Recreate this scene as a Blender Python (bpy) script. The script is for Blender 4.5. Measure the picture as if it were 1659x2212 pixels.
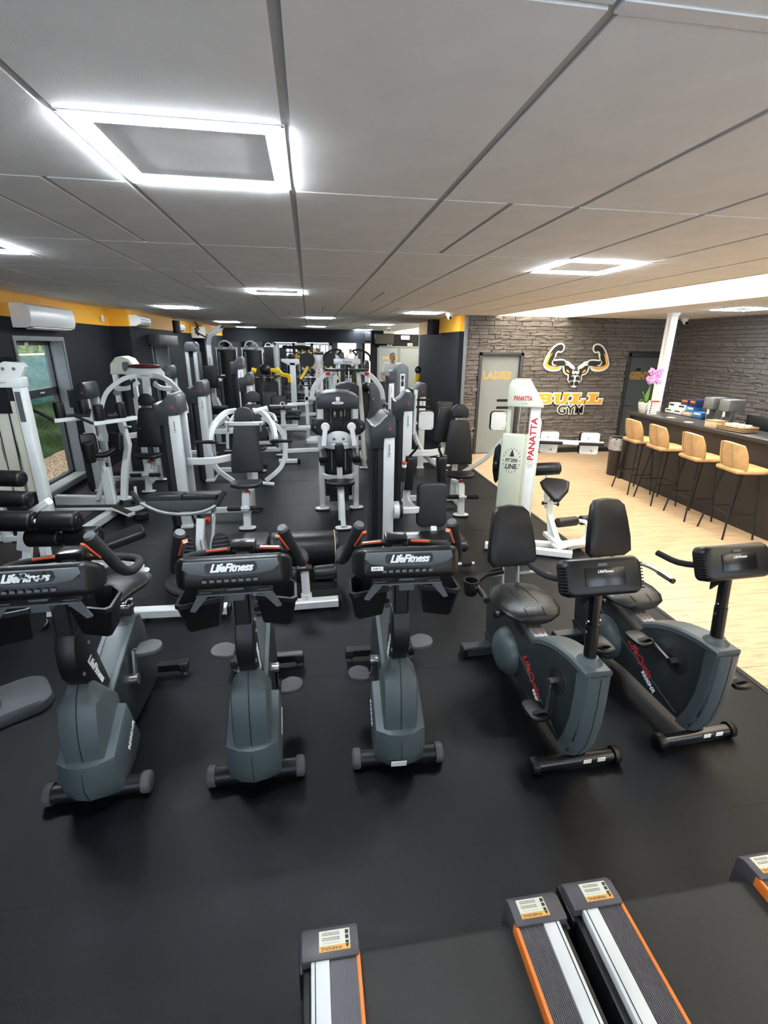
import bpy, bmesh, math, random
from mathutils import Vector as V, Matrix as M4, Euler, Quaternion
R = math.radians
PI = math.pi
random.seed(7)
sc = bpy.context.scene
for o in list(bpy.data.objects):
    bpy.data.objects.remove(o, do_unlink=True)
COL = sc.collection

# ---------------------------------------------------------------- camera
CAM_H = 2.10
cam = bpy.data.cameras.new('camera')
cam.sensor_fit = 'HORIZONTAL'
cam.sensor_width = 36.0
cam.lens = 1040.0 / 1659.0 * 36.0
cam.clip_start = 0.02
cam.clip_end = 200
camo = bpy.data.objects.new('camera', cam)
COL.objects.link(camo)
_yaw, _pit, _rol = R(8.69), R(19.03), R(0.74)
_f = V((math.sin(_yaw) * math.cos(_pit), math.cos(_yaw) * math.cos(_pit), -math.sin(_pit)))
_r = V((math.cos(_yaw), -math.sin(_yaw), 0))
_u = _r.cross(_f)
_r2 = _r * math.cos(_rol) + _u * math.sin(_rol)
_u2 = _u * math.cos(_rol) - _r * math.sin(_rol)
camo.matrix_world = M4(((_r2.x, _u2.x, -_f.x, 0), (_r2.y, _u2.y, -_f.y, 0), (_r2.z, _u2.z, -_f.z, CAM_H), (0, 0, 0, 1)))
sc.camera = camo

# ---------------------------------------------------------------- world, exposure
wd = bpy.data.worlds.new('world')
sc.world = wd
wd.use_nodes = True
_bg = wd.node_tree.nodes['Background']
_bg.inputs[0].default_value = (0.75, 0.87, 1.0, 1)
_bg.inputs[1].default_value = 2.3
LED = 84.0          # ceiling light tubes
SKYLIGHT = 3.3      # diffusing glazing over the bar
sc.view_settings.view_transform = 'Standard'
sc.view_settings.look = 'None'
sc.view_settings.exposure = 1.52
sc.view_settings.gamma = 1.0
sc.view_settings.use_curve_mapping = False
sc.cycles.use_denoising = True
sc.cycles.max_bounces = 8
sc.cycles.diffuse_bounces = 5
sc.cycles.glossy_bounces = 4
sc.cycles.caustics_reflective = False
sc.cycles.caustics_refractive = False
sc.cycles.sample_clamp_indirect = 6.0

# ---------------------------------------------------------------- materials
MATS = {}
def mat(name, col, rough=0.5, metal=0.0, var=0.06, vscale=12.0, bump=0.0, bscale=60.0, emit=None, estr=0.0, coat=0.0, spec=0.5, stretch=None):
    m = bpy.data.materials.new(name)
    m.use_nodes = True
    nt = m.node_tree
    b = nt.nodes['Principled BSDF']
    b.inputs['Roughness'].default_value = rough
    b.inputs['Metallic'].default_value = metal
    b.inputs['Specular IOR Level'].default_value = spec
    if coat:
        b.inputs['Coat Weight'].default_value = coat
        b.inputs['Coat Roughness'].default_value = 0.15
    tc = nt.nodes.new('ShaderNodeTexCoord')
    src = tc.outputs['Object']
    if stretch:
        mp = nt.nodes.new('ShaderNodeMapping')
        mp.inputs['Scale'].default_value = stretch
        nt.links.new(src, mp.inputs['Vector'])
        src = mp.outputs['Vector']
    n = nt.nodes.new('ShaderNodeTexNoise')
    n.inputs['Scale'].default_value = vscale
    n.inputs['Detail'].default_value = 4
    nt.links.new(src, n.inputs['Vector'])
    mx = nt.nodes.new('ShaderNodeMix')
    mx.data_type = 'RGBA'
    c = list(col) + [1]
    mx.inputs[6].default_value = [max(0, x * (1 - var * 2)) for x in col] + [1]
    mx.inputs[7].default_value = [min(1, x * (1 + var * 2)) for x in col] + [1]
    nt.links.new(n.outputs['Fac'], mx.inputs[0])
    nt.links.new(mx.outputs[2], b.inputs['Base Color'])
    if bump:
        n2 = nt.nodes.new('ShaderNodeTexNoise')
        n2.inputs['Scale'].default_value = bscale
        n2.inputs['Detail'].default_value = 3
        nt.links.new(src, n2.inputs['Vector'])
        bp = nt.nodes.new('ShaderNodeBump')
        bp.inputs['Strength'].default_value = bump
        bp.inputs['Distance'].default_value = 0.004
        nt.links.new(n2.outputs['Fac'], bp.inputs['Height'])
        nt.links.new(bp.outputs['Normal'], b.inputs['Normal'])
    if emit:
        b.inputs['Emission Color'].default_value = list(emit) + [1]
        b.inputs['Emission Strength'].default_value = estr
    MATS[name] = m
    return m

mat('rubber_floor', (.0032, .0039, .0058), .32, var=.25, vscale=160, bump=.35, bscale=420, spec=.21)
mat('rubber_joint', (.0075, .0085, .0105), .6, spec=.2)
mat('ceiling_tile', (.90, .90, .885), .9, var=.05, vscale=5, bump=.12, bscale=240)
mat('ceiling_bar', (.42, .42, .41), .5)
mat('ceiling_gap', (.05, .05, .05), .8)
mat('led_tube', (.95, .97, 1), .4, emit=(.86, .94, 1.0), estr=LED)
mat('light_frame', (.75, .77, .80), .4)
mat('skylight_pane', (.9, .9, .9), .5, emit=(1, .90, .74), estr=SKYLIGHT)
mat('white_paint', (.83, .81, .75), .7, var=.02)
mat('white_gloss', (.82, .83, .83), .35, var=.02)
mat('black_wall', (.0060, .0072, .0110), .75, var=.1, vscale=3, bump=.1, bscale=150, spec=.25)
mat('grey_wall', (.045, .047, .052), .6, var=.05)
mat('yellow_wall', (.78, .38, .022), .65, var=.04, vscale=3, bump=.08, bscale=150)
mat('stone', (.150, .134, .122), .75, var=.22, vscale=7, bump=.6, bscale=28)
mat('mortar', (.035, .031, .029), .9)
mat('door_grey', (.24, .265, .265), .5, var=.02)
mat('door_dark', (.080, .092, .092), .5, var=.02)
mat('frame_dark', (.030, .030, .033), .5)
mat('frame_grey', (.16, .17, .18), .5)
mat('sill', (.38, .36, .32), .6)
mat('plank', (.50, .36, .225), .42, var=.42, vscale=3.0, bump=.15, bscale=8, stretch=(.9, 22, 6))
mat('plank_joint', (.16, .10, .06), .8)
mat('brown_vinyl', (.045, .033, .028), .5, var=.2, stretch=(1, 8, 1))
mat('mirror', (.86, .88, .88), .02, metal=1.0, var=0)
mat('black_plastic', (.0070, .0073, .0082), .40, var=.1, spec=.4)
mat('black_gloss', (.007, .007, .008), .22, var=.1)
mat('black_matte', (.006, .006, .006), .7, var=.1)
mat('leather', (.0070, .0075, .0085), .38, var=.2, vscale=30, bump=.25, bscale=160, spec=.4)
mat('pad_grey', (.011, .0135, .0165), .48, var=.15, vscale=30, bump=.2, bscale=160)
mat('foam', (.008, .008, .009), .8, var=.2, bump=.3, bscale=200)
mat('bike_grey', (.072, .092, .099), .42, var=.05, vscale=6, bump=.10, bscale=300)
mat('bike_dark', (.020, .025, .027), .45, var=.05, bump=.10, bscale=300)
mat('console_grey', (.095, .105, .115), .5, var=.08, bump=.1, bscale=300)
mat('silver', (.66, .68, .69), .36, metal=.12, var=.03)
mat('silver_dark', (.26, .27, .275), .38, metal=.4, var=.04)
mat('white_metal', (.80, .83, .82), .38, var=.03)
mat('beige_metal', (.50, .525, .425), .42, var=.03)
mat('beige_light', (.66, .66, .55), .42, var=.03)
mat('chrome', (.78, .79, .80), .14, metal=1.0, var=.02)
mat('hood_grey', (.022, .026, .032), .36, var=.06)
mat('shield_navy', (.0065, .0080, .0115), .5, var=.1)
mat('shield_grey', (.10, .11, .12), .45, var=.1)
mat('weight_black', (.009, .009, .010), .5, var=.15)
mat('red', (.60, .035, .02), .4)
mat('dark_red', (.10, .010, .013), .35)
mat('orange', (.90, .22, .03), .5)
mat('orange_red', (.75, .10, .03), .5)
mat('yellow_paint', (.85, .56, .02), .4)
mat('logo_white', (.88, .86, .82), .6, var=.02)
mat('logo_black', (.022, .022, .024), .6)
mat('logo_yellow', (.85, .44, .04), .55, var=.02)
mat('print_white', (.85, .86, .86), .6, var=0)
mat('print_red', (.48, .03, .035), .6, var=0)
mat('print_black', (.02, .02, .02), .6, var=0)
mat('print_amber', (.75, .40, .10), .6, var=0)
mat('sticker', (.66, .67, .58), .5, var=.02)
mat('tread_grey', (.075, .070, .082), .5, var=.06)
mat('tread_rib', (.105, .098, .112), .5, var=.06)
mat('tread_white', (.72, .75, .77), .45, var=.02)
mat('belt', (.011, .0125, .012), .62, var=.15, vscale=90, bump=.3, bscale=300)
mat('tan_leather', (.56, .36, .165), .55, var=.14, vscale=16, bump=.1, bscale=60)
mat('bar_black', (.021, .019, .018), .5, var=.1)
mat('counter_top', (.030, .029, .029), .36, var=.1)
mat('glass_grey', (.16, .17, .18), .25, metal=.5, var=.3, vscale=6)
mat('leaf_green', (.10, .24, .045), .45, var=.2)
mat('petal', (.62, .30, .60), .55, var=.12, vscale=40)
mat('ceramic', (.82, .80, .75), .35, var=.02)
mat('wicker', (.33, .22, .11), .7, var=.4, vscale=60, bump=.5, bscale=80)
mat('pale_wood', (.62, .45, .27), .55, var=.1)
mat('paper', (.82, .82, .82), .6, var=.02)
mat('blue', (.05, .20, .50), .5)
mat('navy', (.02, .035, .10), .5)
mat('clear_bag', (.35, .36, .37), .2, var=.4, vscale=20)
mat('net_teal', (.17, .42, .40), .8, var=.25, vscale=3, stretch=(1, 2, 6))
mat('net_green', (.12, .21, .085), .85, var=.9, vscale=16, bump=.6, bscale=30)  # strong mottling in the colour stands in for sun dapples on the lower net
mat('foliage', (.16, .23, .06), .7, var=.7, vscale=6)
mat('gravel', (.60, .42, .26), .8, var=.35, vscale=20)
mat('skin', (.55, .31, .22), .55, var=.08)
mat('hair', (.14, .07, .03), .6, var=.2)
mat('shirt', (.72, .72, .70), .8, var=.04)
mat('trousers', (.03, .03, .035), .8)
mat('grey_fabric', (.16, .17, .175), .7, var=.08)
mat('grip_grey', (.075, .078, .082), .6)
mat('board_grey', (.040, .045, .050), .6, var=.1, bump=.3, bscale=80)

def glass(name, col=(.9, .95, .93), rough=0.0, alpha=.12):
    m = bpy.data.materials.new(name)
    m.use_nodes = True
    nt = m.node_tree
    b = nt.nodes['Principled BSDF']
    b.inputs['Base Color'].default_value = list(col) + [1]
    b.inputs['Roughness'].default_value = .05
    b.inputs['Alpha'].default_value = alpha
    MATS[name] = m
glass('pane')
glass('reflection_tint', (.05, .07, .06), alpha=.18)  # dark tint stands in for the dark reflections in the lower panes

# ---------------------------------------------------------------- mesh builder
def rotm(r):
    if r is None:
        return M4.Identity(4)
    if isinstance(r, (M4, Quaternion)):
        return r.to_matrix().to_4x4() if isinstance(r, Quaternion) else r
    return Euler(r).to_matrix().to_4x4()

def catmull(pts, k):
    pts = [V(p) for p in pts]
    if k <= 0 or len(pts) < 3:
        return pts
    out = []
    n = len(pts)
    for i in range(n - 1):
        p0 = pts[i - 1] if i else pts[0] * 2 - pts[1]
        p1, p2 = pts[i], pts[i + 1]
        p3 = pts[i + 2] if i + 2 < n else p2 * 2 - p1
        for j in range(k):
            t = j / k
            out.append(.5 * ((2 * p1) + (p2 - p0) * t + (2 * p0 - 5 * p1 + 4 * p2 - p3) * t * t + (3 * p1 - p0 - 3 * p2 + p3) * t ** 3))
    out.append(pts[-1])
    return out

class B:
    def __init__(s):
        s.bm = bmesh.new()
    def _bev(s, vs, bev, seg):
        if bev:
            es = list({e for v in vs for e in v.link_edges})
            bmesh.ops.bevel(s.bm, geom=es, offset=bev, segments=seg, profile=.5, affect='EDGES', clamp_overlap=True)
    def box(s, c, sz, rot=None, bev=0, seg=2):
        vs = bmesh.ops.create_cube(s.bm, size=1)['verts']
        bmesh.ops.transform(s.bm, matrix=M4.Translation(V(c)) @ rotm(rot) @ M4.Diagonal((sz[0], sz[1], sz[2], 1)), verts=vs)
        s._bev(vs, bev, seg)
        return s
    def bx(s, a, b, bev=0, seg=2):
        return s.box([(x + y) / 2 for x, y in zip(a, b)], [abs(y - x) for x, y in zip(a, b)], None, bev, seg)
    def loft(s, rings, cap=True, close=True):
        vr = [[s.bm.verts.new(p) for p in r] for r in rings]
        n = len(vr[0])
        for a, b in zip(vr, vr[1:]):
            for i in range(n if close else n - 1):
                j = (i + 1) % n
                try:
                    s.bm.faces.new((a[i], a[j], b[j], b[i]))
                except ValueError:
                    pass
        if cap:
            for r in (vr[0][::-1], vr[-1]):
                try:
                    s.bm.faces.new(r)
                except ValueError:
                    pass
        return vr
    def sweep(s, pts, prof, up=(0, 0, 1), sm=0, scale=None):
        pts = catmull(pts, sm)
        P = []
        for p in pts:
            if not P or (p - P[-1]).length > 1e-5:
                P.append(p)
        t = [(b - a).normalized() for a, b in zip(P, P[1:])]
        u = V(up)
        n = t[0].cross(u)
        if n.length < 1e-4:
            n = t[0].cross(V((0, 1, 0)))
            if n.length < 1e-4:
                n = t[0].cross(V((1, 0, 0)))
        n.normalize()
        b = n.cross(t[0]).normalized()
        rings = []
        N = len(P)
        for i, p in enumerate(P):
            if 0 < i < N - 1:
                m = (t[i - 1] + t[i])
                m = m.normalized() if m.length > 1e-4 else t[i]
            else:
                m = t[0] if i == 0 else t[-1]
            tp = t[i - 1] if i else t[0]
            k = 1 if scale is None else scale[min(len(scale) - 1, int(round(i / max(1, N - 1) * (len(scale) - 1))))] if sm == 0 else _ls(scale, i / max(1, N - 1))
            ring = []
            for (x, y) in prof:
                q = n * (x * k) + b * (y * k)
                d = tp.dot(m)
                if abs(d) > .2:
                    q = q - tp * (q.dot(m) / d)
                ring.append(p + q)
            rings.append(ring)
            if i < N - 1 and i > 0:
                rq = t[i - 1].rotation_difference(t[i])
                n = rq @ n
                b = rq @ b
        s.loft(rings)
        return s
    def tube(s, pts, r, n=10, sm=0, up=(0, 0, 1), scale=None):
        return s.sweep(pts, [(r * math.cos(2 * PI * i / n), r * math.sin(2 * PI * i / n)) for i in range(n)], up, sm, scale)
    def bar(s, pts, w, h, up=(0, 0, 1), sm=0, ch=None, scale=None):
        w, h = w / 2, h / 2
        c = min(w, h) * .22 if ch is None else ch
        pr = [(w, -h + c), (w, h - c), (w - c, h), (-w + c, h), (-w, h - c), (-w, -h + c), (-w + c, -h), (w - c, -h)]
        return s.sweep(pts, pr, up, sm, scale)
    def cyl(s, a, b, r, n=16, r2=None):
        a, b = V(a), V(b)
        d = (b - a).normalized()
        q = V((0, 0, 1)).rotation_difference(d)
        r2 = r if r2 is None else r2
        rings = []
        for p, rr in ((a, r), (b, r2)):
            rings.append([p + q @ V((rr * math.cos(2 * PI * i / n), rr * math.sin(2 * PI * i / n), 0)) for i in range(n)])
        s.loft(rings)
        return s
    def lathe(s, prof, c=(0, 0, 0), d=(0, 0, 1), n=20):
        q = V((0, 0, 1)).rotation_difference(V(d).normalized())
        c = V(c)
        s.loft([[c + q @ V((max(r, 1e-4) * math.cos(2 * PI * i / n), max(r, 1e-4) * math.sin(2 * PI * i / n), z)) for i in range(n)] for r, z in prof])
        return s
    def roll(s, a, b, r, e=.02, n=18):
        a, b = V(a), V(b)
        L = (b - a).length
        s.lathe([(r * .55, 0), (r * .86, e * .12), (r * .97, e * .5), (r, e * 1.2), (r, L - e * 1.2), (r * .97, L - e * .5), (r * .86, L - e * .12), (r * .55, L)], a, b - a, n)
        return s
    def prism(s, pts, pl, a, b, bev=0, seg=2, mtx=None):
        """polygon pts in plane pl ('xy','xz','yz') extruded from a to b along the third axis"""
        def P(p, h):
            if pl == 'xy': q = V((p[0], p[1], h))
            elif pl == 'xz': q = V((p[0], h, p[1]))
            else: q = V((h, p[0], p[1]))
            return mtx @ q if mtx else q
        vr = s.loft([[P(p, a) for p in pts], [P(p, b) for p in pts]])
        s.bm.normal_update()
        if bev:
            es = set()
            for r in vr:
                for i in range(len(r)):
                    e = s.bm.edges.get((r[i], r[(i + 1) % len(r)]))
                    if e: es.add(e)
            bmesh.ops.bevel(s.bm, geom=list(es), offset=bev, segments=seg, profile=.5, affect='EDGES', clamp_overlap=True)
        return s
    def ell(s, c, sz, rot=None, n=16, m=10):
        vs = bmesh.ops.create_uvsphere(s.bm, u_segments=n, v_segments=m, radius=1)['verts']
        bmesh.ops.transform(s.bm, matrix=M4.Translation(V(c)) @ rotm(rot) @ M4.Diagonal((sz[0], sz[1], sz[2], 1)), verts=vs)
        return s
    def tf(s, m):
        bmesh.ops.transform(s.bm, matrix=m, verts=s.bm.verts)
        return s
    def out(s, name, m, parent=None, ang=38, loc=None, rot=None):
        bmesh.ops.recalc_face_normals(s.bm, faces=s.bm.faces)
        me = bpy.data.meshes.new(name)
        s.bm.to_mesh(me)
        s.bm.free()
        me.materials.append(MATS[m] if isinstance(m, str) else m)
        if ang:
            me.shade_smooth()
            me.set_sharp_from_angle(angle=R(ang))
        return link(name, me, parent, loc, rot)

def _ls(l, t):
    x = t * (len(l) - 1)
    i = min(int(x), len(l) - 2)
    return l[i] * (1 - (x - i)) + l[i + 1] * (x - i)

def link(name, me, parent=None, loc=None, rot=None):
    o = bpy.data.objects.new(name, me)
    COL.objects.link(o)
    if loc: o.location = loc
    if rot: o.rotation_euler = rot
    if parent: o.parent = parent
    return o

def tag(o, label=None, cat=None, group=None, kind=None):
    if label: o['label'] = label
    if cat: o['category'] = cat
    if group: o['group'] = group
    if kind: o['kind'] = kind
    return o

def thing(name, label, cat, loc=(0, 0, 0), rz=0, group=None):
    o = bpy.data.objects.new(name, None)
    o.empty_display_size = .1
    COL.objects.link(o)
    o.location = loc
    o.rotation_euler = (0, 0, rz)
    return tag(o, label, cat, group)

def struct(o):
    o['kind'] = 'structure'
    return o

def copy_tree(o, parent=None):
    c = o.copy()
    COL.objects.link(c)
    c.parent = parent
    for ch in list(o.children):
        copy_tree(ch, c)
    return c

def rrect(w, h, r, n=4, cx=0, cy=0):
    out = []
    for sx, sy, a0 in ((1, 1, 0), (-1, 1, 90), (-1, -1, 180), (1, -1, 270)):
        for i in range(n + 1):
            a = R(a0 + 90 * i / n)
            out.append((cx + sx * (w / 2 - r) + r * math.cos(a), cy + sy * (h / 2 - r) + r * math.sin(a)))
    return out

def text(body, size, m, parent, loc, nrm, up, name='lettering', ext=.0015, off=0.0, shear=0.0, space=1.0, xs=1.0, align='CENTER'):
    c = bpy.data.curves.new(name, 'FONT')
    c.body = body
    c.size = size
    c.extrude = ext
    c.offset = off
    c.shear = shear
    c.space_character = space
    c.align_x = align
    c.align_y = 'CENTER'
    c.resolution_u = 3
    c.materials.append(MATS[m])
    o = bpy.data.objects.new(name, c)
    COL.objects.link(o)
    z = V(nrm).normalized()
    y = V(up)
    y = (y - z * y.dot(z)).normalized()
    x = y.cross(z)
    if parent: o.parent = parent
    o.matrix_local = M4(((x.x * xs, y.x, z.x, loc[0]), (x.y * xs, y.y, z.y, loc[1]), (x.z * xs, y.z, z.z, loc[2]), (0, 0, 0, 1)))
    return o
# ================================================================ the room
CZ = 2.669
XL, XR, YF, YB, YN = -3.55, 7.5, 20.2, 9.5, -2.6
GX, GY = -.639, 2.223
S = struct

fl = S(B().bx((-3.75, YN - .1, -.12), (2.875, YF + .1, 0)).out('floor', 'rubber_floor', ang=0))
for k in range(7):
    B().bx((XL, .22 + 1.25 * k, -.001), (2.86, .223 + 1.25 * k, .0006)).out('joint', 'rubber_joint', fl, 0)
S(B().bx((2.875, YB + .0, -.12), (4.8, YF + .1, 0)).out('floor_far_bay', 'rubber_floor', ang=0))
# wooden floor by the bar, laid in planks
fw = S(B().bx((2.875, YN - .1, -.12), (XR + .1, YB, -.006)).out('floor_wood', 'plank_joint', ang=0))
PW, PL = .19, 1.22
plank_mesh = []
for k in range(4):
    b = B().bx((0, 0, -.006), (PL - .003, PW - .003, .0005))
    o = b.out('plank', 'plank', fw, ang=0)
    plank_mesh.append(o.data)
    bpy.data.objects.remove(o)
rw = 0
y = 1.1
while y < YB - .01:
    x = 2.879 - random.choice((0, .3, .61, .9))
    w = min(PW, YB - y)
    while x < 5.9:
        x0 = max(x, 2.879)
        o = link('plank', random.choice(plank_mesh), fw, (x0, y, 0))
        o.scale = ((min(x + PL, XR) - x0) / PL, w / PW, 1)
        x += PL
    y += PW
B().bx((5.9, YN, -.006), (XR, YB, -.002)).out('board', 'plank', fw, ang=0)
B().bx((2.879, YN, -.006), (5.9, 1.1, -.002)).out('board', 'plank', fw, ang=0)
B().bx((2.86, YN, 0), (2.90, YB, .004), bev=.002).out('edge_strip', 'black_matte', fw)
vb = S(B().bx((XL, 4.4, 0), (-2.86, 9.6, .004)).out('floor_side_strip', 'brown_vinyl', ang=0))

# ceiling: suspended tiles in a metal grid, a hole for the skylight
LIGHTS = [(0, -.5), (-3, 1), (0, 3), (4, 1), (-3, 5.5), (4, 5.5), (1, 7.5), (-3, 10), (4, 10), (1, 12), (-3, 13.5), (4, 14)]
LIGHTS_R = [(11, 3.5)]
SPLIT = {(2, 0), (-1, 0), (-1, 2), (2, 3), (-2, 4), (3, 5), (0, 6), (1, 5)}
ceil = S(B().bx((-3.75, YN - .1, CZ + .035), (3.53, YF + .1, CZ + .12)).out('ceiling', 'ceiling_gap', ang=0))
ceil_r = S(B().bx((5.03, YN - .1, CZ + .035), (XR + .1, YB, CZ + .12)).out('ceiling_bar_side', 'ceiling_gap', ang=0))
tile_cache = {}
def tile(par, x0, x1, y0, y1):
    g = .0125
    w, l = x1 - x0 - 2 * g, y1 - y0 - .014
    key = (round(w, 3), round(l, 3))
    if key not in tile_cache:
        o = B().box((0, 0, .0175), (w, l, .035)).out('tile', 'ceiling_tile', ang=0)
        tile_cache[key] = o.data
        bpy.data.objects.remove(o)
    link('tile', tile_cache[key], par, ((x0 + x1) / 2, (y0 + y1) / 2, CZ))
def tiles(par, i0, i1, j0, j1, xmin, xmax, ymax, lights):
    L = set(lights)
    for i in range(i0, i1):
        x0, x1 = max(GX + .6 * i, xmin), min(GX + .6 * (i + 1), xmax)
        if x1 - x0 < .06: continue
        for j in range(j0, j1):
            ya = GY + 1.2 * j
            if ya > ymax - .1: continue
            yb, ym = min(ya + 1.2, ymax), ya + .6
            if (i, j) in L: tile(par, x0, x1, ym, yb)
            elif (i, j + .5) in L: tile(par, x0, x1, ya, ym)
            elif (i, j) in SPLIT:
                tile(par, x0, (x0 + x1) / 2, ya, yb); tile(par, (x0 + x1) / 2, x1, ya, yb)
                B().bx(((x0 + x1) / 2 - .0125, ya, CZ + .006), ((x0 + x1) / 2 + .0125, yb, CZ + .034)).out('grid_bar', 'ceiling_bar', par, ang=0)
            else: tile(par, x0, x1, ya, yb)
        if x0 > xmin + .01:
            B().bx((x0 - .0125, YN, CZ + .005), (x0 + .0125, ymax, CZ + .034)).out('grid_bar', 'ceiling_bar', par, ang=0)
tiles(ceil, -5, 7, -4, 15, XL, 3.53, YF, LIGHTS)
B().bx((GX + 1.2, GY - 1.225, CZ - .003), (3.53, GY - 1.190, CZ + .03)).out('grid_bar', 'light_frame', ceil, ang=0)
tiles(ceil_r, 9, 14, -4, 7, 5.03, XR, YB, LIGHTS_R)

WHERE = {(0, -.5): 'largest of all, just over the treadmills', (-3, 1): 'cut by the photo edge near the yellow band', (0, 3): 'second along the middle row, over the bikes',
         (4, 1): 'between the bikes and the skylight opening', (-3, 5.5): 'near the air conditioner', (4, 5.5): 'beside the white dome camera on the yellow corner',
         (1, 7.5): 'third along the middle row', (-3, 10): 'second along the yellow wall', (4, 10): 'in front of the grey double door', (1, 12): 'last of the middle row before the mirror',
         (-3, 13.5): 'last along the yellow wall before the black beam', (4, 14): 'farthest of the row towards the double door', (11, 3.5): 'over the bar, right of the white post'}
for (i, j) in LIGHTS + LIGHTS_R:
    t = thing('ceiling_light', 'square LED frame ceiling light, ' + WHERE[(i, j)], 'ceiling light', (GX + .6 * i + .3, GY + 1.2 * j + .3, CZ), 0, 'square LED ceiling lights')
    a, w = .286, .030
    B().bx((-a + .05, -a + .05, .012), (a - .05, a - .05, .03)).out('panel', 'ceiling_tile', t, ang=0)
    b = B()
    for k in range(4):
        b.box(V((0, a - w / 2 - .004, .002)), (2 * a - .012, w, .018)).tf(M4.Rotation(PI / 2, 4, 'Z'))
    b.out('light_tube', 'led_tube', t, ang=0)
    b = B()
    for k in range(4):
        b.box(V((0, a + .004, .015)), (2 * a + .02, .010, .030)).box(V((0, a - w - .009, .006)), (2 * a - 2 * w - .01, .006, .022)).tf(M4.Rotation(PI / 2, 4, 'Z'))
    b.out('frame', 'light_frame', t, ang=0)

# skylight opening above the strip between the gym and the bar
b = B().bx((3.53, YN, CZ - .002), (3.56, YB, 3.7)).out('wall_skylight_near', 'white_paint', ang=0); S(b)
b = B().bx((5.0, YN, CZ - .002), (5.03, YB, 3.7)).out('wall_skylight_bar', 'white_paint', ang=0); S(b)
b = B().bx((3.53, YB - .02, CZ), (5.03, YB + .1, 3.7)).out('wall_skylight_end', 'white_paint', ang=0); S(b)
b = B().bx((3.56, YN, 3.68), (5.0, YB, 3.70)).out('window_skylight', 'skylight_pane', ang=0); S(b)
# second skylight in the far bay
b = B().bx((2.95, 13.3, CZ - .002), (2.98, YF, 3.4)).out('wall_far_light_well', 'white_paint', ang=0); S(b)
b = B().bx((2.98, YF - .02, CZ - .12), (4.8, YF + .1, 3.4)).out('wall_far_light_well_end', 'white_paint', ang=0); S(b)
b = B().bx((4.7, 13.1, 0), (4.8, YF, 3.4)).out('wall_far_bay', 'white_paint', ang=0); S(b)
b = B().bx((2.98, 13.1, 3.38), (4.7, YF, 3.4)).out('window_far_skylight', 'skylight_pane', ang=0); S(b)

# ---- left wall with window holes, black below, yellow band above
def wall_x(name, x, thick, y0, y1, holes=(), zb=2.38, top=True):
    """wall in the plane x facing +x"""
    b = B()
    ys = sorted({y0, y1, *[h[0] for h in holes], *[h[1] for h in holes]})
    for ya, yb in zip(ys, ys[1:]):
        hh = [h for h in holes if h[0] <= ya and h[1] >= yb]
        if hh:
            b.bx((x - thick, ya, 0), (x, yb, hh[0][2])).bx((x - thick, ya, hh[0][3]), (x, yb, zb))
        else:
            b.bx((x - thick, ya, 0), (x, yb, zb))
    w = S(b.out(name, 'black_wall', ang=0))
    if top:
        B().bx((x - thick, y0, zb), (x + .002, y1, CZ + .03)).out('yellow_band', 'yellow_wall', w, ang=0)
    return w
WY0, WY1, WZ0, WZ1 = 6.84, 8.05, .14, 2.12
wall_x('wall_left', XL, .22, YN, 9.95, [(WY0, WY1, WZ0, WZ1)])
wall_x('wall_left_pier', XL + .34, .4, 9.95, 13.0, [(11.15, 12.3, .1, 2.05)])
wall_x('wall_left_step', XL + .16, .4, 13.0, 16.2)
wall_x('wall_left_far', XL + .42, .5, 16.2, YF)
# ---- far wall, mirror, door bay
b = B().bx((-3.75, YF, 0), (4.8, YF + .1, CZ + .03))
wf = S(b.out('wall_far', 'black_wall', ang=0))
B().bx((-3.4, YF - .55, 2.19), (2.42, YF - .001, CZ)).out('beam', 'black_wall', wf, ang=0)
mr = tag(B().bx((-3.0, YF - .03, .25), (2.45, YF - .005, 2.19)).out('wall_mirror', 'mirror', ang=0), 'huge frameless mirror covering the far black wall', 'mirror')
# ---- partition between gym and changing rooms
pw = S(B().bx((2.86, YB, 0), (3.0, 13.1, 2.38)).out('wall_partition', 'black_wall', ang=0))
B().bx((2.858, YB - .001, 2.38), (3.0, 13.1, CZ + .03)).out('yellow_band', 'yellow_wall', pw, ang=0)
B().bx((2.86, YB - .02, 0), (2.96, YB, 2.38)).out('corner_face', 'black_wall', pw, ang=0)
S(B().bx((2.86, 13.0, 0), (4.8, 13.1, 3.4)).out('wall_far_bay_near', 'white_paint', ang=0))
S(B().bx((2.955, YB - .05, 0), (3.02, YB + .02, CZ + .03), bev=.004).out('trim_1', 'frame_grey'))
# ---- wall behind the camera with wide daylight windows (seen in the mirror)
wn = B()
wn.bx((-3.75, YN - .1, 0), (XR + .1, YN, .25)).bx((-3.75, YN - .1, 2.45), (XR + .1, YN, 3.8))
for xa, xb in ((-3.75, -2.9), (-.9, -.3), (1.7, 2.4), (4.4, 5.0), (7.0, XR + .1)):
    wn.bx((xa, YN - .1, .25), (xb, YN, 2.45))
S(wn.out('wall_near', 'grey_wall', ang=0))
for k, (xa, xb) in enumerate(((-2.9, -.9), (-.3, 1.7), (2.4, 4.4), (5.0, 7.0))):
    w = B()
    for q in ((xa, xa + .06, .25, 2.45), (xb - .06, xb, .25, 2.45), (xa, xb, .25, .31), (xa, xb, 2.39, 2.45), ((xa + xb) / 2 - .03, (xa + xb) / 2 + .03, .25, 2.45)):
        w.bx((q[0], YN - .08, q[2]), (q[1], YN - .02, q[3]))
    o = S(w.out('window_%d' % (k + 3), 'frame_dark', ang=0))
    B().bx((xa, YN - .055, .25), (xb, YN - .05, 2.45)).out('pane', 'pane', o, ang=0)

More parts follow.
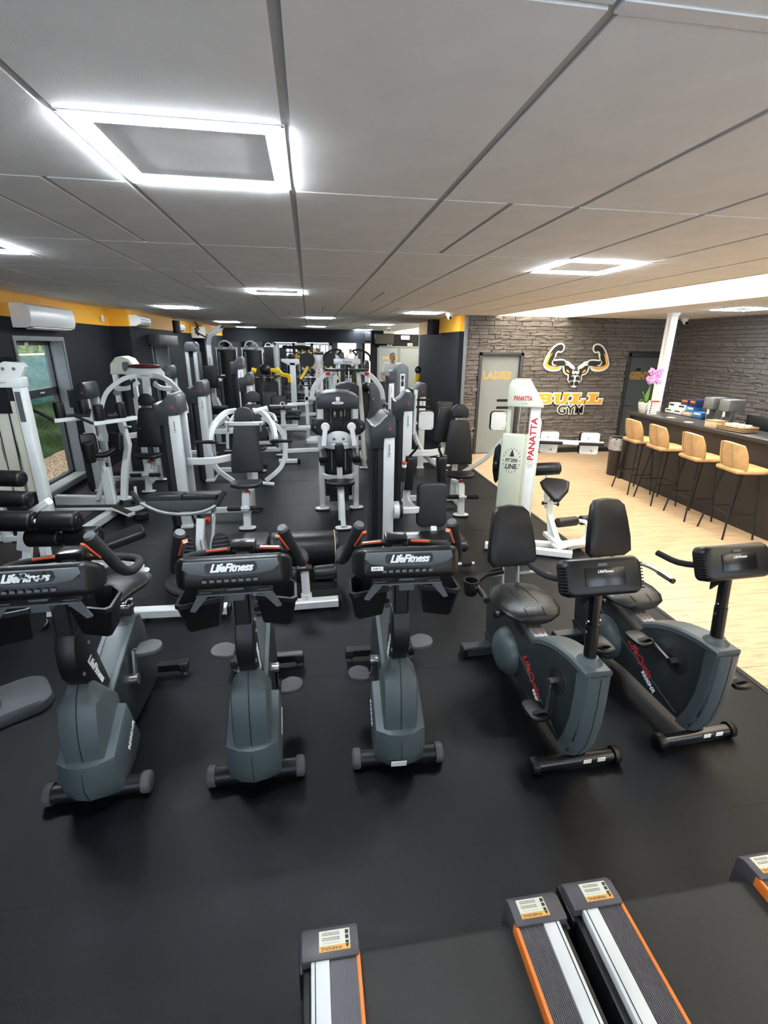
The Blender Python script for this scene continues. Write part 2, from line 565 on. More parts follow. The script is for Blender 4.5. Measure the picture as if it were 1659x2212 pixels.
# ---- stone faced walls
def stone_mesh(k):
    rnd = random.Random(k)
    b = bmesh.new()
    nx, nz = 4, 3
    def hgt(i, j): return rnd.uniform(.35, 1.0)
    back = {}
    grid = {}
    for i in range(nx):
        for j in range(nz):
            u, w = i / (nx - 1), j / (nz - 1)
            ins = .03
            grid[i, j] = b.verts.new((.02 + u * .96 + rnd.uniform(-.012, .012), -hgt(i, j), .06 + w * .88 + rnd.uniform(-.05, .05)))
    for i in range(nx - 1):
        for j in range(nz - 1):
            b.faces.new((grid[i, j], grid[i + 1, j], grid[i + 1, j + 1], grid[i, j + 1]))
    rim = [(i, 0) for i in range(nx)] + [(nx - 1, j) for j in range(1, nz)] + [(i, nz - 1) for i in range(nx - 2, -1, -1)] + [(0, j) for j in range(nz - 2, 0, -1)]
    bk = [b.verts.new((i / (nx - 1), 0, j / (nz - 1))) for i, j in rim]
    for a in range(len(rim)):
        c = (a + 1) % len(rim)
        b.faces.new((bk[a], bk[c], grid[rim[c]], grid[rim[a]]))
    bmesh.ops.recalc_face_normals(b, faces=b.faces)
    me = bpy.data.meshes.new('stone')
    b.to_mesh(me)
    b.free()
    me.materials.append(MATS['stone'])
    return me
STONES = [stone_mesh(k) for k in range(14)]

def stone_wall(wall, u0, u1, z1, holes, place, key, seed):
    """courses of split stone; place(u, z) -> origin and z-rotation; the 300 that show largest are parts"""
    rnd = random.Random(seed)
    cells = []
    z = 0.0
    while z < z1 - .01:
        h = rnd.choice((.045, .055, .065, .075, .09))
        if z1 - z - h < .03: h = z1 - z
        u = u0 - rnd.uniform(0, .2)
        while u < u1:
            w = rnd.uniform(.14, .46)
            a, c = max(u, u0), min(u + w, u1)
            if u1 - c < .05: c = u1
            u += w
            segs = [(a, c)]
            for (ha, hb, hz) in holes:
                if z + h * .5 < hz:
                    ns = []
                    for s_, e_ in segs:
                        if e_ <= ha or s_ >= hb: ns.append((s_, e_))
                        else:
                            if s_ < ha: ns.append((s_, ha))
                            if e_ > hb: ns.append((hb, e_))
                    segs = ns
            for s_, e_ in segs:
                if e_ - s_ > .03: cells.append((s_, e_, z, h))
            if c == u1: break
        z += h
    cells.sort(key=key)
    me_all = None
    bm = bmesh.new()
    for n, (a, c, zz, h) in enumerate(cells):
        loc, rz = place(a, zz)
        m = rnd.choice(STONES)
        d = rnd.uniform(.014, .050)
        if n < 300:
            o = link('stone', m, wall, loc, (0, 0, rz))
            o.scale = (c - a - .002, d, h - .0015)
        else:
            tmp = m.copy()
            tmp.transform(M4.Translation(loc) @ M4.Rotation(rz, 4, 'Z') @ M4.Diagonal((c - a - .002, d, h - .0015, 1)))
            bm.from_mesh(tmp)
            bpy.data.meshes.remove(tmp)
    if len(cells) > 300:
        me = bpy.data.meshes.new('stone_courses')
        bm.to_mesh(me)
        me.materials.append(MATS['stone'])
        o = link('stone_courses', me, wall)
        o['kind'] = 'stuff'
    bm.free()

LD = (3.29, 4.20, 2.01)      # ladies door opening x0 x1 z1 (incl. frame)
GD = (6.46, 7.32, 2.02)
wb = S(B().bx((2.9, YB, 0), (LD[0], YB + .15, CZ + .03)).bx((LD[1], YB, 0), (GD[0], YB + .15, CZ + .03)).bx((GD[1], YB, 0), (XR + .1, YB + .15, CZ + .03))
       .bx((LD[0], YB, LD[2]), (LD[1], YB + .15, CZ + .03)).bx((GD[0], YB, GD[2]), (GD[1], YB + .15, CZ + .03)).out('wall_back', 'mortar', ang=0))
stone_wall(wb, 3.02, XR, CZ, [LD, GD], lambda a, z: ((a, YB, z), 0), lambda c: -(c[1] - c[0]) * c[3] - (1 if c[2] > .75 else 0), 3)
wr = S(B().bx((XR, YN, 0), (XR + .15, YB + .1, CZ + .03)).out('wall_right', 'mortar', ang=0))
stone_wall(wr, 0, 4.6, CZ, [], lambda a, z: ((XR, YB - a, z), -PI / 2), lambda c: -(1 if c[2] > .8 and c[0] < 3.4 else 0) - (c[1] - c[0]) * c[3], 5)
S(B().bx((4.2, YB - .045, 0), (6.46, YB - .02, .09)).out('baseboard_back', 'black_matte', ang=0))
# ================================================================ upright bikes
def bike(label, x, y, rz, crank_deg, style, worn=False, sticker=False):
    t = thing('upright_bike', label, 'exercise bike', (x, y, 0), rz, 'upright exercise bikes in the front row')
    # lower shell round the flywheel
    sh = [(-.555, .285), (-.57, .17), (-.545, .085), (-.48, .045), (-.30, .05), (-.17, .11), (-.27, .40), (-.40, .335)]
    b = B()
    rings = []
    for xx, k in ((-.128, .90), (-.122, .97), (-.06, 1.0), (0, 1.005), (.06, 1.0), (.122, .97), (.128, .90)):
        cy, cz = -.33, .20
        rings.append([(xx, cy + (p[0] - cy) * k + (0.05 * (abs(xx) / .128) ** 2 if p[0] < -.5 else 0), cz + (p[1] - cz) * k) for p in sh])
    b.loft(rings)
    sl = b.out('lower_shell', 'bike_grey', t, 30)
    B().sweep([(0, -.553, .287), (0, -.5715, .17), (0, -.546, .083), (0, -.50, .052)], [(.0016, -.006), (.0016, .002), (-.0016, .002), (-.0016, -.006)], up=(0, -1, 0)).out('seam', 'black_matte', sl, 0)
    for s in (-1, 1):
        text('9500HR', .042, 'print_white', sl, (s * .1295, -.30, .215), (s, 0, 0), (0, .42 * s, 1) if 0 else (0, -.55, .83), shear=.2, off=.0008)
    # flywheel cover
    fe = [(-.520, .26), (-.523, .36), (-.508, .46), (-.478, .55), (-.440, .612), (-.40, .648), (-.36, .61), (-.24, .44), (-.22, .30)]
    fe = [(p.x, p.y) for p in catmull([(a_, c_, 0) for a_, c_ in fe[:6]], 4)] + fe[6:]
    b = B()
    rings = []
    for xx, k in ((-.084, .90), (-.078, .965), (-.045, 1), (0, 1.012), (.045, 1), (.078, .965), (.084, .90)):
        zm = .655 - max(0, abs(xx) - .034) * 2.1
        rings.append([(xx, -.33 + (p[0] + .33) * k, min(p[1], zm)) for p in fe])
    b.loft(rings)
    fo = b.out('flywheel_cover', 'bike_grey', t, 42)
    b = B()
    b.sweep([(0, -.33 + (p[0] + .33) * 1.012 - .0005, p[1]) for p in fe[:20]], [(.002, -.003), (.002, .0015), (-.002, .0015), (-.002, -.003)], up=(0, -1, 0))
    b.out('seam', 'black_matte', fo, 0)
    # sloping beam to the seat
    be = [(-.30, .44), (.13, .585), (.20, .615), (.27, .59), (.31, .50), (.345, .30), (.40, .17), (.42, .08), (.30, .055), (-.02, .09), (-.20, .14)]
    B().prism(be, 'yz', -.072, .072, bev=.012).out('beam', 'bike_dark', t, 30)
    b = B().sweep([(0, -.31, .436), (0, .13, .588)], [(.066, -.006), (.066, .006), (.05, .010), (-.05, .010), (-.066, .006), (-.066, -.006)])
    b.out('beam_top', 'bike_grey' if style == 0 else 'bike_dark', t)
    for s in (-1, 1):
        B().bar([(s * .060, -.30, .452), (s * .060, .14, .600)], .022, .012).out('edge_trim', 'bike_grey', t)
    # black neck and stem
    nk = [(-.435, .90), (-.462, .84), (-.470, .77), (-.458, .70), (-.41, .63), (-.37, .60), (-.30, .42), (-.18, .455), (-.315, .86), (-.325, .90)]
    no = B().prism(nk, 'yz', -.040, .040, bev=.008).out('neck', 'black_plastic', t)
    for s in (-1, 1):
        text('LifeFitness', .056, 'print_white', no, (s * .0412, -.315, .64), (s, 0, 0), (0, .90 * 1, .44), shear=.25, off=.0012, space=.92)
        for q in ((-.35, .87), (-.335, .80), (-.43, .70)):
            B().cyl((s * .038, q[0], q[1]), (s * .045, q[0], q[1]), .009, 10).out('bolt', 'silver_dark', no)
    B().bar([(0, -.385, .885), (0, -.372, 1.16)], .07, .10, up=(0, 1, 0)).out('stem', 'black_plastic', t)
    # console
    b = B()
    rings = []
    for yy, hw, z0, z1, r in ((-.606, .186, 1.195, 1.290, .012), (-.596, .200, 1.172, 1.298, .02), (-.57, .222, 1.158, 1.290, .03), (-.53, .235, 1.155, 1.268, .03), (-.49, .230, 1.155, 1.243, .025), (-.475, .21, 1.165, 1.232, .02)):
        rings.append([(p[0], yy + (p[1] - z0) * .25, p[1]) for p in rrect(2 * hw, z1 - z0, r, 4, 0, (z0 + z1) / 2)])
    b.loft(rings)
    co = b.out('console', 'black_plastic', t, 50)
    tilt = M4.Translation((0, -.599, 1.25)) @ M4.Rotation(R(-14), 4, 'X')
    pnl = [(-.180, .040), (.180, .040), (.186, .014), (.160, -.008), (.10, -.017), (0, -.020), (-.10, -.017), (-.160, -.008), (-.186, .014)]
    po = B().prism(pnl, 'xz', -.008, .006, bev=.003, mtx=tilt).out('face_panel', 'console_grey', co)
    bp = B().prism(rrect(.20, .040, .012, 3, 0, .014), 'xz', -.0095, -.006, mtx=tilt).out('badge', 'black_plastic', co)
    n = (tilt.to_3x3() @ V((0, -1, 0)))
    u = (tilt.to_3x3() @ V((0, 0, 1)))
    text('LifeFitness', .044, 'print_white', co, tilt @ V((0, -.011, .012)), n, u, shear=.35, off=.0016, space=.9, name='lettering')
    for k in range(8):
        B().box(tilt @ V((-.105 + .028 * k, -.0035, -.040)), (.017, .004, .011), M4.Rotation(R(-14), 4, 'X')).out('button', 'console_grey', co, 0)
    if worn:
        rs = random.Random(3)
        for k in range(26):
            B().box(tilt @ V((rs.uniform(-.02, .10), -.0135, rs.uniform(-.004, .030))), (rs.uniform(.004, .012), .002, rs.uniform(.003, .010)), M4.Rotation(R(-14), 4, 'X') @ M4.Rotation(rs.uniform(-1, 1), 4, 'Y')).out('scuff', 'black_plastic', co, 0)
    if sticker:
        B().box(tilt @ V((-.135, -.008, -.026)), (.05, .006, .017), M4.Rotation(R(-14), 4, 'X')).out('label_strip', 'print_white', co, 0)
        text('LCR *1', .012, 'print_black', co, tilt @ V((-.135, -.0125, -.026)), n, u, ext=.0005)
    B().box((0, -.56, 1.135), (.30, .05, .010), bev=.003).out('tray', 'console_grey', t)
    B().box((0, -.535, 1.12), (.07, .05, .06), bev=.004).out('bracket', 'console_grey', t)
    for s in (-1, 1):
        B().prism([(s * .09, 1.145), (s * .14, 1.145), (s * .185, 1.06), (s * .165, 1.055)], 'xz', -.57, -.555).out('bracket', 'console_grey', t, 0)
        # open bin either side
        top = [(s * .075, -.50), (s * .228, -.55), (s * .245, -.535), (s * .242, -.40), (s * .19, -.33), (s * .10, -.32), (s * .075, -.34)]
        c = V((s * .15, -.42))
        def rg(k, z, top=top, c=c): return [(c.x + (p[0] - c.x) * k, c.y + (p[1] - c.y) * k, z) for p in top]
        b = B()
        b.loft([rg(.66, .925), rg(.74, .935), rg(.97, 1.055), rg(1.04, 1.062), rg(1.04, 1.080), rg(.92, 1.080), rg(.66, .945)])
        b.out('cup_holder', 'black_plastic', t, 40)
    # handlebar
    B().box((0, -.205, 1.17), (.115, .10, .085), bev=.012).out('bar_clamp', 'black_gloss', t)
    B().bar([(0, -.36, 1.16), (0, -.22, 1.155)], .06, .05).out('bar_support', 'black_plastic', t)
    for s in (-1, 1):
        pth = [(s * .04, -.20, 1.172), (s * .13, -.195, 1.162), (s * .215, -.19, 1.150), (s * .272, -.21, 1.142), (s * .285, -.27, 1.140), (s * .277, -.345, 1.150), (s * .262, -.405, 1.190), (s * .235, -.450, 1.275), (s * .203, -.495, 1.375)]
        hb = B().tube(pth, .0185, 12, sm=5, scale=[1, .95, 1, 1, 1.05, 1.12, 1.28, 1.34, 1.34]).out('handlebar', 'foam', t, 60)
        d = (V(pth[-1]) - V(pth[-2])).normalized()
        B().cyl(V(pth[-1]) - d * .004, V(pth[-1]) + d * .012, .0245, 16, .019).out('grip_cap', 'grip_grey', hb)
        a, e = V(pth[-2]) + V((-s * .012, -.012, .0)), V(pth[-1]) + V((-s * .013, -.010, -.02))
        off = V((-s * .014, -.019, .0))
        B().bar([a + off * .55, e + off * .65], .022, .008, up=(-s * .6, -.8, .1)).out('sensor_trim', 'orange_red', hb)
        B().bar([a + off * .75 + d * .006, e + off * .85 - d * .006], .017, .009, up=(-s * .6, -.8, .1)).out('hand_sensor', 'chrome', hb)
        B().bar([(s * .075, -.214, 1.181), (s * .17, -.208, 1.172)], .014, .010).out('sensor_trim', 'orange_red', hb)
        B().bar([(s * .08, -.212, 1.183), (s * .165, -.206, 1.174)], .011, .010).out('hand_sensor', 'chrome', hb)
    # seat post and saddle
    if style == 0:
        B().box((0, .245, .60), (.075, .075, .13), bev=.006).out('post_sleeve', 'black_plastic', t)
        B().box((0, .245, .675), (.085, .085, .03), bev=.006).out('post_clamp', 'chrome', t)
        B().cyl((-.04, .235, .65), (-.085, .23, .645), .018, 12).out('knob', 'black_plastic', t)
    else:
        b = B()
        for_ = [(.045, .50), (.052, .55), (.055, .62), (.048, .70), (.036, .745)]
        b.loft([[(p[0], .225 + p[1], z) for p in rrect(2 * w, 2 * w * 1.1, w * .75, 4)] for w, z in for_])
        b.out('post_housing', 'bike_grey', t, 60)
        B().cyl((0, .165, .655), (0, .13, .65), .019, 12).out('knob', 'black_plastic', t)
    B().box((0, .245, .70), (.045, .050, .12), bev=.004).out('seat_post', 'chrome', t)
    b = B()
    rings = []
    for yy, hw, zt, th in ((.10, .018, .750, .02), (.12, .034, .762, .036), (.18, .045, .770, .05), (.24, .075, .776, .055), (.30, .120, .788, .06), (.36, .140, .800, .065), (.41, .125, .800, .06), (.44, .07, .788, .04)):
        rings.append([(hw * math.cos(a), yy, zt - th / 2 + th / 2 * (math.sin(a) if math.sin(a) < 0 else math.sin(a) ** .7)) for a in [2 * PI * i / 16 for i in range(16)]])
    b.loft(rings)
    b.out('saddle', 'leather', t, 60)
    # cranks and pedals
    for s in (-1, 1):
        a = R(crank_deg + (0 if s > 0 else 180))
        c0 = V((s * .095, -.03, .355))
        e = c0 + V((0, .165 * math.cos(a), .165 * math.sin(a)))
        k = B().bar([c0, e], .016, .026, up=(0, -math.sin(a), math.cos(a)))
        k.cyl((s * .072, c0.y, c0.z), (s * .112, c0.y, c0.z), .030, 14)
        ko = k.out('crank', 'chrome', t)
        pd = B()
        o2 = [(0, -.055), (.03, -.062), (.10, -.045), (.125, .0), (.11, .05), (.06, .072), (.02, .055), (0, .03)]
        o2 = [(q.x, q.y) for q in catmull([(a_, c_, 0) for a_, c_ in o2 + o2[:1]], 3)][:-1]
        pd.prism([(e.x + s * (.02 + p[0]), e.y + p[1]) for p in o2], 'xy', e.z - .011, e.z + .013, bev=.004)
        pd.cyl((e.x, e.y, e.z), (e.x + s * .03, e.y, e.z), .008, 8)
        pd.out('pedal', 'grip_grey', ko)
    # floor bars
    f = B().cyl((-.235, -.445, .052), (.235, -.445, .052), .043, 18).out('front_foot', 'black_plastic', t, 60)
    for s in (-1, 1):
        B().lathe([(.03, 0), (.050, .004), (.052, .035), (.042, .046), (.01, .048)], (s * .195, -.445, .052), (s, 0, 0), 18).out('end_cap', 'grip_grey', f, 50)
    f = B().bar([(-.235, .47, .066), (.235, .47, .066)], .055, .06).bx((-.05, .38, .04), (.05, .48, .12)).out('rear_foot', 'black_plastic', t)
    for s in (-1, 1):
        B().box((s * .215, .47, .062), (.06, .075, .066), bev=.012).out('end_cap', 'black_matte', f)
        B().cyl((s * .215, .46, 0), (s * .215, .46, .03), .014, 10).out('level_foot', 'silver_dark', f)
    if sticker:
        B().box((-.012, -.562, .118), (.078, .004, .040), (R(16), 0, 0)).out('label_strip', 'print_white', t, 0)
    return t
bike('grey upright bike with scuffed console lettering, leftmost in the front row', -1.10, 2.40, R(2), 75, 0, worn=True)
bike('grey upright bike, middle of the three, beside the barbell plate', -.345, 2.40, R(1), -78, 1)
bike('grey upright bike with white asset stickers on console and nose', .405, 2.40, R(-2), 115, 1, sticker=True)

# ================================================================ recumbent bikes
def recumbent(label, x, y, rz, crank_deg, cup):
    t = thing('recumbent_bike', label, 'exercise bike', (x, y, 0), rz, 'recumbent exercise bikes')
    side = [(-.535, .635), (-.44, .622), (-.29, .588), (-.17, .535), (-.08, .48), (-.03, .41), (.0, .40), (.40, .47), (.50, .50), (.60, .44), (.63, .30), (.60, .10), (.45, .055), (.0, .105), (-.50, .095), (-.535, .12), (-.572, .22), (-.59, .34), (-.592, .48), (-.575, .60)]
    bo = B().prism(side, 'yz', -.066, .066, bev=.010).out('body', 'bike_dark', t, 30)
    # light nose shell
    ns = [(-.60, .62), (-.605, .47), (-.60, .33), (-.575, .19), (-.525, .085), (-.47, .085), (-.515, .20), (-.545, .34), (-.548, .48), (-.54, .60)]
    b = B()
    b.loft([[(xx, p[0] + d, p[1]) for p in ns] for xx, d in ((-.070, .026), (-.058, .006), (-.025, -.008), (.025, -.008), (.058, .006), (.070, .026))])
    no = b.out('nose_shell', 'bike_grey', t, 30)
    B().sweep([(0, p[0] - .0085, p[1]) for p in ns[:5]], [(.0012, -.004), (.0012, .0015), (-.0012, .0015), (-.0012, -.004)], up=(0, -1, 0)).out('seam', 'black_matte', no, 0)
    # light top cover
    tp = [(0, -.585, .632), (0, -.44, .630), (0, -.29, .598), (0, -.17, .548), (0, -.07, .488)]
    B().sweep(tp, [(.072, -.02), (.072, .004), (.058, .014), (-.058, .014), (-.072, .004), (-.072, -.02)], sm=3).out('top_cover', 'bike_grey', t, 30)
    B().lathe([(.066, 0), (.062, .012), (.042, .03), (.038, .04)], (0, -.50, .635), (0, 0, 1), 18).out('post_collar', 'bike_grey', t)
    # rail and seat carriage
    B().bar([(0, -.08, .462), (0, .50, .535)], .09, .05).out('seat_rail', 'silver_dark', t)
    for k in range(10):
        for s in (-1, 1):
            B().cyl((s * .018, -.05 + .026 * k, .489 + .0033 * k), (s * .018, -.05 + .026 * k, .4945 + .0033 * k), .004, 6).out('rail_dot', 'red', t, 0)
    B().box((0, .19, .545), (.13, .16, .05), (R(7), 0, 0), bev=.006).out('carriage', 'black_plastic', t)
    B().cyl((-.06, .17, .55), (-.22, .13, .55), .013, 10).cyl((-.20, .134, .55), (-.225, .128, .55), .022, 12).out('adjuster', 'black_plastic', t)
    # side covers
    for s in (-1, 1):
        B().lathe([(.155, 0), (.150, .03), (.125, .062), (.085, .082), (.03, .088)], (s * .062, .22, .215), (s, 0, 0), 26).out('side_cover', 'bike_grey', t, 50)
        B().bar([(s * .0665, -.43, .13), (s * .0665, .32, .37)], .004, .006, up=(0, 0, 1)).out('body_line', 'bike_grey', t, 0)
        text('LifeCycle', .072, 'print_red', bo, (s * .0675, -.10, .265), (s, 0, 0), (0, -.5, .87), shear=.3, off=.001, space=.95)
        text('9500HR', .042, 'print_white', bo, (s * .0675, -.20, .165), (s, 0, 0), (0, -.5, .87), shear=.2, off=.0015)
        B().lathe([(.075, 0), (.075, .004), (.068, .006)], (s * .0645, -.36, .43), (s, 0, 0), 24).out('crank_recess', 'black_matte', t)
        a = R(crank_deg + (0 if s > 0 else 180))
        c0 = V((s * .103, -.36, .43))
        e = c0 + V((s * .012, .17 * math.cos(a), .17 * math.sin(a)))
        k = B().tube([c0 - V((s * .035, 0, 0)), c0, c0.lerp(e, .12), e], .0115, 10)
        k.cyl(c0 - V((s * .04, 0, 0)), c0 + V((s * .012, 0, 0)), .020, 12)
        ko = k.out('crank', 'chrome', t)
        pd = B()
        o2 = [(-.01, -.05), (.03, -.065), (.085, -.06), (.10, -.03), (.10, .06), (.07, .085), (.02, .08), (-.01, .05)]
        o2 = [(q.x, q.y) for q in catmull([(a_, c_, 0) for a_, c_ in o2 + o2[:1]], 3)][:-1]
        pd.prism([(e.x + s * (.02 + p[0]), e.y + p[1]) for p in o2], 'xy', e.z - .012, e.z + .014, bev=.006)
        pd.out('pedal', 'black_plastic', ko)
        B().bar([(e.x + s * .02, e.y - .02, e.z + .012), (e.x + s * .05, e.y - .03, e.z + .032), (e.x + s * .10, e.y - .02, e.z + .012)], .03, .004, sm=3).out('strap', 'black_matte', ko)
    # seat pan
    b = B()
    rings = []
    for yy, hw, zt in ((.02, .10, .575), (.04, .15, .590), (.10, .185, .604), (.20, .205, .606), (.30, .195, .604), (.38, .165, .606), (.42, .12, .60)):
        rings.append([(hw * math.cos(a) if abs(math.sin(a)) < .95 else hw * math.cos(a), yy, zt - .022 + .026 * math.sin(a)) for a in [2 * PI * i / 20 for i in range(20)]])
    b.loft(rings)
    so = b.out('seat', 'leather', t, 60)
    for s in (-1, 1):
        B().sweep([(s * .055, .03, .590), (s * .058, .10, .6035), (s * .05, .30, .608), (s * .045, .40, .6035)], [(.004, -.002), (.004, .0025), (-.004, .0025), (-.004, -.002)], sm=3).out('groove', 'black_matte', so, 0)
    B().prism([(-.15, .06), (.15, .06), (.18, .18), (.16, .36), (-.16, .36), (-.18, .18)], 'xy', .55, .585, bev=.01).out('seat_pan', 'black_plastic', t)
    # backrest
    bk = [(-.125, .0), (.125, .0), (.165, .04), (.160, .14), (.142, .26), (.120, .37), (.085, .405), (0, .415), (-.085, .405), (-.120, .37), (-.142, .26), (-.160, .14), (-.165, .04)]
    bm = M4.Translation((0, .46, .71)) @ M4.Rotation(R(-12), 4, 'X')
    b = B()
    b.loft([[bm @ V((p[0] * k, yy + .05 * (p[0] / .165) ** 2 * -1, .2 + (p[1] - .2) * k)) for p in bk] for yy, k in ((-.018, .86), (-.012, .97), (.012, 1.0), (.045, .98), (.055, .90))])
    ro = b.out('backrest', 'black_plastic', t, 50)
    for s in (-1, 1):
        B().sweep([bm @ V((s * .030, -.0215, .10)), bm @ V((s * .036, -.0225, .25)), bm @ V((s * .042, -.0235, .37))], [(.003, -.004), (.003, .003), (-.003, .003), (-.003, -.004)], sm=2).out('groove', 'grip_grey', ro, 0)
        B().bar([(s * .055, .36, .56), (s * .055, .43, .60), (s * .052, .485, .86)], .016, .03, up=(0, 1, 0)).out('back_support', 'silver_dark', t)
        # side handles beside the seat
        hb = B().tube([(s * .05, .44, .66), (s * .20, .42, .665), (s * .275, .34, .66), (s * .285, .20, .655)], .013, 10, sm=4).out('side_handle', 'silver_dark', t)
        B().cyl((s * .284, .26, .657), (s * .286, .14, .653), .018, 14).out('hand_sensor', 'chrome', hb)
        B().cyl((s * .286, .142, .653), (s * .2863, .128, .6525), .019, 14).out('grip_cap', 'black_plastic', hb)
    if cup:
        B().lathe([(.034, .0), (.040, .01), (.046, .085), (.050, .085), (.050, .10), (.042, .10), (.036, .02), (.01, .015)], (-.335, .28, .62), (0, 0, 1), 20).out('cup_holder', 'black_plastic', t, 40)
        B().bar([(-.06, .44, .685), (-.20, .40, .69), (-.30, .31, .69)], .04, .03).out('cup_arm', 'black_plastic', t)
    # front post, console, near handles
    B().cyl((0, -.50, .62), (0, -.455, 1.06), .028, 18).cyl((0, -.497, .66), (0, -.478, .84), .031, 18).out('post', 'black_gloss', t)
    for q in (.80, .86):
        B().cyl((-.034, -.478, q), (-.026, -.478, q), .007, 8).cyl((.026, -.478, q), (.036, -.478, q), .007, 8).out('bolt', 'chrome', t)
    cm = M4.Translation((-.005, -.485, 1.10)) @ M4.Rotation(R(-24), 4, 'X')
    b = B()
    b.loft([[cm @ V((p[0], yy, p[1])) for p in rrect(2 * hw, 2 * hz, r, 5)] for yy, hw, hz, r in ((-.030, .175, .070, .030), (-.024, .188, .080, .035), (.0, .198, .088, .035), (.045, .196, .086, .035), (.055, .18, .075, .03))])
    co = b.out('console', 'black_plastic', t, 50)
    for s in (-1, 1):
        for k in range(9):
            B().box(cm @ V((s * .193, -.004 + .0005 * k, -.062 + .0145 * k)), (.016, .045, .005), cm.to_3x3().to_4x4(), bev=.002).out('rib', 'black_matte', co, 0)
    B().box(cm @ V((0, -.031, .0)), (.20, .006, .085), cm.to_3x3().to_4x4(), bev=.002).out('back_plate', 'black_gloss', co)
    nn, uu = cm.to_3x3() @ V((0, -1, 0)), cm.to_3x3() @ V((0, 0, 1))
    text('LifeFitness', .019, 'print_white', co, cm @ V((0, -.0355, .025)), nn, uu, shear=.3, ext=.0005, off=.0005)
    B().box(cm @ V((-.01, -.031, .056)), (.045, .004, .012), cm.to_3x3().to_4x4()).out('label_strip', 'shield_grey', co, 0)
    B().prism([(-.48, .92), (-.47, 1.03), (-.52, 1.05), (-.56, 1.03)], 'yz', -.05, -.035, mtx=M4.Translation((0, .05, 0))).out('console_bracket', 'black_plastic', t, 0)
    B().bar([(0, -.46, .99), (-.07, -.42, 1.01), (-.10, -.40, 1.04)], .03, .05).out('console_arm', 'black_plastic', t)
    for s in (-1, 1):
        B().tube([(s * .12, -.43, 1.06), (s * .20, -.35, 1.05), (s * .235, -.24, 1.06)], .016, 10, sm=3).out('front_handle', 'foam', t, 60)
    # floor bars
    f = B().cyl((-.235, -.525, .045), (.235, -.525, .045), .033, 16).out('front_foot', 'black_gloss', t)
    for s in (-1, 1):
        B().lathe([(.03, 0), (.044, .004), (.044, .034), (.036, .044), (.01, .046)], (s * .21, -.525, .045), (s, 0, 0), 18).out('end_cap', 'black_plastic', f, 50)
    for q in (.05, .13): B().box((q, -.557, .058), (.045, .004, .022)).out('label_strip', 'print_white', f, 0)
    f = B().bar([(-.27, .50, .045), (.27, .50, .045)], .085, .075).out('rear_foot', 'bike_dark', t)
    for s in (-1, 1):
        B().box((s * .265, .50, .04), (.03, .09, .08), bev=.006).out('end_cap', 'black_plastic', f)
    B().prism([(.28, .12), (.62, .12), (.56, .03), (.40, .03)], 'yz', -.07, .07).out('rear_block', 'bike_dark', t, 0)
    return t
recumbent('black recumbent bike with cup holder, nearer the upright bikes', 1.30, 2.33, R(1.5), 80, True)
recumbent('black recumbent bike closest to the wooden floor', 2.05, 2.40, R(3), 195, False)

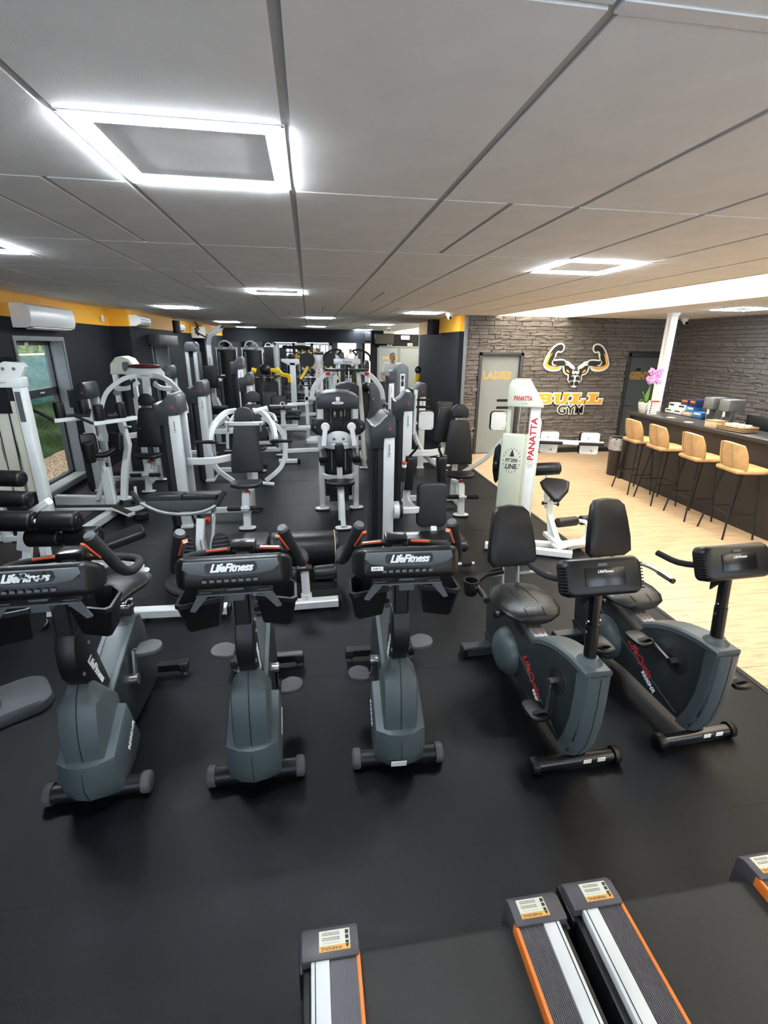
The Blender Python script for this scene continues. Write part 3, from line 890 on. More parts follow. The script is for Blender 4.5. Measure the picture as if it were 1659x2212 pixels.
# ================================================================ treadmills
def treadmill(label, x, w, y):
    t = thing('treadmill', label, 'treadmill', (x, y, 0), 0, 'treadmills')
    rl = .19
    L = 1.95
    B().box((0, -L / 2 - .02, .085), (w - .30, L - .10, .085), bev=.01).out('deck', 'black_plastic', t)
    pts = [(-w / 2 + rl - .02, -.055, .165), (-w / 2 + rl - .02, -.055, .09)]
    b = B()
    prof = [(-L + .25, .152), (-.085, .152), (-.062, .142), (-.050, .12), (-.055, .095), (-.08, .08), (-L + .25, .08)]
    b.prism(prof, 'yz', -w / 2 + rl - .005, w / 2 - rl + .005)
    b.out('belt', 'belt', t, 50)
    for s in (-1, 1):
        xo = s * w / 2
        def X(d): return xo - s * d
        side = B().bx((X(0), -L, .03), (X(.035), -.05, .17), bev=.012).out('side_skirt', 'black_plastic', t)
        b = B().bx((X(.028), -L, .16), (X(.088), -.088, .198), bev=.004)
        b.out('white_strip', 'tread_white', t)
        B().bx((X(.040), -L, .1965), (X(.043), -.09, .1992)).out('groove', 'black_matte', t, 0)
        rb = B().bx((X(.088), -L, .12), (X(rl - .012), -.088, .190)).out('foot_rail', 'tread_grey', t, 0)
        b = B()
        for k in range(15):
            xx = X(.094 + .0058 * k)
            b.bx((xx - .0016, -L, .189), (xx + .0016, -.09, .1945))
        b.out('grip_ridges', 'tread_rib', rb, 0)
        B().bx((X(rl - .013), -L, .12), (X(rl - .001), -.088, .197), bev=.002).out('orange_strip', 'orange', t)
        # rear end cap with warning sticker
        cap = [(-.105, .06), (-.105, .203), (-.09, .208), (-.025, .203), (-.004, .185), (.0, .14), (.0, .05), (-.02, .03), (-.09, .03)]
        b = B()
        x0, x1 = X(-.004), X(rl - .002)
        b.prism(cap, 'yz', min(x0, x1), max(x0, x1), bev=.008)
        co = b.out('end_cap', 'tread_grey', t, 40)
        B().bx((X(-.012), -.12, .03), (X(.006), .004, .17), bev=.006).out('corner_guard', 'black_plastic', co)
        xc = X(rl / 2 + .012)
        B().box((xc, -.057, .2055), (.104, .064, .003), (R(-4), 0, 0), bev=.0012, seg=1).out('sticker', 'sticker', co, 0)
        st = B().box((xc, -.0805, .2078), (.104, .017, .0022), (R(-4), 0, 0)).out('sticker_band', 'print_amber', co, 0)
        text('WARNING', .0145, 'print_black', co, (xc - .010, -.0805, .2092), (0, .05, 1), (0, -1, 0), ext=.0003)
        B().prism([(xc + .048, -.074), (xc + .036, -.074), (xc + .042, -.086)], 'xy', .2085, .2093).out('warning_mark', 'print_black', co, 0)
        for k in range(3):
            yy = -.068 + .0155 * k
            B().box((xc + .042, yy, .2072), (.011, .011, .0012), (R(-4), 0, 0)).out('pictogram', 'print_black', co, 0)
            for q in range(2):
                text('Stop tread-belt before step off' if q else 'Read manual; keep hands away', .0047, 'print_black', co, (xc - .012, yy - .003 + .0055 * q, .2074), (0, .05, 1), (0, -1, 0), ext=.0002)
    # front hood, uprights and console, behind the photographer
    B().prism([(-L - .1, .05), (-L + .35, .05), (-L + .35, .17), (-L + .1, .26), (-L - .05, .22)], 'yz', -w / 2, w / 2, bev=.01).out('motor_hood', 'tread_grey', t)
    for s in (-1, 1):
        B().bar([(s * (w / 2 - .04), -L + .05, .1), (s * (w / 2 - .06), -L - .12, 1.25)], .06, .09).out('upright', 'tread_grey', t)
    B().box((0, -L - .12, 1.28), (w - .1, .12, .30), (R(25), 0, 0), bev=.02).out('console', 'black_plastic', t)
treadmill('treadmill with orange edged rails, wholly in the photo bottom', .367, .92, 1.13)
treadmill('treadmill with orange edged rails, cut off at the bottom corner', 1.34, .94, 1.15)
# ================================================================ strength machines: shared pieces
_plate_me = {}
def stack(t, x, y, z0, n, w=.11, d=.20, up=True):
    key = (w, d)
    for k in range(n):
        if key not in _plate_me:
            o = B().box((0, 0, 0), (w, d, .021), bev=.003, seg=1).out('weight_plate', 'weight_black', None, 0)
            _plate_me[key] = o.data
            bpy.data.objects.remove(o)
        link('weight_plate', _plate_me[key], t, (x, y, z0 + .0125 + .0245 * k))

def foot(t, x, y, w=.20, d=.11, m='silver'):
    B().prism([(x + p[0], y + p[1]) for p in rrect(w, d, d * .45, 5)], 'xy', .014, .026, bev=.004).out('foot_plate', m, t)
    B().prism([(x + p[0], y + p[1]) for p in rrect(w * 1.03, d * 1.06, d * .46, 5)], 'xy', 0, .014).out('rubber_foot', 'black_matte', t)

def pad(t, outline, th, mtx, m='pad_grey', name='pad', bev=.018):
    return B().prism(outline, 'xz', -th / 2, th / 2, bev=min(bev, th * .42), seg=3, mtx=mtx).out(name, m, t, 50)

def RX(x, y, z, rx=0, rz=0, ry=0):
    return M4.Translation((x, y, z)) @ M4.Rotation(R(rz), 4, 'Z') @ M4.Rotation(R(rx), 4, 'X') @ M4.Rotation(R(ry), 4, 'Y')

def roller(t, a, b, r=.065, m='leather', name='roller_pad', cap=True):
    o = B().roll(a, b, r, .02).out(name, m, t, 50)
    if cap:
        a, b = V(a), V(b)
        d = (b - a).normalized()
        for p, s in ((a, -1), (b, 1)):
            B().lathe([(r * .62, -.002), (r * .60, .008), (r * .2, .009), (r * .18, .014), (.002, .015)], p, d * s, 16).out('end_disc', 'black_plastic', o)
    return o

def tower(t, x, y, h=1.57, depth=.40, side=-1, post='silver', shield='shield_navy', badge=True, n=13, wide=1.0):
    """weight tower: silver posts front and back, dark shield on the outer side, moulded hood"""
    s = side
    for y0 in (y, y + depth - .07):
        B().bx((x - .058, y0, 0.0), (x + .058, y0 + .075, h - .20), bev=.008).out('post', post, t)
    B().bx((x - .07, y - .02, 0), (x + .07, y + depth + .02, .035), bev=.006).out('base', post, t)
    k = s * wide
    out = [(x + s * .050, y + .004), (x + k * .11, y - .006), (x + k * .165, y + .03), (x + k * .18, y + .10), (x + k * .18, y + depth - .10), (x + k * .165, y + depth - .03), (x + k * .11, y + depth), (x + s * .050, y + depth)]
    B().prism(out, 'xy', .03, h - .28).out('shield', shield, t, 25)
    hd = [(x + k * .188, h - .34), (x + k * .188, h - .10), (x + k * .15, h - .115), (x + k * .10, h - .085), (x + k * .055, h - .03), (x + k * .02, h - .003), (x - s * .030, h), (x - s * .060, h - .045), (x - s * .066, h - .20), (x - s * .064, h - .225), (x + s * .05, h - .235), (x + s * .058, h - .34)]
    ho = B().prism(hd, 'xz', y - .018, y + depth + .018, bev=.008).out('hood', 'hood_grey', t, 30)
    B().box((x - s * .005, y - .0185, h - .14), (.022, .004, .028)).out('emblem', 'print_red', ho, 0)
    stack(t, x + s * .0, y + depth / 2, .05, n)
    for q in (-.04, .04):
        B().cyl((x, y + depth / 2 + q, .04), (x, y + depth / 2 + q, h - .24), .008, 8).out('guide_rod', 'chrome', t)
    B().cyl((x - s * .02, y + depth / 2, .05 + .0245 * n), (x - s * .02, y + depth / 2, h - .22), .004, 6).out('cable', 'black_matte', t)
    if badge:
        B().prism(rrect(.034, .17, .015, 4, x, h - .36), 'xz', y - .004, y + .004).out('badge', 'print_white', t, 0)
        text('[1]pression', .030, 'print_black', t, (x, y - .0055, h - .36), (0, -1, 0), (-1, 0, 0), ext=.0005, off=.0004)

def press(label, x, y, rz=0, arms='press', metal='silver', pm='pad_grey', tw=True, hood_h=1.57, mirrored=False, group=None, simple=False):
    """seated machine with its weight tower beside it"""
    t = thing('press_machine', label, 'gym machine', (x, y, 0), rz, group)
    if tw: tower(t, -.72, -.18, hood_h, post=metal)
    foot(t, 0, -.30, .20, .12, metal)
    B().bar([(0, -.30, .02), (0, -.235, .26), (0, -.20, .40)], .085, .07, up=(0, 1, 0)).out('front_leg', metal, t)
    B().bar([(0, -.21, .13), (-.02, .10, .12), (-.66, .10, .12)], .06, .07).out('base_beam', metal, t)
    B().bar([(0, -.20, .39), (0, .02, .36), (0, .30, .30), (0, .36, .03)], .07, .06, up=(0, 0, 1)).out('frame_rail', metal, t)
    foot(t, 0, .38, .24, .10, metal)
    B().cyl((0, -.12, .30), (0, -.12, .50), .022, 12).out('seat_post', 'chrome', t)
    B().box((.02, -.17, .42), (.045, .05, .05), bev=.01).out('adjuster', 'red', t)
    B().prism([(-.15, .26), (-.06, .40), (.04, .40), (.12, .30), (.08, .20), (-.02, .18)], 'yz', -.055, -.04, mtx=M4.Translation((0, -.1, 0))).out('lever_plate', metal, t)
    B().prism([(-.15, .26), (-.06, .40), (.04, .40), (.12, .30), (.08, .20), (-.02, .18)], 'yz', .04, .055, mtx=M4.Translation((0, -.05, 0))).out('lever_plate', metal, t)
    # foot pegs
    B().cyl((-.20, -.345, .275), (.20, -.345, .275), .017, 10).box((0, -.32, .27), (.05, .07, .05)).out('peg_bar', metal, t)
    for s in (-1, 1):
        b = B()
        prof = [(.020, 0)]
        for k in range(7):
            prof += [(.030, .004 + .022 * k), (.030, .016 + .022 * k), (.024, .020 + .022 * k)]
        b.lathe(prof + [(.01, .16)], (s * .05, -.345, .275), (s, 0, 0), 14)
        b.out('foot_peg', 'foam', t, 30)
    # pads
    so = [(-.19, .02), (-.17, -.10), (-.08, -.16), (.08, -.16), (.17, -.10), (.19, .02), (.17, .12), (-.17, .12)]
    B().prism([(p[0], p[1] - .10) for p in so], 'xy', .485, .535, bev=.018, seg=3).out('seat', pm, t, 50)
    bo = [(-.185, .0), (-.19, .06), (-.17, .30), (-.125, .56), (-.105, .585), (.105, .585), (.125, .56), (.17, .30), (.19, .06), (.185, .0)]
    mt = RX(0, .10, .60, -6)
    pad(t, bo, .07, mt, pm, 'back_pad')
    B().prism([(p[0] * .9, p[1] * .95 + .01) for p in bo], 'xz', .036, .05, mtx=mt).out('back_plate', 'black_plastic', t)
    hp = [(-.105, .0), (-.115, .06), (-.10, .125), (-.055, .165), (0, .175), (.055, .165), (.10, .125), (.115, .06), (.105, .0)]
    pad(t, hp, .075, RX(0, .165, 1.215, -4), pm, 'head_pad')
    B().bar([(0, .36, .05), (0, .28, .70), (0, .24, 1.30)], .07, .06, up=(0, 1, 0)).out('column', metal, t)
    B().bar([(-.66, -.02, .78), (-.40, -.02, .78), (-.20, .14, .78), (0, .26, .78)], .055, .08, sm=4).out('bridge', metal, t)
    if arms == 'press':
        B().bar([(-.22, .20, 1.195), (-.16, .13, 1.195), (.16, .13, 1.195), (.22, .20, 1.195)], .045, .045, sm=3).out('head_bar', metal, t)
        for s in (-1, 1):
            B().bar([(s * .10, .28, 1.33), (s * .22, .22, 1.31), (s * .33, .06, 1.20), (s * .37, -.06, 1.08), (s * .37, -.08, 1.02)], .05, .06, sm=5).out('press_arm', metal, t)
            B().tube([(s * .33, -.12, 1.03), (s * .40, -.12, 1.03), (s * .52, -.10, 1.02), (s * .55, -.05, 1.01), (s * .50, -.01, 1.0), (s * .30, -.02, 1.0)], .016, 10, sm=4).out('handle', 'foam', t, 60)
            B().bar([(s * .20, .28, 1.25), (s * .40, .30, 1.10), (s * .47, .30, .88), (s * .40, .28, .62), (s * .20, .24, .45)], .045, .055, sm=5).out('swing_arm', metal, t)
            B().cyl((s * .19, .12, 1.10), (s * .19, .12, 1.20), .012, 10).out('adjuster_pin', 'chrome', t)
        B().cyl((.12, .24, 1.32), (.28, .24, 1.36), .035, 12).out('counterweight', metal, t)
        B().cyl((.16, .24, .42), (.30, .24, .40), .025, 12).out('pivot', metal, t)
    elif arms == 'arch':
        B().prism([(-.27, 1.60), (-.27, 1.68), (-.22, 1.74), (.22, 1.74), (.27, 1.68), (.27, 1.60)], 'xz', .27, .33, bev=.006).out('top_plate', metal, t)
        B().ell((0, .30, 1.77), (.24, .05, .035)).out('top_pad', 'dark_red', t)
        text('Panatta', .04, 'print_red', t, (0, .268, 1.64), (0, -1, 0), (0, 0, 1), ext=.0008)
        B().bar([(0, .24, 1.28), (0, .30, 1.64)], .10, .06, up=(0, 1, 0)).out('upper_column', metal, t)
        for s in (-1, 1):
            B().bar([(s * .12, .28, 1.65), (s * .32, .22, 1.58), (s * .50, .10, 1.42), (s * .58, .02, 1.22), (s * .585, 0, 1.12)], .05, .065, sm=5).out('arch_arm', metal, t)
            B().bar([(s * .10, .26, 1.55), (s * .22, .20, 1.47), (s * .40, .18, 1.45)], .05, .06, sm=3).out('arm_link', metal, t)
            B().tube([(s * .14, .24, 1.58), (s * .14, .10, 1.56), (s * .14, .06, 1.46), (s * .14, .06, 1.34)], .015, 10, sm=3).out('handle', 'foam', t, 60)
            B().cyl((s * .40, .15, 1.40), (s * .40, .21, 1.40), .04, 14).out('pulley', 'silver_dark', t)
    elif arms == 'pec':
        for s in (-1, 1):
            B().cyl((s * .62, .02, 1.02), (s * .61, .0, 1.58), .024, 14).out('arm_post', metal, t)
            pad(t, rrect(.21, .25, .045, 4), .05, RX(s * .47, .02, 1.20, 0), 'leather', 'arm_pad')
            B().prism(rrect(.19, .23, .035, 4), 'xz', -.010, .0, mtx=RX(s * .47, -.018, 1.20)).out('pad_plate', 'white_metal', t)
            B().bar([(s * .60, .02, 1.16), (s * .47, .05, 1.16)], .03, .03).out('pad_bracket', metal, t)
            for qx in (-.07, .07):
                for qz in (-.09, .09):
                    B().cyl((s * .47 + qx, -.031, 1.20 + qz), (s * .47 + qx, -.027, 1.20 + qz), .006, 8).out('bolt', 'silver_dark', t, 0)
            B().bar([(s * .62, .02, 1.06), (s * .56, .10, .90), (s * .40, .20, .66), (s * .12, .26, .45)], .05, .05, sm=5).out('swing_arm', metal, t)
            for zz in (1.46, 1.37):
                B().cyl((s * .61, .0, zz), (s * .43, -.02, zz), .016, 10).out('handle', 'foam', t)
        pad(t, [(p[0] * .8, p[1] * .8) for p in bo], .06, RX(-.13, .42, .84, -4), pm, 'rear_pad')
    elif arms == 'low':
        for s in (-1, 1):
            B().bar([(s * .10, .28, 1.05), (s * .30, .20, 1.00), (s * .36, .0, .90)], .045, .05, sm=4).out('press_arm', metal, t)
            B().tube([(s * .36, .0, .92), (s * .37, -.10, .90), (s * .36, -.22, .90)], .016, 10).out('handle', 'foam', t)
    return t

PR = 'seated strength machines'
press('white shoulder press with grey pads and black loop handles, in the middle aisle', -.80, 5.88, 0, 'press', group=PR)
press('white overhead machine with arched arms and maroon top pad', -2.42, 7.60, 0, 'arch', pm='leather', group=PR)
press('grey padded seated press just behind the white shoulder press', -.92, 8.0, 0, 'low', group=PR)
press('pec machine with white backed square arm pads near the wood floor', 1.93, 6.05, R(-6), 'pec', metal='white_metal', pm='leather', group=PR)

# ---------------------------------------------------------------- lateral raise machine, front on
def lateral():
    t = thing('lateral_raise_machine', 'lateral raise machine with two black discs and wide grey hood', 'gym machine', (.34, 6.25, 0))
    for s in (-1, 1):
        B().bar([(s * .225, .0, .03), (s * .225, .0, 1.40)], .075, .08, up=(0, 1, 0)).out('post', 'silver', t)
        B().bar([(s * .225, .45, .03), (s * .225, .45, 1.40)], .06, .06, up=(0, 1, 0)).out('post', 'silver', t)
        foot(t, s * .23, -.03, .19, .12)
        B().bar([(s * .225, .02, .48), (s * .16, -.10, .47), (0, -.16, .47)], .045, .06, sm=3).out('seat_brace', 'silver', t)
        d = B().lathe([(.02, 0), (.095, .002), (.10, .012), (.095, .024), (.02, .025)], (s * .185, -.10, 1.12), (0, -1, 0), 26).out('cam_disc_hub', 'black_plastic', t)
        o = [(.0 + .145 * math.cos(a), .105 * math.sin(a)) for a in [2 * PI * i / 26 for i in range(26)]]
        B().prism(o, 'xz', -.105, -.085, mtx=M4.Translation((s * .205, 0, 1.115)) @ M4.Rotation(R(-8 * s), 4, 'Y'), bev=.004).out('cam_disc', 'black_plastic', t)
        B().lathe([(.055, 0), (.055, .02), (.048, .026), (.012, .027), (.010, .034), (.002, .035)], (s * .165, -.125, 1.125), (0, -1, 0), 20).out('hub', 'white_gloss', t)
        B().cyl((s * .165, -.158, 1.125), (s * .165, -.163, 1.125), .010, 10).out('hub_bolt', 'red', t)
        B().cyl((s * .29, -.105, 1.12), (s * .29, -.112, 1.12), .012, 10).out('bolt', 'chrome', t)
        B().bar([(s * .165, -.15, 1.125), (s * .195, -.20, .90)], .035, .06, up=(1, 0, 0)).out('lever_arm', 'silver', t)
        roller(t, (s * .205, -.12, .80), (s * .205, -.34, .74), .06, name='arm_roller')
        B().tube([(s * .10, -.05, .86), (s * .14, -.18, .78), (s * .18, -.34, .70), (s * .25, -.36, .70)], .014, 8, sm=3).out('handle', 'foam', t)
    hd = [(-.265, 0), (.265, 0), (.265, .145), (.22, .165), (.12, .195), (0, .205), (-.12, .195), (-.22, .165), (-.265, .145)]
    ho = B().prism(hd, 'xz', -.07, .50, bev=.015, mtx=M4.Translation((0, 0, 1.34))).out('hood', 'hood_grey', t, 30)
    B().prism(rrect(.05, .05, .01, 3, 0, 1.465), 'xz', -.074, -.068).out('emblem', 'print_white', ho, 0)
    B().prism([(.075 * math.cos(a), 1.415 + .018 * math.sin(a)) for a in [2 * PI * i / 20 for i in range(20)]], 'xz', -.074, -.068).out('badge', 'print_white', ho, 0)
    text('Panatta', .026, 'print_red', ho, (0, -.0755, 1.415), (0, -1, 0), (0, 0, 1), ext=.0005, off=.0006)
    B().bx((-.18, .06, .10), (.18, .09, 1.36)).out('back_panel', 'shield_navy', t)
    for s in (-1, 1):
        B().lathe([(.01, -.012), (.045, -.012), (.040, 0), (.045, .012), (.01, .012)], (s * .04, -.01, 1.27), (1, 0, 0), 18).out('pulley', 'silver_dark', t)
    stack(t, 0, .03, .10, 17, .26, .10)
    for s in (-1, 1):
        B().cyl((s * .09, .03, .1), (s * .09, .03, 1.35), .008, 8).out('guide_rod', 'chrome', t)
    fan = [(-.20, .92)] + [(.20 * math.cos(a), .92 + .15 * math.sin(a)) for a in [PI - PI * i / 14 for i in range(15)]] + [(.20, .92)]
    B().prism(fan[1:-1], 'xz', -.12, -.10, bev=.003).out('pivot_plate', 'silver', t)
    for s in (-1, 1):
        B().cyl((s * .06, -.119, .97), (s * .06, -.127, .97), .018, 12).out('bolt', 'chrome', t)
    B().bar([(-.225, 0, .89), (-.10, -.12, .88), (.10, -.12, .88), (.225, 0, .89)], .05, .07, sm=3).out('cross_bar', 'silver', t)
    pad(t, rrect(.115, .30, .03, 4), .07, RX(0, -.22, .78, 3), 'leather', 'chest_pad')
    B().bar([(0, -.18, .88), (0, -.20, .45), (0, -.30, .38)], .07, .05, up=(0, 1, 0)).out('pad_column', 'silver', t)
    B().prism([(p[0] * 1.0, p[1] - .36) for p in rrect(.36, .24, .11, 6)], 'xy', .435, .485, bev=.018, seg=3).out('seat', 'leather', t, 50)
    B().cyl((0, -.36, .30), (0, -.36, .44), .022, 12).out('seat_post', 'chrome', t)
    B().bar([(0, -.55, .02), (0, -.42, .30), (0, -.32, .38)], .085, .07, up=(0, 1, 0)).bar([(0, -.80, .02), (0, -.50, .34)], .06, .07, up=(0, 1, 0)).out('front_leg', 'silver', t)
    foot(t, 0, -.80, .20, .12)
    B().bar([(-.225, .03, .14), (.225, .03, .14)], .05, .05).out('lower_bar', 'silver', t)
    for s in (-1, 1):
        B().cyl((s * .10, .0, .165), (s * .10, .0, .20), .012, 8).out('bumper', 'black_matte', t)
lateral()

# ---------------------------------------------------------------- arched pulldown behind it
def pulldown():
    t = thing('arched_pulldown_machine', 'machine with two curved grey arms and a printed top bar, behind the lateral raise', 'gym machine', (.62, 8.3, 0))
    for s in (-1, 1):
        B().bar([(s * .30, .15, .03), (s * .26, .10, .9), (s * .19, .05, 1.68)], .07, .08, up=(0, 1, 0)).out('post', 'silver', t)
        foot(t, s * .30, .15, .18, .12)
        B().bar([(s * .22, 0, 1.70), (s * .40, -.04, 1.62), (s * .56, -.06, 1.42), (s * .60, -.06, 1.24)], .06, .075, sm=6).out('curved_arm', 'silver', t)
        B().cyl((s * .60, -.06, 1.25), (s * .605, -.06, 1.18), .04, 14).tube([(s * .60, -.06, 1.18), (s * .68, -.06, 1.16)], .016, 8).out('arm_end', 'silver_dark', t)
        B().cyl((s * .30, -.05, 1.66), (s * .34, -.09, 1.66), .025, 10).out('arm_joint', 'red', t)
        hd = [(s * (.02 + p[0]), p[1]) for p in [(0, -.10), (.20, -.12), (.33, -.06), (.35, .04), (.25, .12), (0, .10)]]
        B().prism(hd, 'xy', 1.70, 1.735, bev=.008).out('top_shield', 'black_plastic', t)
        B().bar([(s * .16, .05, 1.72), (s * .16, .05, 1.96)], .05, .06, up=(0, 1, 0)).out('top_post', 'silver', t)
        B().tube([(s * .16, .02, 1.95), (s * .10, -.02, 2.02), (s * .22, -.04, 2.03), (s * .36, -.06, 1.96), (s * .38, -.06, 1.86)], .016, 8, sm=4).out('handle', 'foam', t)
    B().box((0, -.02, 1.85), (.44, .06, .085), bev=.01).out('top_bar', 'silver', t)
    text('Panatta', .05, 'print_black', t, (0, -.052, 1.85), (0, -1, 0), (0, 0, 1), ext=.0008)
    hd = [(-.19, 1.22), (.19, 1.22), (.19, 1.46), (.12, 1.50), (0, 1.515), (-.12, 1.50), (-.19, 1.46)]
    ho = B().prism(hd, 'xz', -.06, .30, bev=.012).out('hood', 'shield_navy', t, 30)
    B().prism(rrect(.05, .05, .01, 3, 0, 1.40), 'xz', -.064, -.058).out('emblem', 'shield_grey', ho, 0)
    B().prism([(.07 * math.cos(a), 1.335 + .018 * math.sin(a)) for a in [2 * PI * i / 20 for i in range(20)]], 'xz', -.064, -.058).out('badge', 'print_red', ho, 0)
    B().bx((-.17, .10, .10), (.17, .14, 1.24)).out('back_panel', 'shield_navy', t)
    stack(t, 0, .04, .08, 15, .24, .10)
    B().prism([(p[0], p[1] - .35) for p in rrect(.36, .36, .08, 5)], 'xy', .46, .52, bev=.02, seg=3).out('seat', 'leather', t)
    B().bar([(0, -.35, .03), (0, -.35, .46)], .08, .07, up=(0, 1, 0)).bar([(0, .1, .10), (0, -.45, .06)], .06, .06).out('seat_column', 'silver', t)
    foot(t, 0, -.40, .22, .12)
pulldown()

# ---------------------------------------------------------------- hip / thigh machine with the tall dark tower
def thigh():
    t = thing('inner_thigh_machine', 'inner thigh machine with tall navy tower and square grey seat', 'gym machine', (.77, 4.75, 0))
    tower(t, 0, 0.0, 1.46, .46)
    B().bar([(.06, .10, .42), (.30, .10, .42), (.40, .14, .42)], .06, .07).bar([(.06, .04, .14), (.62, .02, .14)], .06, .08).out('base_beam', 'silver', t)
    B().lathe([(.085, 0), (.095, .01), (.095, .06), (.08, .075), (.03, .08)], (.06, .06, .44), (1, 0, 0), 24).out('cam_housing', 'silver', t)
    B().lathe([(.10, 0), (.10, .03)], (.125, .06, .44), (1, 0, 0), 24).out('cam_ring', 'black_plastic', t)
    B().cyl((.14, -.02, .60), (.15, -.04, .90), .012, 10).cyl((.142, -.025, .68), (.148, -.035, .80), .018, 10).out('lever', 'chrome', t)
    B().cyl((.147, -.034, .78), (.152, -.042, .93), .022, 12).out('lever_grip', 'foam', t)
    B().lathe([(.02, 0), (.024, .01), (.024, .03), (.022, .032)], (.152, -.042, .93), (0, 0, 1), 12).out('lever_collar', 'white_gloss', t)
    B().ell((.154, -.045, .975), (.026, .026, .020)).out('lever_knob', 'red', t)
    for s, xx in ((-1, .26), (1, .62)):
        mt = RX(xx, .22, .80, 6, 0, -s * 4)
        o = [(-.05, -.19), (.055, -.19), (.05, -.05), (.05, .08), (.06, .19), (-.055, .19), (-.06, .05), (-.055, -.06)]
        pad(t, o, .10, mt, 'leather', 'thigh_pad', .03)
        B().bar([(xx, .27, .66), (xx + s * .01, .24, .50), (xx - s * .06, .16, .42)], .05, .05, sm=4).out('pad_arm', 'silver', t)
        B().tube([(xx, .24, .98), (xx - .05 * s, .18, 1.06), (xx - .06 * s, .12, 1.12)], .013, 8).out('handle', 'foam', t)
    mt = RX(.50, .13, .46, -5, -3)
    pad(t, rrect(.33, .50, .07, 5), .09, mt, 'pad_grey', 'back_pad', .03)
    B().prism([(p[0] + .56, p[1] - .13) for p in rrect(.46, .30, .05, 4)], 'xy', .15, .205, bev=.02, seg=3).out('seat', 'leather', t, 50)
    B().bar([(.52, -.10, .02), (.52, -.06, .15)], .10, .08, up=(0, 1, 0)).bar([(.52, .02, .10), (.52, .20, .40)], .07, .06, up=(0, 1, 0)).out('seat_frame', 'silver', t)
    foot(t, .52, -.12, .2, .12)
    B().bar([(.56, -.14, .10), (.60, -.32, .16), (.60, -.50, .09)], .05, .05, sm=3).out('front_arm', 'silver', t)
    roller(t, (.57, -.42, .20), (.74, -.44, .20), .06)
    for a, b in (((.46, -.55, .06), (.56, -.55, .06)), ((.66, -.55, .06), (.77, -.55, .06))):
        bb = B()
        prof = [(.018, 0)]
        for k in range(5): prof += [(.030, .004 + .02 * k), (.030, .014 + .02 * k), (.024, .018 + .02 * k)]
        bb.lathe(prof + [(.01, .11)], a, (1, 0, 0), 14)
        bb.out('foot_peg', 'foam', t, 30)
    B().cyl((.44, -.55, .06), (.79, -.55, .06), .014, 8).out('peg_bar', 'silver', t)
thigh()

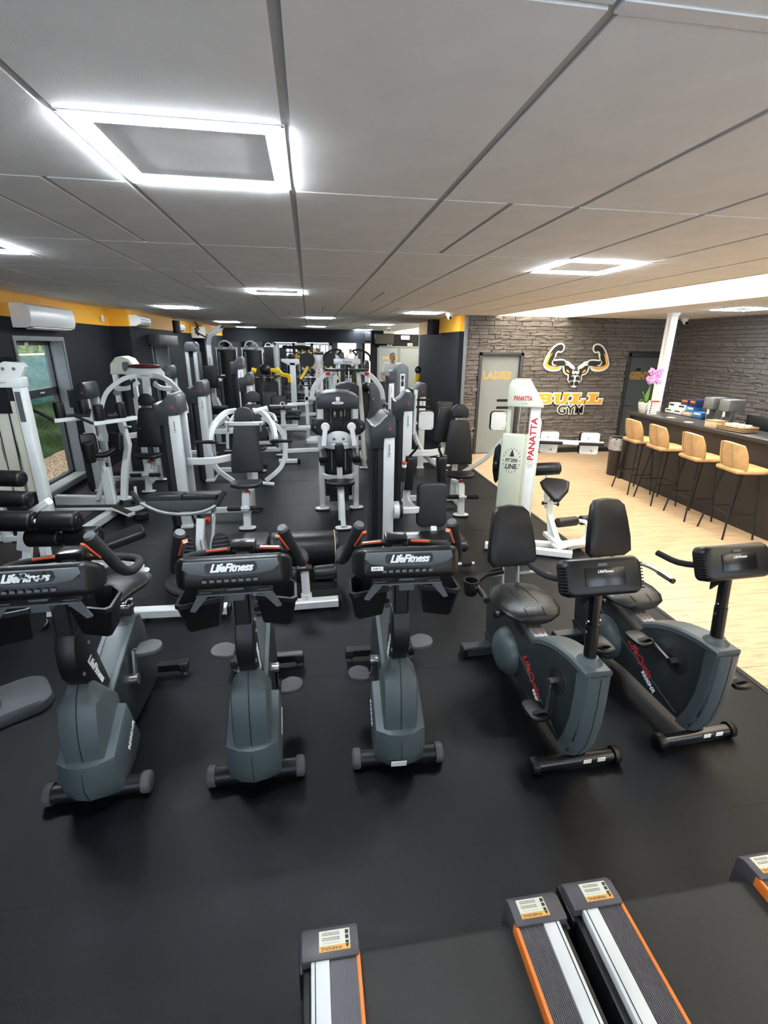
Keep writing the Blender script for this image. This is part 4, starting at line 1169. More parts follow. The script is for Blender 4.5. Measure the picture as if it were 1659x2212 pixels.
# ---------------------------------------------------------------- beige standing / seated glute machine
def beige():
    ox, oy = 2.15, 4.62
    t = thing('beige_leg_machine', 'old pale green cable machine with red lettered tower beside the wood floor', 'gym machine', (ox, oy, 0), R(-24))
    # tower (local axes turned so that its broad face looks left of the camera)
    B().bx((-.20, .0, .0), (-.15, .30, 1.30), bev=.006).out('post', 'beige_metal', t)
    B().bx((.08, .0, .0), (.20, .30, 1.56), bev=.008).out('lettered_post', 'white_metal', t)
    B().bx((.20, .02, .0), (.225, .30, 1.40), bev=.004).out('post_trim', 'beige_light', t)
    sh = B().bx((-.24, -.05, .03), (.05, .02, 1.27), bev=.02).out('front_shield', 'beige_metal', t)
    B().bx((.05, -.012, .03), (.09, .02, 1.27), bev=.004).out('shield_edge', 'beige_metal', t)
    B().bx((-.20, .0, 1.26), (-.155, .30, 1.57)).out('upper_post', 'beige_metal', t)
    B().bx((-.20, .27, .03), (.10, .30, 1.56)).out('rear_frame', 'beige_metal', t) if 0 else None
    top = [(-.215, 1.54), (-.215, 1.74), (-.19, 1.785), (-.15, 1.80), (.04, 1.80), (.225, 1.57), (.225, 1.54)]
    ho = B().prism(top, 'xz', -.035, .32, bev=.012).out('hood', 'beige_metal', t, 30)
    text('PANATTA', .062, 'print_red', ho, (-.03, -.0375, 1.625), (0, -1, 0), (0, 0, 1), off=.002, ext=.0008, xs=.78)
    text('S P O R T', .018, 'print_black', ho, (-.0, -.037, 1.575), (0, -1, 0), (0, 0, 1), ext=.0005)
    text('PANATTA', .105, 'print_red', t, (.14, -.0015, 1.22), (0, -1, 0), (-1, 0, 0), off=.003, ext=.0008, xs=.92)
    text('S   P   O   R   T', .022, 'print_black', t, (.185, -.0015, 1.24), (0, -1, 0), (-1, 0, 0), ext=.0005)
    text('FIT 2000', .052, 'print_black', sh, (-.095, -.052, 1.00), (0, -1, 0), (0, 0, 1), off=.001, ext=.0006, xs=.8)
    text('LINE', .070, 'print_black', sh, (-.095, -.052, .935), (0, -1, 0), (0, 0, 1), off=.002, ext=.0006)
    for k in range(18):
        a = 2 * PI * k / 18
        B().box((-.095 + .105 * math.cos(a), -.0515, 1.0 + .125 * math.sin(a)), (.010, .002, .010), (0, a, 0)).out('print_dot', 'print_black', sh, 0)
    B().prism([(-.10, 1.04), (-.125, 1.045), (-.095, 1.12), (-.065, 1.045), (-.09, 1.04)], 'xz', -.0525, -.051).out('print_mark', 'print_black', sh, 0)
    B().tube([(.14 + .032 * math.cos(2 * PI * k / 20), -.001, .96 + .032 * math.sin(2 * PI * k / 20)) for k in range(21)], .0015, 5).out('print_ring', 'print_black', t, 0)
    text('LINE', .018, 'print_black', t, (.14, -.002, .955), (0, -1, 0), (0, 0, 1), ext=.0005)
    for q in (-.05, .03):
        B().cyl((q, .15, .05), (q, .15, 1.56), .010, 10).out('guide_rod', 'chrome', t)
    B().cyl((.06, .10, .4), (.06, .10, 1.56), .004, 6).out('cable', 'black_matte', t)
    stack(t, -.01, .15, .05, 20, .20, .14)
    B().bx((-.14, .285, .05), (.08, .295, 1.0)).out('rear_panel', 'beige_metal', t)
    o = [(.0, .22), (-.05, .17), (-.065, .05), (-.06, -.08), (-.03, -.19), (.0, -.22), (.04, -.15), (.05, .0), (.04, .17)]
    B().prism(o, 'xz', .04, .06, mtx=M4.Translation((-.27, .06, .92)), bev=.004).out('cam_plate', 'black_plastic', t)
    B().lathe([(.05, 0), (.05, .02), (.025, .03), (.02, .04)], (-.285, .10, .90), (0, -1, 0), 18).out('cam_hub', 'black_gloss', t)
    B().bx((-.26, .03, .33), (-.23, .07, .36)).out('bolt_tab', 'beige_metal', t)
    bpy.context.view_layer.update()
    for o in list(t.children):
        o.matrix_local = M4.Translation((-.035, 0, 0)) @ M4.Diagonal((.80, 1, 1, 1)) @ o.matrix_local
    # base frame
    B().bar([(-.30, -.08, .045), (.60, -.08, .045)], .07, .07).out('base_bar', 'white_metal', t)
    B().bar([(.05, .1, .05), (.62, .16, .05), (.92, .40, .05)], .06, .06).out('base_bar', 'white_metal', t)
    B().bar([(.36, .34, .10), (.50, -.02, .10)], .10, .05).out('seat_base', 'white_metal', t)
    B().bar([(.40, .24, .10), (.355, .30, .36), (.35, .30, .50)], .07, .06, up=(0, 1, 0)).bar([(.47, .12, .10), (.36, .28, .34)], .05, .05, up=(0, 1, 0)).out('seat_column', 'white_metal', t)
    B().cyl((.35, .30, .46), (.35, .30, .62), .02, 12).out('seat_post', 'chrome', t)
    for s in (-1, 1):
        B().cyl((.35, .30, .47), (.35 + s * .07, .29, .47), .008, 8).lathe([(.012, 0), (.022, .008), (.022, .022), (.012, .028)], (.35 + s * .065, .291, .47), (s, 0, 0), 10).out('knob', 'black_plastic', t)
    st = [(-.155, .05), (-.10, .12), (.08, .13), (.15, .10), (.155, -.02), (.09, -.17), (.03, -.18), (-.12, -.02)]
    B().prism(st, 'xy', -.035, .035, bev=.028, seg=3, mtx=RX(.36, .26, .66, 38, -10)).out('triangle_seat', 'leather', t, 50)
    roller(t, (.12, .46, .80), (.42, .50, .83), .072)
    B().bar([(.30, .48, .76), (.30, .40, .55), (.32, .34, .40)], .05, .05, up=(0, 1, 0)).out('roller_arm', 'white_metal', t)
    # two white back plates with a black grip bar
    B().bar([(.10, .62, 1.10), (.86, .72, 1.09)], .045, .045).out('arm_bar', 'white_metal', t)
    for xx in (.28, .72):
        B().prism(rrect(.20, .24, .02, 3), 'xz', -.012, .012, mtx=RX(xx, .66 + .13 * xx, 1.08, 0, 8), bev=.004).out('pad_plate', 'white_gloss', t)
        pad(t, rrect(.22, .25, .03, 3), .05, RX(xx - .01, .69 + .13 * xx, 1.08, 0, 8), 'leather', 'back_pad')
        for q in ((-.02, .06), (.03, -.08)):
            B().cyl((xx + q[0], .643 + .13 * xx, 1.08 + q[1]), (xx + q[0], .636 + .13 * xx, 1.08 + q[1]), .010, 8).out('bolt', 'silver_dark', t)
    B().cyl((.16, .59, 1.09), (.42, .62, 1.09), .018, 12).out('grip_bar', 'foam', t)
    B().cyl((.60, .645, 1.09), (.86, .68, 1.09), .018, 12).out('grip_bar', 'foam', t)
    # leg curl rollers
    roller(t, (.44, .26, .265), (.66, .40, .265), .055)
    roller(t, (.70, .42, .265), (.92, .56, .265), .055)
    B().tube([(.68, .41, .265), (.76, .36, .265), (.78, .33, .16), (.74, .30, .08)], .022, 10, sm=4).out('roller_arm', 'white_metal', t)
    B().bar([(.42, -.02, .085), (.58, .08, .11), (.84, .26, .10)], .11, .03).out('foot_deck', 'white_metal', t)
    B().bar([(.60, .10, .10), (.60, .12, .0)], .05, .05, up=(0, 1, 0)).out('leg', 'white_metal', t)
beige()
# ================================================================ left side machines
def at0(t):   # parts written in room coordinates
    return (-t.location.x, -t.location.y, 0)

def standing_white():
    """white machine with upright roller pads by the window"""
    t = thing('rotary_torso_machine', 'white torso machine with four upright black roller pads by the window', 'gym machine', (-2.5, 6.3, 0))
    L = at0(t)
    m = 'white_metal'
    def o(b, n, mm=m, ang=38): return b.out(n, mm, t, ang, L)
    o(B().bar([(-3.40, 6.72, .10), (-2.42, 6.55, .10)], .09, .13), 'base_beam')
    o(B().bar([(-2.50, 6.55, .06), (-2.62, 5.45, .06)], .09, .10), 'base_leg')
    o(B().bar([(-3.20, 6.15, .16), (-2.45, 6.10, .16), (-2.22, 5.98, .10)], .10, .035), 'foot_deck')
    o(B().bar([(-3.18, 6.15, .182), (-2.46, 6.10, .182), (-2.24, 5.98, .123)], .085, .012), 'deck_grip', 'black_matte')
    o(B().bar([(-2.80, 5.70, .14), (-2.80, 5.72, .02)], .06, .06, up=(0, 1, 0)), 'leg')
    o(B().cyl((-2.78, 5.86, .02), (-2.78, 5.86, .20), .018, 10), 'adjuster_rod', 'chrome')
    for s in (-1, 1): o(B().lathe([(.012, 0), (.022, .01), (.022, .024), (.01, .03)], (-2.78 + s * .03, 5.85, .09), (s, 0, 0), 10), 'knob', 'black_plastic')
    o(B().lathe([(.17, 0), (.175, .03), (.17, .06)], (-2.33, 6.28, .09), (0, 0, 1), 24), 'turntable')
    o(B().lathe([(.155, 0), (.155, .01)], (-2.33, 6.28, .15), (0, 0, 1), 24), 'turntable_grip', 'black_matte')
    for q in ((-2.42, 6.24), (-2.27, 6.22)): o(B().cyl((q[0], q[1], .16), (q[0], q[1], .21), .022, 10), 'peg', 'black_plastic')
    o(B().cyl((-2.27, 6.33, .16), (-2.26, 6.33, .36), .018, 10).cyl((-2.35, 6.30, .22), (-2.24, 6.33, .24), .015, 8), 'lock_pin')
    o(B().box((-2.16, 6.10, .04), (.14, .12, .07), (0, 0, R(-20)), bev=.01), 'rubber_foot', 'black_matte')
    o(B().bar([(-2.63, 6.48, .10), (-2.63, 6.48, .58)], .12, .10, up=(0, 1, 0)), 'seat_column')
    o(B().bar([(-2.82, 6.55, .14), (-2.66, 6.50, .48)], .05, .06, up=(0, 1, 0)), 'gusset')
    o(B().cyl((-2.64, 6.45, .55), (-2.655, 6.42, .82), .032, 12), 'seat_post', 'white_metal')
    o(B().cyl((-2.72, 6.40, .72), (-2.58, 6.40, .72), .03, 12), 'post_clamp', 'white_gloss')
    o(B().bar([(-2.48, 6.50, .14), (-2.42, 6.52, .52), (-2.33, 6.52, .86), (-2.345, 6.50, 1.05), (-2.36, 6.48, 1.28)], .07, .10, up=(0, 1, 0)), 'main_column')
    o(B().bar([(-2.83, 6.50, 1.0), (-2.70, 6.52, .95), (-2.55, 6.54, .93), (-2.36, 6.52, .96)], .045, .05), 'cross_bar')
    o(B().bar([(-2.60, 6.52, 1.24), (-2.58, 6.53, .95)], .05, .05, up=(0, 1, 0)), 'strut')
    # hip pads
    for (x, y, rz) in ((-2.70, 6.30, 28), (-2.40, 6.34, -24)):
        p = pad(t, rrect(.18, .24, .03, 4), .07, RX(x + L[0], y + L[1], .93, -10, rz), 'leather', 'hip_pad')
    o(B().roll((-2.665, 6.19, .72), (-2.655, 6.17, .97), .062), 'knee_roller', 'leather')
    o(B().tube([(-2.62, 6.22, .80), (-2.50, 6.24, .80), (-2.40, 6.28, .86)], .035, 10, sm=3), 'pad_bar', 'leather')
    # arm rests
    o(B().bar([(-2.94, 6.12, 1.235), (-2.62, 6.26, 1.255)], .09, .045), 'arm_rest')
    o(B().bar([(-2.52, 6.10, 1.20), (-2.30, 6.24, 1.215), (-2.16, 6.42, 1.22)], .09, .045), 'arm_rest')
    for x, y, z in ((-2.89, 6.18, 1.25), (-2.66, 6.27, 1.27), (-2.46, 6.16, 1.22), (-2.27, 6.30, 1.23)):
        o(B().roll((x, y, z), (x - .006, y, z + .19), .056, .012), 'upright_roller', 'leather')
    for x, y in ((-2.765, 6.19), (-2.33, 6.20)):
        o(B().box((x, y, 1.275), (.12, .06, .05), (0, 0, R(20)), bev=.012), 'elbow_rest', 'black_plastic')
    o(B().tube([(-2.95, 6.12, 1.235), (-3.08, 6.10, 1.33), (-3.155, 6.10, 1.365), (-3.17, 6.10, 1.39), (-3.145, 6.10, 1.43)], .017, 10), 'handle', 'foam', 60)
    o(B().tube([(-2.52, 6.09, 1.20), (-2.62, 6.05, 1.265), (-2.68, 6.05, 1.295), (-2.62, 6.06, 1.30), (-2.55, 6.08, 1.29), (-2.525, 6.09, 1.37)], .017, 10), 'handle', 'foam', 60)
    o(B().tube([(-2.33, 6.48, 1.10), (-2.22, 6.40, 1.09), (-2.10, 6.36, 1.09)], .013, 8), 'lever', 'foam')
    o(B().box((-2.27, 6.44, 1.10), (.09, .03, .035), (0, 0, R(-30))), 'lever_plate')
standing_white()

def leg_extension():
    t = thing('leg_extension_machine', 'white leg machine with big black rollers and cable tower at the photo edge', 'gym machine', (-2.3, 4.4, 0))
    L = at0(t)
    m = 'white_metal'
    def o(b, n, mm=m, ang=38): return b.out(n, mm, t, ang, L)
    # cable tower behind
    o(B().bx((-3.40, 5.45, 0), (-3.31, 5.57, 1.68), bev=.008), 'post')
    o(B().bx((-2.95, 5.45, 0), (-2.86, 5.57, 1.68), bev=.008), 'post')
    o(B().bx((-3.42, 5.44, 1.66), (-2.85, 5.58, 1.76), bev=.008), 'top_beam')
    text('Sport', .03, 'print_red', t, (-3.02 + L[0], 5.438 + L[1], 1.71), (0, -1, 0), (0, 0, 1), ext=.0005)
    o(B().bx((-3.28, 5.50, .55), (-2.98, 5.52, 1.52)), 'rear_panel', 'beige_light')
    o(B().bx((-3.20, 5.49, 1.40), (-3.02, 5.50, 1.66)), 'top_shield', 'shield_navy')
    o(B().bx((-2.935, 5.443, 1.32), (-2.885, 5.45, 1.62)), 'info_card', 'shield_grey')
    o(B().prism([(-3.12, 1.76), (-2.86, 1.76), (-2.80, 1.86), (-2.83, 1.90), (-2.98, 1.91), (-3.10, 1.86)], 'xz', 5.47, 5.55, bev=.006), 'pulley_bracket', m)
    o(B().lathe([(.085, 0), (.075, .02), (.085, .04)], (-2.97, 5.50, 1.87), (0, 1, 0), 20), 'pulley', 'black_plastic')
    for q in ((-2.90, 1.84), (-3.0, 1.84)):
        o(B().cyl((q[0], 5.465, q[1]), (q[0], 5.46, q[1]), .016, 10), 'bolt', 'silver_dark')
    for xx in (-3.18, -3.06): o(B().cyl((xx, 5.47, .3), (xx + .02, 5.47, 1.7), .005, 6), 'cable', 'black_matte')
    for xx in (-3.20, -3.05): o(B().cyl((xx, 5.50, .05), (xx, 5.50, 1.68), .010, 8), 'guide_rod', 'chrome')
    stack(t, -3.12 + L[0], 5.50 + L[1], .05, 21, .30, .12)
    o(B().bar([(-3.45, 5.50, .05), (-2.70, 5.40, .05)], .08, .07), 'tower_base')
    # roller stacks on the lever arms
    for a, b, r in (((-3.10, 4.70, .94), (-2.60, 4.66, .92), .075), ((-2.95, 4.50, .80), (-2.48, 4.46, .78), .075),
                    ((-2.56, 4.05, .735), (-2.24, 4.03, .725), .085), ((-2.19, 4.02, .725), (-1.90, 4.00, .725), .085),
                    ((-2.36, 4.10, .56), (-2.09, 4.08, .56), .080), ((-2.05, 4.07, .565), (-1.78, 4.04, .57), .085)):
        ro = roller(t, tuple(V(a) + V(L)), tuple(V(b) + V(L)), r)
    o(B().cyl((-2.55, 4.04, .73), (-1.90, 4.0, .725), .02, 10), 'roller_axle')
    o(B().cyl((-2.36, 4.10, .56), (-1.80, 4.05, .57), .02, 10), 'roller_axle')
    o(B().bar([(-2.08, 4.10, .62), (-2.06, 4.16, .40), (-2.06, 4.22, .16)], .05, .07, up=(0, 1, 0)), 'lever_arm')
    o(B().bar([(-2.35, 4.30, .60), (-2.36, 4.28, .16)], .07, .07, up=(0, 1, 0)), 'lever_arm')
    o(B().bar([(-2.40, 4.6, .72), (-2.60, 4.62, .60), (-2.70, 4.6, .15)], .06, .08, up=(0, 1, 0)), 'rear_arm')
    o(B().bar([(-2.62, 4.45, .30), (-2.50, 4.40, .66)], .12, .02, up=(0, 1, 0)), 'shroud', 'white_gloss')
    o(B().ell((-2.06, 3.98, .40), (.035, .03, .035)), 'knob', 'red')
    # seat bench
    pad(t, rrect(.62, .24, .04, 4), .07, M4.Translation((-1.80 + L[0], 4.20 + L[1], .44)) @ M4.Rotation(R(26), 4, 'Z') @ M4.Rotation(R(-12), 4, 'Y') @ M4.Rotation(R(-90), 4, 'X'), 'leather', 'bench_pad')
    o(B().bar([(-1.98, 4.18, .34), (-1.75, 4.30, .20)], .06, .05, up=(0, 1, 0)), 'bench_support')
    # base rails
    for pts in ([(-2.75, 4.55, .13), (-1.76, 4.50, .13), (-1.68, 4.50, .03)], [(-2.20, 3.62, .03), (-2.12, 3.62, .14), (-1.86, 3.62, .14), (-1.80, 3.62, .03)], [(-2.00, 3.64, .15), (-1.98, 4.5, .15)]):
        o(B().bar(pts, .11, .08), 'base_rail')
    text('Panatta', .06, 'print_red', t, (-1.90 + L[0], 4.50 + L[1], .172), (0, 0, 1), (0, 1, 0), ext=.0008)
    text('SPORT', .05, 'print_black', t, (-2.28 + L[0], 4.52 + L[1], .172), (0, 0, 1), (0, 1, 0), ext=.0008)
    for x, y in ((-2.18, 3.62), (-1.82, 3.62), (-1.68, 4.50), (-2.72, 4.55)):
        foot(t, x + L[0], y + L[1], .16, .15, m)
leg_extension()

# ---------------------------------------------------------------- back extension bench with its plate
def roman():
    t = thing('back_extension_bench', 'silver back extension bench with split black hip pad and oval footplates', 'gym bench', (-1.1, 4.1, 0))
    L = at0(t)
    def o(b, n, mm='silver_dark', ang=38): return b.out(n, mm, t, ang, L)
    o(B().bar([(-1.46, 3.62, .062), (-.72, 3.60, .062)], .085, .075), 'base_foot', 'silver')
    o(B().box((-.715, 3.60, .062), (.03, .09, .08), bev=.006), 'end_cap', 'black_plastic')
    o(B().box((-1.465, 3.62, .062), (.03, .09, .08), bev=.006), 'end_cap', 'black_plastic')
    for x in (-1.38, -.78): o(B().cyl((x, 3.60, 0), (x, 3.60, .03), .03, 12), 'level_foot', 'black_matte')
    text('HAMMER', .03, 'print_red', t, (-.84 + L[0], 3.60 + L[1], .1005), (0, 0, 1), (0, 1, 0), ext=.0006)
    o(B().bar([(-1.10, 3.62, .07), (-1.06, 4.40, .07)], .075, .07), 'spine', 'silver')
    o(B().bar([(-1.38, 4.70, .05), (-.80, 4.68, .05)], .07, .07), 'rear_foot', 'silver')
    o(B().bar([(-1.06, 4.40, .07), (-1.04, 4.70, .06)], .075, .07), 'spine', 'silver')
    o(B().bar([(-1.07, 4.18, .08), (-1.02, 4.30, .60)], .07, .06, up=(0, 1, 0)), 'upright', 'silver')
    o(B().cyl((-.92, 4.02, .16), (-1.10, 4.45, .62), .032, 14), 'pad_post', 'silver_dark')
    o(B().cyl((-1.06, 4.36, .54), (-1.09, 4.42, .60), .042, 14), 'post_collar', 'black_plastic')
    o(B().tube([(-.95, 4.55, .66), (-.93, 4.42, .60), (-.94, 4.25, .36), (-1.0, 4.12, .18)], .022, 10, sm=3), 'side_tube', 'silver_dark')
    o(B().lathe([(.02, 0), (.026, .01), (.022, .04), (.008, .045)], (-1.0, 4.38, .56), (.9, -.3, .2), 12), 'knob', 'red')
    # foot plates
    for x, rz in ((-1.14, -12), (-.84, 10)):
        e = [(.085 * math.cos(a), .15 * math.sin(a)) for a in [2 * PI * i / 24 for i in range(24)]]
        fo = B().prism(e, 'xz', -.012, .012, bev=.006, mtx=RX(x + L[0], 4.16 + L[1], .36, -10, rz)).out('foot_plate', 'black_plastic', t, 30)
        for k in range(7):
            w = .15 * math.sqrt(max(.05, 1 - ((k - 3) * .036 / .15) ** 2))
            B().box(RX(x + L[0], 4.16 + L[1], .36, -10, rz) @ V((0, -.015, (k - 3) * .036)), (w, .008, .008), RX(0, 0, 0, -10, rz).to_3x3().to_4x4()).out('tread_rib', 'grip_grey', fo, 0)
        o(B().bar([(x, 4.18, .30), (-1.0, 4.2, .22)], .03, .03), 'plate_arm')
    # hip pad
    M = M4.Translation((-1.19 + L[0], 4.55 + L[1], .70)) @ M4.Rotation(R(-2), 4, 'Z') @ M4.Rotation(R(-10), 4, 'X')
    for s in (-1, 1):
        po = [(s * .006, -.13), (s * .30, -.15), (s * .335, -.10), (s * .335, .10), (s * .30, .14), (s * .10, .15), (s * .006, .10)]
        B().prism(po, 'xy', .0, .075, bev=.025, seg=3, mtx=M).out('hip_pad', 'leather', t, 50)
    sk = [(-.33, .02), (.33, .02), (.30, -.05), (.15, -.085), (-.15, -.085), (-.28, -.05)]
    B().prism(sk, 'xz', -.148, -.135, mtx=M, bev=.004).out('pad_skirt', 'board_grey', t, 30)
    hb = o(B().tube([(-1.60, 4.40, .81), (-1.52, 4.36, .74), (-1.36, 4.32, .67), (-1.18, 4.31, .645), (-1.0, 4.32, .66), (-.88, 4.36, .71), (-.82, 4.42, .79)], .017, 10, sm=4), 'handlebar', 'silver_dark')
    for a, b in (((-1.615, 4.42, .83), (-1.535, 4.365, .752)), ((-.815, 4.43, .81), (-.885, 4.355, .70))):
        B().cyl(V(a) , V(b), .024, 12).out('grip', 'foam', hb)
roman()

def plate(label, x, y, z, rx, ry, r=.195):
    t = thing('weight_disc', label, 'weight plate', (x, y, z))
    t.rotation_euler = (rx, ry, 0)
    b = B()
    b.lathe([(.028, -.018), (.028, .018), (.05, .020), (.06, .008), (r * .72, .008), (r * .78, .018), (r * .96, .018), (r, .010), (r, -.010), (r * .96, -.018), (r * .78, -.018), (r * .72, -.008), (.06, -.008), (.05, -.020), (.028, -.018)], n=30)
    b.out('disc', 'weight_black', t, 40)
    for k in range(3):
        a = R(90 + 120 * k)
        e = [(.062 * math.cos(q), .026 * math.sin(q)) for q in [2 * PI * i / 16 for i in range(16)]]
        B().prism(e, 'xy', .0, .0105, mtx=M4.Rotation(a, 4, 'Z') @ M4.Translation((0, .105, 0))).out('grip_slot', 'black_matte', t, 0)
    B().lathe([(.026, 0), (.026, .022), (.034, .022), (.034, .019)], n=20).out('bushing', 'chrome', t)
    text('10KG', .032, 'print_white', t, (.062, -.055, .0095), (0, 0, 1), (0, 1, 0), ext=.0006)
    return t
B  # the stack of plates lies on the bench's peg
plate('black ten kilo barbell plate lying uppermost on the bench foot', -1.07, 3.872, .1835, R(4), 0)
plate('black barbell plate lying under the ten kilo one', -1.07, 3.875, .1385, R(4), 0)

# ---------------------------------------------------------------- abdominal roll bench
def ab_bench():
    t = thing('abdominal_bench', 'black padded abdominal bench with fat roll cushion and silver base', 'gym bench', (-.10, 4.0, 0))
    L = at0(t)
    def o(b, n, mm='silver', ang=38): return b.out(n, mm, t, ang, L)
    o(B().bar([(-.42, 3.60, .055), (.18, 3.62, .055)], .085, .07), 'base_foot')
    o(B().box((.185, 3.62, .055), (.03, .09, .075), bev=.006), 'end_cap', 'black_plastic')
    o(B().cyl((.13, 3.62, 0), (.13, 3.62, .03), .025, 12), 'level_foot', 'black_matte')
    o(B().bar([(-.10, 3.64, .06), (-.10, 4.50, .06)], .07, .06), 'spine')
    o(B().cyl((-.09, 3.64, .06), (-.10, 3.66, .36), .034, 14), 'post')
    o(B().cyl((-.09, 3.64, .08), (-.092, 3.645, .13), .045, 14), 'post_collar')
    o(B().box((-.10, 3.65, .365), (.13, .08, .03), bev=.01), 'post_cap', 'black_plastic')
    o(B().cyl((-.08, 3.65, .38), (-.08, 3.65, .42), .008, 8).ell((-.08, 3.65, .425), (.014, .014, .014)), 'pin_knob', 'red')
    for a, b in (((-.36, 3.74, .27), (-.16, 3.74, .27)), ((-.03, 3.74, .27), (.17, 3.74, .28))):
        o(B().roll(a, b, .065), 'foot_roller', 'leather', 50)
    # large roll with piped edge
    b = B()
    prof = rrect(.30, .30, .13, 6)
    rr = [[(x, 4.02 + p[0] * k, .38 + p[1] * k) for p in prof] for x, k in ((-.40, .82), (-.385, .96), (-.36, 1), (.16, 1), (.19, .96), (.21, .80))]
    b.loft(rr)
    ro = o(b, 'roll_cushion', 'leather', 50)
    o(B().tube([(.168, 4.02 + p[0] * 1.005, .38 + p[1] * 1.005) for p in prof + prof[:1]], .004, 6), 'piping', 'pale_wood', 60)
    o(B().prism([(3.72, .12), (4.24, .20), (4.24, .26), (3.72, .19)], 'yz', -.40, .17, bev=.02), 'seat_pad', 'leather')
    o(B().prism([(p[0] - .52, p[1] + 4.02) for p in rrect(.24, .34, .05, 4)], 'xy', .42, .50, bev=.03, seg=3), 'end_pad', 'leather', 50)
    o(B().bar([(-.10, 4.0, .06), (-.10, 4.02, .28)], .06, .06, up=(0, 1, 0)), 'upright')
ab_bench()

# ---------------------------------------------------------------- balance board at the photo edge
def board():
    t = thing('aerobic_step', 'dark grey moulded step board lying on the floor, at the photo edge', 'step board', (-1.95, 2.62, 0), R(35))
    b = B()
    b.loft([[(p[0], p[1], z) for p in rrect(.62 * k, .34 * k, .10 * k, 6)] for k, z in ((1.0, 0), (1.02, .02), (1.0, .055), (.93, .07))])
    b.out('deck', 'board_grey', t, 40)
    b = B()
    b.loft([[(p[0] - .08, p[1], z) for p in rrect(.30 * k, .24 * k, .09 * k, 6)] for k, z in ((1.0, .068), (1.0, .10), (.85, .125))])
    b.out('raised_pad', 'grip_grey', t, 40)
board()

# ================================================================ machines further back
def wtower(label, x, y, h, **k):
    t = thing('weight_tower', label, 'gym machine', (x, y, 0), 0, 'weight towers at the back')
    tower(t, 0, 0, h, **k)
    B().bar([(.06, .1, .12), (.5, .15, .12)], .06, .07).out('base_beam', 'silver', t)
    B().bar([(.5, .15, .12), (.5, .15, .5)], .07, .07, up=(0, 1, 0)).out('seat_column', 'silver', t)
    B().prism([(p[0] + .5, p[1] + .12) for p in rrect(.34, .34, .06, 4)], 'xy', .48, .54, bev=.02, seg=3).out('seat', 'leather', t)
    pad(t, rrect(.30, .55, .05, 4), .07, RX(.5, .32, .88, -6), 'leather', 'back_pad')
    B().bar([(.5, .38, .1), (.5, .36, 1.0)], .06, .06, up=(0, 1, 0)).out('back_column', 'silver', t)
    foot(t, .5, .12, .2, .12)
    return t
wtower('hooded weight tower standing against the window wall', -2.52, 9.45, 1.72)
wtower('hooded weight tower right behind the pec machine', 1.93, 8.35, 1.50)
wtower('tall hooded tower in front of the dark cable shields', -1.36, 10.3, 1.86)
wtower('shorter hooded tower beside the yellow plate machine', -1.12, 9.55, 1.60)
wtower('dark topped tower in front of the grey double door', 1.63, 9.9, 1.63, wide=.35)
wtower('narrow tower in front of the mirror, left of the standing man', 1.55, 13.6, 1.72, wide=.4)

def round_tower():
    t = thing('round_top_tower', 'grey rounded tower with numbered strip in front of the standing man', 'gym machine', (1.93, 10.3, 0))
    o = [(-.13, 0), (.13, 0), (.13, 1.62)] + [(.13 * math.cos(a), 1.62 + .13 * math.sin(a)) for a in [PI * i / 12 for i in range(1, 12)]] + [(-.13, 1.62)]
    B().prism(o, 'xz', 0, .40, bev=.02).out('shell', 'shield_grey', t, 30)
    B().bx((-.05, -.012, .05), (.05, .0, 1.55), bev=.004).out('front_strip', 'silver', t)
    B().bx((-.03, -.016, 1.30), (.03, -.012, 1.52)).out('badge', 'black_plastic', t)
    text('L2', .06, 'print_white', t, (0, -.017, 1.42), (0, -1, 0), (0, 0, 1), ext=.0008)
    B().bx((-.2, -.05, 0), (.2, .45, .04), bev=.01).out('base', 'shield_grey', t)
round_tower()

def cream_tower():
    t = thing('cream_cable_tower', 'tall tower with cream rounded hood against the black wall', 'gym machine', (-2.92, 8.45, 0))
    for x in (-.13, .13):
        B().bx((x - .04, 0, 0), (x + .04, .08, 1.70), bev=.006).out('post', 'silver', t)
    o = [(-.19, 1.62), (.19, 1.62), (.19, 1.76), (.13, 1.86), (.03, 1.90), (-.08, 1.88), (-.17, 1.78)]
    B().prism(o, 'xz', -.03, .30, bev=.03).out('hood', 'beige_light', t)
    B().prism(rrect(.11, .15, .04, 4, .07, 1.74), 'xz', -.036, -.029).out('badge', 'shield_grey', t)
    B().bx((-.17, .10, .03), (.17, .28, 1.62)).out('rear_shield', 'shield_navy', t)
    stack(t, 0, .05, .05, 18, .17, .10)
    B().bx((-.2, -.05, 0), (.2, .32, .04), bev=.01).out('base', 'silver', t)
    B().bar([(.13, .0, 1.66), (.34, -.06, 1.55), (.42, -.10, 1.30)], .05, .05).out('arm', 'silver', t)
cream_tower()

